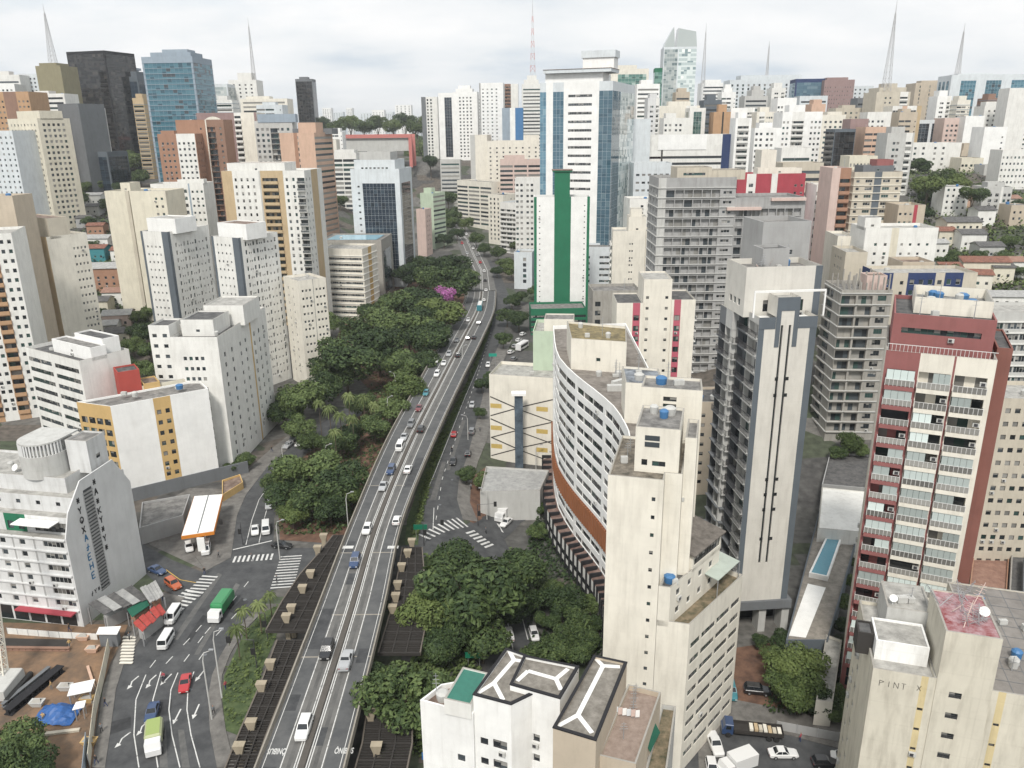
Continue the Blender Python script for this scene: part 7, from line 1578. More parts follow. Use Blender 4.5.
# sheds on the lots to the right of the red tower
for lab, pk, z, mat, col in (('low shed with a bluish sheet roof right of the red tower', [(985, 522), (1060, 540), (1060, 508), (990, 508)], 3, SHEET, 'lgrey'), ('walled brown court right of the red tower', [(968, 600), (1006, 606), (1010, 545), (975, 542)], -2, CLAY2, 'brick'), ('long walled passage with a dark floor, right edge', [(1007, 640), (1027, 645), (1030, 552), (1012, 548)], -1, DSH, 'lgrey'), ('dark ribbed roof shed at the right edge', [(1022, 640), (1070, 650), (1070, 560), (1024, 556)], 1, DSH, 'dgrey'), ('low dark workshop roof behind the brown court', [(985, 540), (1045, 545), (1045, 526), (988, 524)], 0, DSH, 'grey'),
                              ('grey roofed outbuilding behind the white hall', [(822, 484), (868, 488), (872, 455), (830, 452)], 2, DSH, 'grey'), ('cream garden annexe beside the red tower entrance', [(816, 700), (833, 702), (842, 640), (826, 634)], -1, ROOFS[2], 'ivory'), ('flat grey house at the foot of the painted wall', [(480, 492), (540, 490), (549, 470), (486, 466)], 2.5, SHEET, 'lgrey'), ('low grey annexe by the petrol station forecourt', [(139, 528), (183, 515), (190, 494), (142, 502)], 4.2, ROOFS[0], 'grey'), ('orange walled yard beside the white paired window block', [(222, 495), (243, 482), (240, 474), (222, 480)], 2, ROOFS[3], 'ochre')):
    p = pq(pk, z); tag(Bldg(lab, p, min(gmin(p), z-3), z, col, {}, 'shed', 'shed', roof=mat, par=.5).root)
# market stalls and sheet roofs at the foot of the white corner block
r9 = random.Random(6)
for k, (lab, pk, z, col) in enumerate((('rusty patched sheet roof at the foot of the blind wall', [(88, 606), (132, 585), (150, 597), (104, 616)], 4.0, SHEET), ('green awning on the shop row by the street corner', [(127, 611), (146, 600), (150, 606), (132, 618)], 3.2, flat('green canvas', (.01, .10, .06), .8)), ('red and white awning of the corner kiosk', [(133, 624), (160, 604), (166, 612), (142, 632)], 3.0, flat('faded red canvas', (.34, .05, .04), .8, var=.5)), ('grey patched roof behind the green awning', [(140, 590), (156, 582), (164, 596), (150, 604)], 4.2, SHEET))):
    p = pq(pk, z); a0 = p[0]; o = (a0[0], a0[1], 0); rt = tag(empty('market_stall', o), lab, 'stall', 'stalls at the street corner'); n = 1 if k in (1,) else 5
    for i in range(n):
        m = MB(o); f0, f1 = i/n+.01, (i+1)/n-.01; L = lambda f, s: (p[0][0]+(p[1][0]-p[0][0])*f, p[0][1]+(p[1][1]-p[0][1])*f) if s == 0 else (p[3][0]+(p[2][0]-p[3][0])*f, p[3][1]+(p[2][1]-p[3][1])*f); z_ = z+r9.uniform(-.25, .35)
        q = [L(f0, 1), L(f1, 1), L(f1, 0), L(f0, 0)]; m.face([(*q[0], z_), (*q[1], z_+.1), (*q[2], z_+.3), (*q[3], z_+.2)]); m.face([(*q[3], z_+.12), (*q[2], z_+.22), (*q[1], z_+.02), (*q[0], z_-.08)]); m.build('roof_sheet', (col if k != 0 or i % 2 else DSH), rt)
    for q in p: m = MB(o); m.box(q[0]-.1, q[0]+.1, q[1]-.1, q[1]+.1, -.1, z-.4); m.build('post', METAL, rt)
    c = ((p[0][0]+p[2][0])/2, (p[0][1]+p[2][1])/2); u = ((p[1][0]-p[0][0]), (p[1][1]-p[0][1])); L_ = math.hypot(*u); m = MB(o); m.obox(c, (u[0]/L_, u[1]/L_), L_*.7, 1.2, 0, 2.4); m.build('counter', PM('brick' if k % 2 else 'grey'), rt)
# ---------------------------------------------------------------- vehicles
CARC = dict(white=(.72, .72, .71), silver=(.40, .41, .42), grey=(.16, .165, .17), black=(.016, .016, .018), red=(.42, .025, .03), blue=(.03, .06, .14), green=(.02, .22, .07), orange=(.45, .10, .03), wine=(.16, .03, .035), lime=(.28, .36, .10), teal=(.04, .20, .24), sage=(.42, .45, .26))
CPM = {k: flat('%s car paint' % k, c, .3, .0, .5, .6) for k, c in CARC.items()}
TYRE = flat('tyre rubber', (.018, .018, .018), .8); CGL = flat('car window glass', (.015, .019, .023), .06, 0, .7); LAMP = flat('clear lamp lens', (.65, .65, .62), .2); TAIL = flat('red lamp lens', (.25, .01, .01), .3); TRIM = flat('black trim', (.02, .02, .02), .6)
def ring(y, hw, z0, z1, c=.12): return [(-hw, y, z0+c), (-hw+c*.5, y, z0), (hw-c*.5, y, z0), (hw, y, z0+c), (hw, y, z1-c), (hw-c, y, z1), (-hw+c, y, z1), (-hw, y, z1-c)]
def loft(mb, rings, mi=0):
    for a, b in zip(rings, rings[1:]):
        n = len(a)
        for i in range(n): mb.face([a[i], a[(i+1) % n], b[(i+1) % n], b[i]], mi)
    mb.face(rings[0][::-1], mi); mb.face(rings[-1], mi)
#            length width belt  roof  windscreen foot/top, rear top/foot (as fractions of half length, front is +)
SHAPE = dict(hatch=(3.9, 1.68, .92, 1.48, .38, .08, -.78, -.95), sedan=(4.45, 1.74, .92, 1.45, .36, .06, -.40, -.70), suv=(4.5, 1.82, 1.05, 1.70, .42, .16, -.80, -.95), van=(4.7, 1.85, 1.15, 2.05, .80, .55, -.94, -.98), minibus=(4.4, 1.8, 1.1, 2.0, .93, .80, -.93, -.97), pickup=(5.0, 1.82, 1.05, 1.68, .38, .14, -.22, -.36))
CARM = {}
def car_meshes(kind, col):
    if (kind, col) in CARM: return CARM[kind, col]
    L_, W_, zb, zr, f0, f1, r1, r0 = SHAPE[kind]; h, w = L_/2, W_/2; b = MB()
    nose = .72 if kind in ('hatch', 'sedan', 'suv', 'pickup') else .95
    loft(b, [ring(-h, w*.86, .38, zb-.10), ring(-h+.25, w*.97, .26, zb-.02), ring(0, w, .25, zb), ring(h*f0, w, .25, zb), ring(h-.35, w*.96, .25, zb*.86 if nose < .9 else zb), ring(h, w*.82, .36, zb*nose)])
    base = [(-w*.93, h*r0, zb-.01), (w*.93, h*r0, zb-.01), (w*.93, h*f0, zb-.01), (-w*.93, h*f0, zb-.01)]; top = [(-w*.76, h*r1, zr-.04), (w*.76, h*r1, zr-.04), (w*.76, h*f1, zr-.04), (-w*.76, h*f1, zr-.04)]
    if kind in ('van', 'minibus'): top = [(x*1.12, y, z) for x, y, z in top]
    for i in range(4): j = (i+1) % 4; b.face([base[i], base[j], top[j], top[i]])
    rf = [(x*.93, y*.97, zr) for x, y, z in top]
    for i in range(4): j = (i+1) % 4; b.face([top[i], top[j], rf[j], rf[i]])
    b.face(rf)
    if kind == 'pickup': b.box(-w*.8, w*.8, -h+.15, h*r0-.1, zb-.02, zb+.03)
    parts = [('body', b.mesh('body', [CPM[col]]), (0, 0, 0))]
    def pane(i, a0, a1, t0, t1):
        j = (i+1) % 4; B0, B1, T0, T1 = map(Vector, (base[i], base[j], top[i], top[j])); q = lambda a, t: (B0.lerp(B1, a)).lerp(T0.lerp(T1, a), t)
        n = (B1-B0).cross(T0-B0).normalized()*.012; m = MB(); m.face([tuple(q(a0, t0)+n), tuple(q(a1, t0)+n), tuple(q(a1, t1)+n), tuple(q(a0, t1)+n)]); return m
    parts += [('rear_window', pane(0, .08, .92, .2, .9).mesh('rear_window', [CGL]), (0, 0, 0)), ('windscreen', pane(2, .06, .94, .08, .94).mesh('windscreen', [CGL]), (0, 0, 0))]
    k = (.42,) if kind == 'pickup' else (.46,)
    for i in (1, 3):
        for a0, a1 in ((.06, .48), (.52, .94)) if kind not in ('van',) or col == 'blue' else ((.06, .94),): parts.append(('side_window', pane(i, a0, a1, .14, .9).mesh('side_window', [CGL]), (0, 0, 0)))
    wm = MB(); wm.tube([(-.1, 0, 0), (.1, 0, 0)], .31, 14); wh = wm.mesh('wheel', [TYRE]); hm = MB(); hm.tube([(-.112, 0, 0), (.112, 0, 0)], .17, 10); hub = hm.mesh('hub', [METAL])
    for sx_ in (-1, 1):
        for y in (-h*.6, h*.62): parts.append(('wheel', wh, (sx_*(w-.09), y, .31), hub))
    lm = MB(); lm.box(-.17, .17, -.04, .03, -.07, .07); hl = lm.mesh('headlight', [LAMP]); tl = lm.mesh('tail_light', [TAIL])
    for sx_ in (-1, 1): parts.append(('headlight', hl, (sx_*w*.62, h-.02, zb*nose-.16))); parts.append(('tail_light', tl, (sx_*w*.66, -h+.03, zb-.22)))
    # the same car as one mesh, for far away
    one = MB(); mats = [CPM[col], CGL, TYRE]
    for p in parts:
        me = p[1]; mi = 0 if p[0] == 'body' else 2 if p[0] == 'wheel' else 1
        if 'light' in p[0]: continue
        for f in me.polygons: one.face([tuple(me.vertices[v].co+Vector(p[2])) for v in f.vertices], mi)
    CARM[kind, col] = (parts, one.mesh('car', mats)); return CARM[kind, col]
def car(label, kind, col, x, y, z, yaw, group=None, fine=True, pitch=0.0):
    parts, one = car_meshes(kind, col); nm = {'van': 'van', 'minibus': 'minibus', 'pickup': 'pickup_truck'}.get(kind, 'car')
    if not fine:
        o = link(nm, one, None, (x, y, z), (pitch, 0, yaw-math.pi/2)); return tag(o, label, nm.replace('_', ' '), group)
    root = tag(empty(nm, (x, y, z), yaw-math.pi/2), label, nm.replace('_', ' '), group); root.rotation_euler[0] = pitch
    for p in parts:
        o = link(p[0], p[1], root, p[2])
        if len(p) > 3: link('hub', p[3], o)
    return root
def vz(y):
    r = min(vrow, key=lambda q: abs(q[1]-y)); i = vrow.index(r); a, b = vrow[max(0, i-1)], vrow[min(len(vrow)-1, i+1)]
    return r[4], math.atan2((b[1]+b[3])-(a[1]+a[3]), (b[0]+b[2])-(a[0]+a[2])), math.atan2(b[4]-a[4], math.hypot(b[0]-a[0], b[1]-a[1]))
def on_deck(px, py):
    z = 7.0
    for _ in range(20): x, y = PZ(px, py, z+.6); z = vz(y)[0] if y < 424 else terrain(x, y)+.25
    if y < 424: _, yw, pt = vz(y)
    else:
        i = min(range(len(ave_rows)-1), key=lambda k: abs(ave_rows[k][0][1]-y)); a, b = ave_rows[i][0], ave_rows[i+1][0]; yw, pt = math.atan2(b[1]-a[1], b[0]-a[0]), .06
    return x, y, z+.02, yw, pt
NUM = ['first', 'second', 'third', 'fourth', 'fifth', 'sixth', 'seventh', 'eighth', 'ninth', 'tenth', 'eleventh', 'twelfth', '13th', '14th', '15th', '16th', '17th', '18th', '19th', '20th', '21st', '22nd', '23rd', '24th', '25th', '26th', '27th', '28th']
def fleet(L_, phrase, group, down):
    for i, (px, py, kind, col) in enumerate(sorted(L_, key=lambda q: -q[1])):
        x, y, z, yw, pt = on_deck(px, py)
        car('%s %s, %s %s' % (col, {'suv': 'off-roader', 'hatch': 'hatchback'}.get(kind, kind), NUM[i], phrase), kind, col, x, y, z, yw+(math.pi if down else 0), group, y < 330, pt*(-1 if down else 1))
fleet([(304, 728, 'suv', 'white'), (327, 650, 'suv', 'black'), (355, 561, 'suv', 'blue'), (367, 529, 'hatch', 'white'), (383, 486, 'sedan', 'silver'), (391, 470, 'suv', 'blue'), (400, 447, 'van', 'white'), (404, 437, 'sedan', 'silver'), (411, 424, 'suv', 'grey'), (419, 408, 'sedan', 'wine'), (426, 393, 'hatch', 'teal'), (437, 374, 'suv', 'white'), (444, 363, 'sedan', 'white'), (436, 361, 'hatch', 'white'), (449, 354, 'suv', 'silver'), (457, 340, 'sedan', 'grey'), (468, 320, 'hatch', 'white'), (471, 283, 'hatch', 'white'), (476, 277, 'sedan', 'grey'), (471, 262, 'hatch', 'white'), (467, 253, 'sedan', 'silver'), (462, 243, 'hatch', 'red'), (459, 236, 'sedan', 'white'), (454, 229, 'hatch', 'silver'), (451, 221, 'sedan', 'white')], 'coming down the viaduct towards the camera', 'cars coming down the viaduct', True)
fleet([(346, 660, 'pickup', 'silver'), (397, 520, 'hatch', 'white'), (408, 469, 'sedan', 'white'), (421, 429, 'suv', 'black'), (458, 355, 'sedan', 'black'), (468, 338, 'hatch', 'black'), (474, 337, 'sedan', 'black'), (479, 323, 'suv', 'grey'), (484, 300, 'hatch', 'white'), (486, 290, 'sedan', 'white'), (485, 280, 'suv', 'black'), (484, 271, 'hatch', 'white'), (480, 262, 'sedan', 'red'), (477, 255, 'hatch', 'silver'), (473, 248, 'sedan', 'white'), (470, 242, 'hatch', 'grey'), (466, 234, 'sedan', 'white'), (461, 226, 'hatch', 'white'), (457, 219, 'sedan', 'black')], 'driving up the viaduct away from the camera', 'cars driving up the viaduct', False)
def street_car(label, kind, col, px, py, dpx, dpy, group='cars on the streets below', h=.6):
    x, y = PG(px, py); z = terrain(x, y)+.07; d = ray(px, py); t = (z+h-CAMZ)/d[2]; x, y = d[0]*t, d[1]*t
    x2, y2 = PG(px+dpx, py+dpy); x1, y1 = PG(px, py); return car(label, kind, col, x, y, terrain(x, y)+.11, math.atan2(y2-y1, x2-x1), group, proj(x, y, 0)[2] > 2.4)
for a in [('white panel van by the corner kiosk on the left street', 'van', 'white', 173, 616, -6, 9), ('white minibus on the left street behind the red car', 'minibus', 'white', 166, 641, -6, 10), ('bright red car between the lane arrows of the left street', 'sedan', 'red', 185, 683, -2, 10), ('dark blue car just ahead of the small tipper lorry', 'sedan', 'blue', 152, 712, -3, 10), ('dark blue car in the side street by the blind wall', 'sedan', 'blue', 157, 570, 10, 4), ('orange red car waiting at the side street crossing', 'suv', 'orange', 173, 584, 8, 6),
          ('white car left of two waiting at the left street stop line', 'sedan', 'white', 255, 530, 0, 10), ('white van right of two waiting at the left street stop line', 'van', 'white', 266, 529, 0, 10), ('silver car coming down the left street behind the two waiting', 'hatch', 'silver', 269, 505, -2, 10), ('black car turning at the zebra crossing under the viaduct', 'sedan', 'black', 282, 545, 10, 1), ('white car moving down the tree lined left street', 'sedan', 'white', 300, 443, -7, 6), ('silver parked car nearer the kerb on the left street', 'sedan', 'silver', 288, 445, -7, 6), ('grey parked car beside the white slabs on the left street', 'suv', 'grey', 294, 438, -7, 6), ('white car refuelling under the petrol station canopy', 'hatch', 'white', 189, 547, 2, 8), ('white van parked beside the petrol station canopy', 'van', 'white', 206, 549, -1, 9)]: street_car(*a)
for a in [('white car high on the lower street', 'hatch', 'white', 488, 365, -3, 10), ('silver car halfway along the lower street', 'hatch', 'silver', 472, 405, -3, 9), ('red car on the lower street', 'hatch', 'red', 454, 434, 3, -9), ('grey car parked by the pavement next to the red car', 'suv', 'grey', 472, 431, 3, -9), ('black car nearing the lower street crossing', 'sedan', 'black', 453, 461, -2, 9), ('small black car parked on the pavement edge', 'hatch', 'black', 468, 453, 2, -9), ('white car on the climbing right street beside the box lorry', 'sedan', 'white', 506, 522, -9, 7), ('black off-roader on the climbing right street', 'suv', 'black', 521, 509, -9, 8), ('white and dark car on the street behind the round trees, left lane', 'suv', 'silver', 493, 630, 1, 10), ('white car on the street behind the round trees, right lane', 'sedan', 'white', 509, 634, -2, -10), ('white car parked in the trees beside the bottom street', 'hatch', 'white', 534, 634, 3, 10),
          ('white saloon on the street below the leafy court', 'sedan', 'white', 783, 753, 10, 0), ('black car behind the white saloon, by the cream block', 'hatch', 'black', 825, 762, 10, 0), ('white car parked by the cream block foot', 'sedan', 'white', 846, 758, 10, 2), ('small white pickup by the foot of the slender cream slab', 'pickup', 'white', 715, 744, 4, 10), ('white car cut by the bottom edge beside the box lorry', 'hatch', 'white', 712, 768, 2, 10), ('blue car parked against the stepped cream wing', 'suv', 'teal', 731, 691, 2, 10), ('black car parked in the dirt yard', 'suv', 'black', 757, 690, 10, 1)]: street_car(*a)
for k, (px, py, c) in enumerate(((511, 352, 'white'), (515, 346, 'silver'), (519, 340, 'white'), (514, 359, 'grey'), (523, 334, 'white'), (509, 366, 'black'))):
    street_car('%s car in the little car park above the painted wall, %s from the front' % (c, NUM[[2, 3, 4, 1, 5, 0][k]]), 'hatch', c, px, py, 6, -3, 'cars in the little car park')
def lorry(label, px, py, dpx, dpy, cab, box, L_=6.5, hb=2.9, load=None, name='lorry', flat_=False):
    x, y = PG(px, py); z = terrain(x, y)+.1; x2, y2 = PG(px+dpx, py+dpy); d = ray(px, py); t = (z+1.3-CAMZ)/d[2]; yw = math.atan2(y2-y, x2-x); x, y = d[0]*t, d[1]*t
    root = tag(empty(name, (x, y, z), yw-math.pi/2), label, 'bus' if name == 'bus' else 'lorry', 'lorries on the streets'); h = L_/2; c = MB()
    if name == 'bus':
        loft(c, [ring(-h, 1.2, .4, 3.0, .15), ring(h, 1.2, .4, 3.0, .15)]); c.build('body', CPM[cab], root); m = MB()
        for s_ in (-1, 1): m = MB(); m.face([(s_*1.21, -h+.4, 1.4), (s_*1.21, h-.5, 1.4), (s_*1.21, h-.5, 2.4), (s_*1.21, -h+.4, 2.4)]); m.build('side_window', CGL, root)
        m = MB(); m.face([(-1.0, h+.01, 1.2), (1.0, h+.01, 1.2), (1.0, h+.01, 2.6), (-1.0, h+.01, 2.6)]); m.build('windscreen', CGL, root); m = MB(); m.box(-.9, .9, -h+1, h-1, 3.0, 3.12); m.build('roof_hatch', CPM['white'], root)
    else:
        loft(c, [ring(h-1.75, 1.1, .5, 2.35, .1), ring(h-.5, 1.12, .5, 2.4, .1), ring(h-.2, 1.1, .45, 1.55, .1), ring(h, 1.05, .45, 1.4, .1)]); c.build('cab', CPM[cab], root)
        m = MB(); m.face([(-.98, h-.46, 2.2), (-1.0, h-.21, 1.56), (1.0, h-.21, 1.56), (.98, h-.46, 2.2)][::-1]); m.build('windscreen', CGL, root)
        for s_ in (-1, 1): m = MB(); m.face([(s_*1.13, h-1.4, 1.5), (s_*1.13, h-.55, 1.5), (s_*1.13, h-.65, 2.15), (s_*1.13, h-1.4, 2.15)]); m.build('side_window', CGL, root)
        m = MB(); m.box(-.5, .5, -h, h-1.8, .55, .85); m.build('chassis', TRIM, root); m = MB()
        if flat_:
            m.box(-1.15, 1.15, -h, h-1.9, .9, 1.1); [m.box(a, b, c_, d_, 1.1, 1.6) for a, b, c_, d_ in ((-1.15, -1.08, -h, h-1.9), (1.08, 1.15, -h, h-1.9), (-1.07, 1.07, -h, -h+.07))]; m.build('flatbed', PM('umber'), root)
            r = random.Random(3)
            for i in range(7): m = MB(); m.box(-.9+r.uniform(0, .3), .2+r.uniform(0, .7), -h+.3+i*.72, -h+.85+i*.72, 1.11, 1.3+r.uniform(0, .6)); m.build('load', PM(('ivory', 'sand', 'tan')[i % 3]), root)
        else:
            if load: loft(m, [ring(-h, 1.18, .9, hb-.4, .25), ring(-h+.5, 1.2, .9, hb, .25), ring(h-2.1, 1.2, .9, hb, .25), ring(h-1.9, 1.1, .9, hb-.3, .25)])
            else: m.box(-1.18, 1.18, -h, h-1.9, .9, hb)
            m.build('load_body', CPM[box], root)
            if load: m = MB(); m.box(-.95, .95, -h+.5, h-2.2, hb+.002, hb+.05); m.build('load_cover', CPM[load], root)
    for s_ in (-1, 1):
        for y_ in (-h+1.1, -h+2.2, h-1.0): m = MB(); m.tube([(s_*1.08-.14, y_, .45), (s_*1.08+.14, y_, .45)], .45, 12); m.build('wheel', TYRE, root)
    return root
lorry('green covered lorry with a white cab coming down the left street', 221, 607, -7, 10, 'white', 'green', 7.6, 3.2, 'green'); lorry('white cab tipper lorry with a pale green load, bottom left', 154, 737, -1, 12, 'white', 'sage', 6.2, 2.6, 'lime')
lorry('white box lorry waiting on the climbing right street', 504, 513, -9, 7, 'white', 'white', 6.4, 3.0); lorry('white box lorry cut by the bottom edge', 737, 764, -8, 3, 'white', 'white', 6, 3.0); lorry('blue cab flatbed lorry loaded with timber by the dirt yard', 752, 728, -10, -1, 'blue', 'blue', 9.5, 0, None, 'lorry', True)
x, y, z, yw, pt = on_deck(480, 308); bs = lorry('tall blue and white bus on the far viaduct', 480, 308, 0, 4, 'teal', 'teal', 11, 0, None, 'bus'); bs.location = (x, y, z); bs.rotation_euler = (0, 0, yw-math.pi/2)
lorry('white minibus shaped bus by the little car park', 522, 346, 5, -3, 'white', 'white', 8, 0, None, 'bus')
# ---------------------------------------------------------------- people and motorbikes
def person_mesh(seed, top, low, stride=.22):
    sk = [((0, 0, .92), .13), ((0, 0, 1.15), .12), ((0, 0, 1.38), .15), ((0, 0, 1.50), .06), ((0, .02, 1.60), .085), ((0, .02, 1.70), .09),
          ((.1, 0, .88), .09), ((.11, stride, .48), .065), ((.11, stride*.9, .06), .045), ((.11, stride+.16, .03), .04), ((-.1, 0, .88), .09), ((-.11, -stride*.6, .48), .065), ((-.11, -stride*1.3, .08), .045), ((-.11, -stride*1.2+.14, .03), .04),
          ((.21, 0, 1.38), .06), ((.26, -.10, 1.10), .045), ((.26, .04, .86), .035), ((-.21, 0, 1.38), .06), ((-.26, .10, 1.10), .045), ((-.26, .24, .90), .035)]
    ed = [(0, 1), (1, 2), (2, 3), (3, 4), (4, 5), (0, 6), (6, 7), (7, 8), (8, 9), (0, 10), (10, 11), (11, 12), (12, 13), (2, 14), (14, 15), (15, 16), (2, 17), (17, 18), (18, 19)]
    me = bpy.data.meshes.new('p'); me.from_pydata([p for p, _ in sk], ed, []); ob = bpy.data.objects.new('p', me); COL.objects.link(ob); ob.modifiers.new('s', 'SKIN'); ob.modifiers.new('d', 'SUBSURF').levels = 1
    for v, (_, r) in zip(me.skin_vertices[0].data, sk): v.radius = (r, r)
    me.skin_vertices[0].data[0].use_root = True
    out = bpy.data.meshes.new_from_object(ob.evaluated_get(bpy.context.evaluated_depsgraph_get())); bpy.data.objects.remove(ob); out.name = 'person'
    out.materials.clear(); [out.materials.append(m) for m in (flat(top+' clothing', PAL[top], .9), flat(low+' trousers', PAL[low], .9), flat('skin', (.30, .17, .11), .6), flat('dark hair', (.02, .015, .012), .8))]
    for p in out.polygons: z = p.center.z; p.material_index = 3 if z > 1.70 else 2 if z > 1.50 or (abs(p.center.x) > .2 and z < .98) else 0 if z > .94 else 1
    return out
PPL = [person_mesh(0, 'black', 'navy'), person_mesh(1, 'dgrey', 'black', .15), person_mesh(2, 'crimson', 'navy', .1), person_mesh(3, 'ochre', 'dgrey', .12)]
def person(label, px, py, k, a=0.0, z=.15):
    x, y = PG(px, py); link_ = tag(link('person', PPL[k], None, (x, y, terrain(x, y)+z-.02), (0, 0, a)), label, 'person', 'people on the pavements')
for q in [('person in black on the pavement beside the site fence, middle of three', 106, 707, 0, 2), ('person in black on the pavement beside the site fence, farthest of three', 102, 733, 1, .4), ('person in black on the pavement at the bottom edge', 97, 765, 0, 3), ('person in dark clothes on the stop line zebra of the left street', 252, 561, 1, 1.5), ('person in black on the traffic island by the petrol station', 205, 575, 0, .3), ('person in dark clothes at the petrol station kerb', 219, 558, 1, 2), ('person in black walking by the steps of the kiosk', 130, 641, 1, 1), ('person in red by the corner kiosk', 163, 601, 2, 1), ('person in an orange vest on the building site', 70, 648, 3, 1), ('person in an orange vest by the site cabin', 103, 644, 3, 2.4), ('person in dark clothes at the lower street zebra', 486, 534, 1, 1.2), ('person in grey on the red triangle pavement', 471, 490, 1, 0), ('person in black on the dirt yard street corner', 708, 733, 0, 2), ('person in black crossing by the zebra under the viaduct', 277, 583, 1, 1), ('person in black walking past the shop awning of the white corner block', 70, 632, 0, 2), ('person in red on the verge path by the palms', 226, 690, 2, 1), ('person in dark clothes near the traffic signal on the verge', 214, 715, 1, 0), ('person in grey on the lower street pavement by the parked car', 480, 432, 1, .5), ('person in black on the left street pavement by the kerbside cars', 272, 452, 0, 2),
          ('person in dark clothes by the blue cab flatbed lorry', 706, 722, 1, 2), ('person in red walking behind the white saloon', 800, 742, 2, 1), ('person in an orange vest beside the long steel girder', 52, 690, 3, 2), ('person in an orange vest near the blue tarpaulin', 44, 722, 3, .5)]: person(*q)
def moto(label, px, py, dpx, dpy):
    x, y = PG(px, py); x2, y2 = PG(px+dpx, py+dpy); root = tag(empty('motorbike', (x, y, terrain(x, y)+.08), math.atan2(y2-y, x2-x)-math.pi/2), label, 'motorbike', 'motorbikes')
    m = MB(); loft(m, [ring(-.6, .1, .55, .8, .04), ring(0, .16, .45, .85, .04), ring(.45, .12, .6, 1.0, .04)]); m.build('frame', CPM['black'], root)
    for y_ in (-.65, .65): m = MB(); m.tube([(-.06, y_, .3), (.06, y_, .3)], .3, 12); m.build('wheel', TYRE, root)
    m = MB(); m.tube([(-.35, .45, 1.05), (.35, .45, 1.05)], .025, 5); m.build('handlebar', METAL, root)
    tag(link('person', PPL[2 if dpy > 0 and px < 200 else 0], None, (x, y, terrain(x, y)-.12), (0, 0, math.atan2(y2-y, x2-x)-math.pi/2)), 'rider astride the '+label[:label.index(' on ')], 'person')
moto('dark red motorbike on the left street next to the red car', 164, 680, -3, 10); moto('black motorbike on the lower street ahead of the black car', 452, 452, 2, -9)
# ---------------------------------------------------------------- petrol station, site, lamps, signs
z = 5.2; cp_ = pq([(181, 536), (214, 531), (223, 494), (194, 496)], z); o = (*cp_[0], 0)
ps = tag(empty('petrol_station_canopy', o), 'white flat petrol station canopy with an orange edge', 'canopy'); m = MB(o); m.prism(inset(cp_, .12), z-.1, z+.02); m.build('roof', PM('bright', .2), ps)
m = MB(o); m.prism(cp_, z-.85, z-.12); m.build('orange_fascia', flat('orange fascia', (.62, .22, .03), .5), ps); m = MB(o); a, b = [((cp_[i][0]+cp_[j][0])/2, (cp_[i][1]+cp_[j][1])/2) for i, j in ((0, 1), (2, 3))]; L_ = math.hypot(b[0]-a[0], b[1]-a[1]); m.obox(((a[0]+b[0])/2, (a[1]+b[1])/2), ((b[0]-a[0])/L_, (b[1]-a[1])/L_), L_-.4, .25, z+.021, z+.06); m.build('roof_gutter', PM('dgrey'), ps)
for f in (.2, .5, .8): m = MB(o); c = (a[0]+(b[0]-a[0])*f, a[1]+(b[1]-a[1])*f); m.obox(c, (1, 0), .5, .5, 0, z-.86); m.build('column', flat('orange column', (.5, .2, .03), .5), ps)
for f in (.3, .65):
    c = (a[0]+(b[0]-a[0])*f, a[1]+(b[1]-a[1])*f); pu = tag(empty('fuel_pump', (*c, 0)), '%s fuel pump under the petrol station canopy' % ('front' if f < .5 else 'rear'), 'fuel pump'); m = MB((*c, 0)); m.obox(c, (1, 0), .9, .5, .1, 1.7); m.build('cabinet', PM('bright'), pu); m = MB((*c, 0)); m.obox((c[0], c[1]-.26), (1, 0), .6, .02, 1.0, 1.5); m.build('display', GLASS[0], pu)
ts = tag(empty('totem_sign', (*PG(203, 556), 0)), 'slim white totem sign at the petrol station corner', 'sign'); x, y = PG(203, 556); m = MB((x, y, 0)); m.box(x-.8, x+.8, y-.15, y+.15, 1.2, 4.4); m.build('panel', PM('bright'), ts); m = MB((x, y, 0)); m.box(x-.1, x+.1, y-.1, y+.1, 0, 1.19); m.build('post', METAL, ts)
# street lamps
lp_ = [((349, 536), 492), ((397, 410), 368), ((389, 430), 396), ((328, 480), 444), ((336, 518), 500), ((463, 375), 345), ((428, 350), 318), ((280, 560), 520), ((284, 470), 448), ((222, 698), 612), ((212, 720), 650), ((468, 440), 415), ((487, 520), 488), ((536, 470), 448), ((556, 490), 452)]
for k, ((px, py), yt) in enumerate(sorted(lp_, key=lambda q: -q[0][1])):
    x, y = PG(px, py); z0 = terrain(x, y); h = min(13, max(7.5, PY(px, yt, y)[2]-z0)); sd_ = 1 if px < 300 or k % 2 else -1
    rt = tag(empty('street_lamp', (x, y, z0)), '%s grey street lamp post with a curved arm, counted up the picture' % NUM[k], 'street lamp', 'street lamps'); m = MB((x, y, z0)); m.tube([(x, y, z0-.1), (x, y, z0+h*.85), (x+.3*sd_, y, z0+h*.96), (x+1.6*sd_, y, z0+h)], [.13, .1, .07, .06], 6); m.build('pole', PM('lgrey'), rt)
    m = MB((x, y, z0)); m.box(x+1.5*sd_-.35, x+1.5*sd_+.35, y-.15, y+.15, z0+h-.02, z0+h+.14); m.build('lamp_head', METAL, rt)
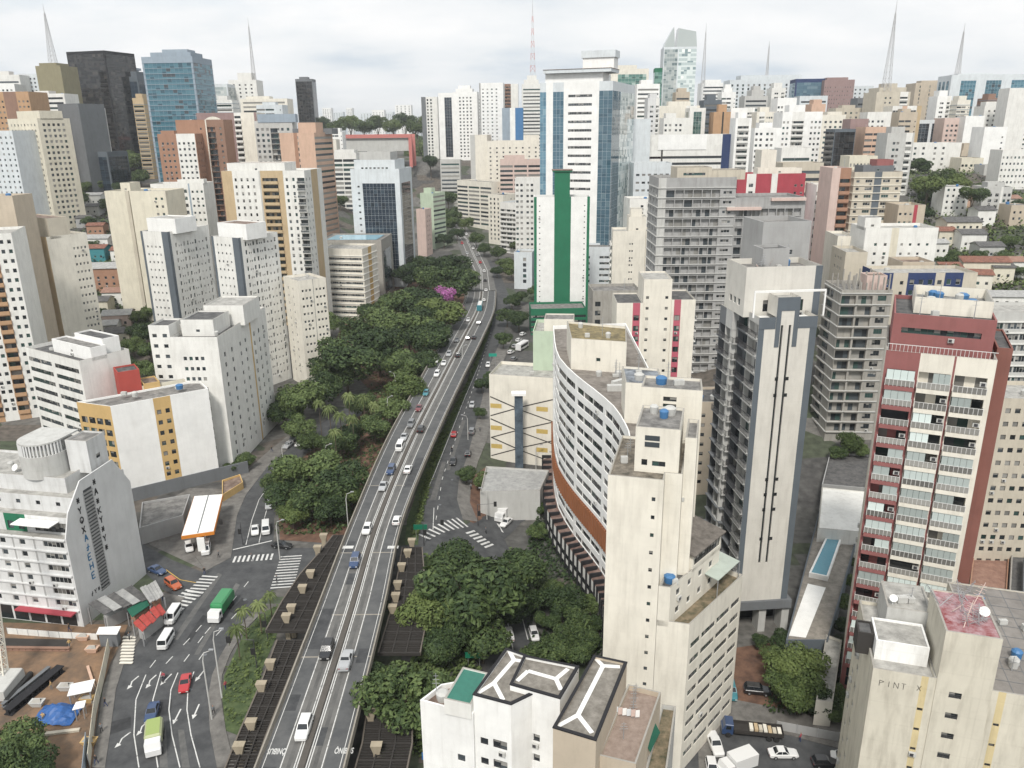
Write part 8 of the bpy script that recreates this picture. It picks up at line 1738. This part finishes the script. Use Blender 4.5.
# traffic signals
for k, (px, py, lab) in enumerate(((257, 668, 'traffic signal pole on the verge, nearest the camera'), (268, 640, 'traffic signal pole on the verge beside the palms'), (243, 545, 'traffic signal pole by the petrol station zebra'), (424, 546, 'traffic signal pole under the viaduct edge, right side'), (478, 526, 'traffic signal pole at the red triangle tip'))):
    x, y = PG(px, py); z0 = terrain(x, y); rt = tag(empty('traffic_signal', (x, y, z0)), lab, 'traffic signal', 'traffic signals'); s_ = -1 if px < 300 else 1; m = MB((x, y, z0)); m.tube([(x, y, z0-.1), (x, y, z0+5.6), (x+s_*4.2, y, z0+5.9)], [.1, .09, .05], 6); m.build('pole', RAIL, rt)
    for dx_, zz_ in ((s_*4.2, 5.1), (s_*.35, 2.7)): m = MB((x, y, z0)); m.box(x+dx_-.35, x+dx_+.35, y-.1, y+.1, z0+zz_, z0+zz_+1.25); m.build('signal_head', TRIM, rt)
# direction signs
for px, py, lab, col in ((433, 756, 'blue direction sign among the trees at the bottom edge', (.03, .16, .42)), (421, 527, 'green direction sign under the viaduct edge', (.01, .16, .09)), (474, 655, 'green direction sign among the round trees', (.01, .16, .09)), (493, 355, 'green direction sign over the lower street', (.02, .30, .22))):
    x, y = PG(px, py+14); z0 = terrain(x, y); p = PY(px, py, y); rt = tag(empty('direction_sign', (x, y, z0)), lab, 'sign', 'direction signs'); m = MB((x, y, z0)); m.box(x-1.5, x+1.5, y-.05, y+.05, p[2]-.6, p[2]+.6); m.build('panel', flat('sign face %d' % px, col, .5), rt)
    for dx_ in (-1, 1): m = MB((x, y, z0)); m.tube([(x+dx_, y+.12, z0), (x+dx_, y+.12, p[2]+.4)], .06, 5); m.build('post', METAL, rt)
# the building site, bottom left
def fence(label, pts, h, mat, seg=3.0):
    p = pgs(pts); o = (*p[0], terrain(*p[0])); rt = tag(empty('fence', o), label, 'fence'); m = MB(o); q = MB(o)
    for a, b in zip(p, p[1:]):
        L_ = math.hypot(b[0]-a[0], b[1]-a[1]); u = ((b[0]-a[0])/L_, (b[1]-a[1])/L_); z0 = terrain(*a); n = max(1, int(L_/seg))
        for i in range(n): c = (a[0]+u[0]*L_*(i+.5)/n, a[1]+u[1]*L_*(i+.5)/n); m.obox(c, u, L_/n-.06, .06, z0+.05, z0+h); q.obox((a[0]+u[0]*L_*i/n, a[1]+u[1]*L_*i/n), u, .1, .1, z0, z0+h+.1)
    m.build('panels', mat, rt); q.build('posts', METAL, rt)
fence('pale hoarding between the building site and the pavement', [(90, 768), (96, 715), (104, 680), (110, 650)], 2.4, PM('cream')); fence('blue grey hoarding at the near end of the building site', [(84, 790), (88, 745)], 2.4, PM('steel')); fence('white railing along the front of the white corner block', [(8, 634), (60, 638), (98, 640)], 1.3, PM('white'), 2)
fence('dark yard wall below the leafy court', [(776, 730), (838, 742), (858, 728)], 1.8, PM('grey')); fence('white garden gate posts in the court by the red tower', [(812, 712), (828, 716)], 2.2, PM('bright'), 4)
def slab(name, label, cat, picks, z, th, mat, legs=True):
    p = pq(picks, z); o = (*p[0], 0); rt = tag(empty(name, o), label, cat); m = MB(o); m.prism(p, z-th, z); m.build('roof', mat, rt)
    if legs:
        for q in inset(p, .25): m = MB(o); m.box(q[0]-.07, q[0]+.07, q[1]-.07, q[1]+.07, -.1, z-th-.005); m.build('post', METAL, rt)
    return rt, p, o
slab('site_shelter', 'white sheet roof shelter in the middle of the building site', 'shelter', [(67, 696), (91, 691), (95, 679), (71, 684)], 2.6, .1, PM('bright'))
slab('site_shelter', 'small white canopy beside the blue tarpaulin', 'shelter', [(72, 710), (84, 707), (86, 700), (76, 702)], 2.4, .1, PM('bright'))
rt, p, o = slab('site_cabin', 'white roofed dark site cabin beside the pavement steps', 'cabin', [(96, 634), (117, 634), (121, 626), (99, 627)], 2.9, .15, PM('bright'), False); m = MB(o); m.prism(inset(p, .3), 0, 2.74); m.build('cabin_wall', PM('dgrey'), rt)
r3 = random.Random(9); m = MB(); x, y = PG(58, 716); gsz = [[(x-3.2+6.4*i/12, y-2.4+4.8*j/9, .2+max(0, 1.7*math.exp(-(((i-6)/4.2)**2+((j-4.5)/3.2)**2)))+r3.uniform(-.16, .16)) for i in range(13)] for j in range(10)]
for a, b in zip(gsz, gsz[1:]):
    for i in range(12): m.face([a[i], a[i+1], b[i+1], b[i]])
tag(m.build('tarpaulin', flat('blue tarpaulin', (.025, .10, .30), .5, var=.3)), 'crumpled blue tarpaulin heap on the building site', 'tarpaulin')
def girder(label, a, b, w, h, mat, z=0.0):
    p, q = PG(*a), PG(*b); L_ = math.hypot(q[0]-p[0], q[1]-p[1]); u = ((q[0]-p[0])/L_, (q[1]-p[1])/L_); m = MB(); c = ((p[0]+q[0])/2, (p[1]+q[1])/2); m.obox(c, u, L_, w, z+.08, z+.2); m.obox(c, u, L_, w, z+h-.1, z+h); m.obox(c, u, L_, w*.3, z+.2, z+h-.1)
    for i in range(int(L_/1.2)): m.obox((p[0]+u[0]*(i+.5)*1.2, p[1]+u[1]*(i+.5)*1.2), u, .1, w*.92, z+.21, z+h-.11)
    tag(m.build('girder', mat), label, 'girder')
girder('long dark steel girder lying across the building site', (8, 716), (62, 671), 1.5, 1.2, PM('black')); girder('second dark beam lying beside the long girder', (3, 708), (50, 670), .7, .8, PM('dgrey')); girder('orange painted beam lying near the hoarding', (88, 668), (95, 690), .4, .5, PM('salmon')); girder('rusty edge beam of the excavation', (-10, 650), (70, 651), .6, .7, PM('brown')); girder('timber beam across the lower site', (30, 737), (80, 731), .6, .4, PM('sand'))
pit = rows([((-30, 648), (66, 649)), ((-30, 638), (72, 640))]); m = MB(); (a, b), (c, d) = pit; m.prism([a, b, d, c], .07, .12); tag(m.build('excavation_floor', PM('umber')), kind='structure')
# crane foot and lattice at the left edge
x, y = PG(8, 690); o = (x, y, 0); rt = tag(empty('tower_crane', o), 'white lattice crane on a grey crawler base, left edge of the site', 'crane'); m = MB(o); loft(m, [[(p[0]+x, p[1]+y, p[2]) for p in ring(-3.2, 1.6, .4, 2.2)], [(p[0]+x, p[1]+y, p[2]) for p in ring(2.2, 1.6, .4, 2.6)], [(p[0]+x, p[1]+y, p[2]) for p in ring(3, 1.2, .4, 1.8)]]); m.build('body', PM('lgrey'), rt)
for s_ in (-1, 1): m = MB(o); loft(m, [[(p[0]+x+s_*1.9, p[1]+y, p[2]) for p in ring(k, .4, 0.05, 1.0, .2)] for k in (-3.4, 3.4)]); m.build('crawler_track', TRIM, rt)
m = MB(o); top = (x-4, y+9, 27); bx, by = x-1.2, y+1
for dx_, dy_ in ((-.7, -.7), (.7, -.7), (.7, .7), (-.7, .7)): m.tube([(bx+dx_, by+dy_, 2), (top[0]+dx_*.7, top[1]+dy_*.7, top[2])], .13, 5)
for i in range(22):
    f, g = i/22, (i+1)/22; P = lambda t, a, b: (bx+(top[0]-bx)*t+a*.7*(1-.3*t), by+(top[1]-by)*t+b*.7*(1-.3*t), 2+25*t); cs = [(-1, -1), (1, -1), (1, 1), (-1, 1)]
    for k in range(4): m.tube([P(f, *cs[k]), P(g, *cs[(k+1) % 4])], .07, 4); m.tube([P(f, *cs[k]), P(f, *cs[(k+1) % 4])], .06, 4)
m.build('lattice_boom', PM('ivory'), rt)
m = MB()
for i in range(9): a, b = PG(120+i*.4, 664-i*3.2), PG(133+i*.4, 664-i*3.2); L_ = math.hypot(b[0]-a[0], b[1]-a[1]); m.obox(((a[0]+b[0])/2, (a[1]+b[1])/2), ((b[0]-a[0])/L_, (b[1]-a[1])/L_), L_, .5, .2, .34)
tag(m.build('planted_steps', PM('ivory')), 'pale stepped strips beside the left street kerb', 'steps')
for k, (px, py, c) in enumerate(((84, 640, 'salmon'), (93, 652, 'salmon'), (88, 702, 'ochre'), (90, 745, 'ochre'), (66, 690, 'lgrey'), (38, 706, 'lgrey'))):
    x, y = PG(px, py); o = (x, y, 0); rt = tag(empty('site_skip', o), '%s open skip of rubble on the site, %s from the back' % ({'lgrey': 'grey', 'ochre': 'yellow', 'salmon': 'orange'}[c], NUM[[0, 1, 4, 5, 2, 3][k]]), 'skip', 'skips on the building site'); m = MB(o); loft(m, [[(x+s_*a, y+t*a*.6, h) for s_, t in ((-1, -1), (1, -1), (1, 1), (-1, 1))] for a, h in ((.7, .08), (1.1, 1.0))]); m.build('bin', PM(c), rt); m = MB(o); m.face([(x-.9, y-.5, 1.01), (x+.9, y-.5, 1.01), (x+.5, y+.1, 1.35), (x-.5, y+.1, 1.3)]); m.face([(x-.5, y+.1, 1.3), (x+.5, y+.1, 1.35), (x+.9, y+.5, 1.01), (x-.9, y+.5, 1.01)]); m.build('rubble', PM('concrete'), rt)
# ---------------------------------------------------------------- the air
m = bpy.data.materials.new('haze air'); m.use_nodes = True; nt = m.node_tree; nt.nodes.clear(); out = nt.nodes.new('ShaderNodeOutputMaterial'); vol = nt.nodes.new('ShaderNodeVolumePrincipled')
vol.inputs['Color'].default_value = (.93, .97, 1.0, 1); vol.inputs['Density'].default_value = HAZE; vol.inputs['Anisotropy'].default_value = .2
nt.links.new(vol.outputs[0], out.inputs['Volume'])
hz = MB(); hz.box(-14000, 14000, -700, 16500, -45, 185); tag(hz.build('haze', m), kind='stuff')
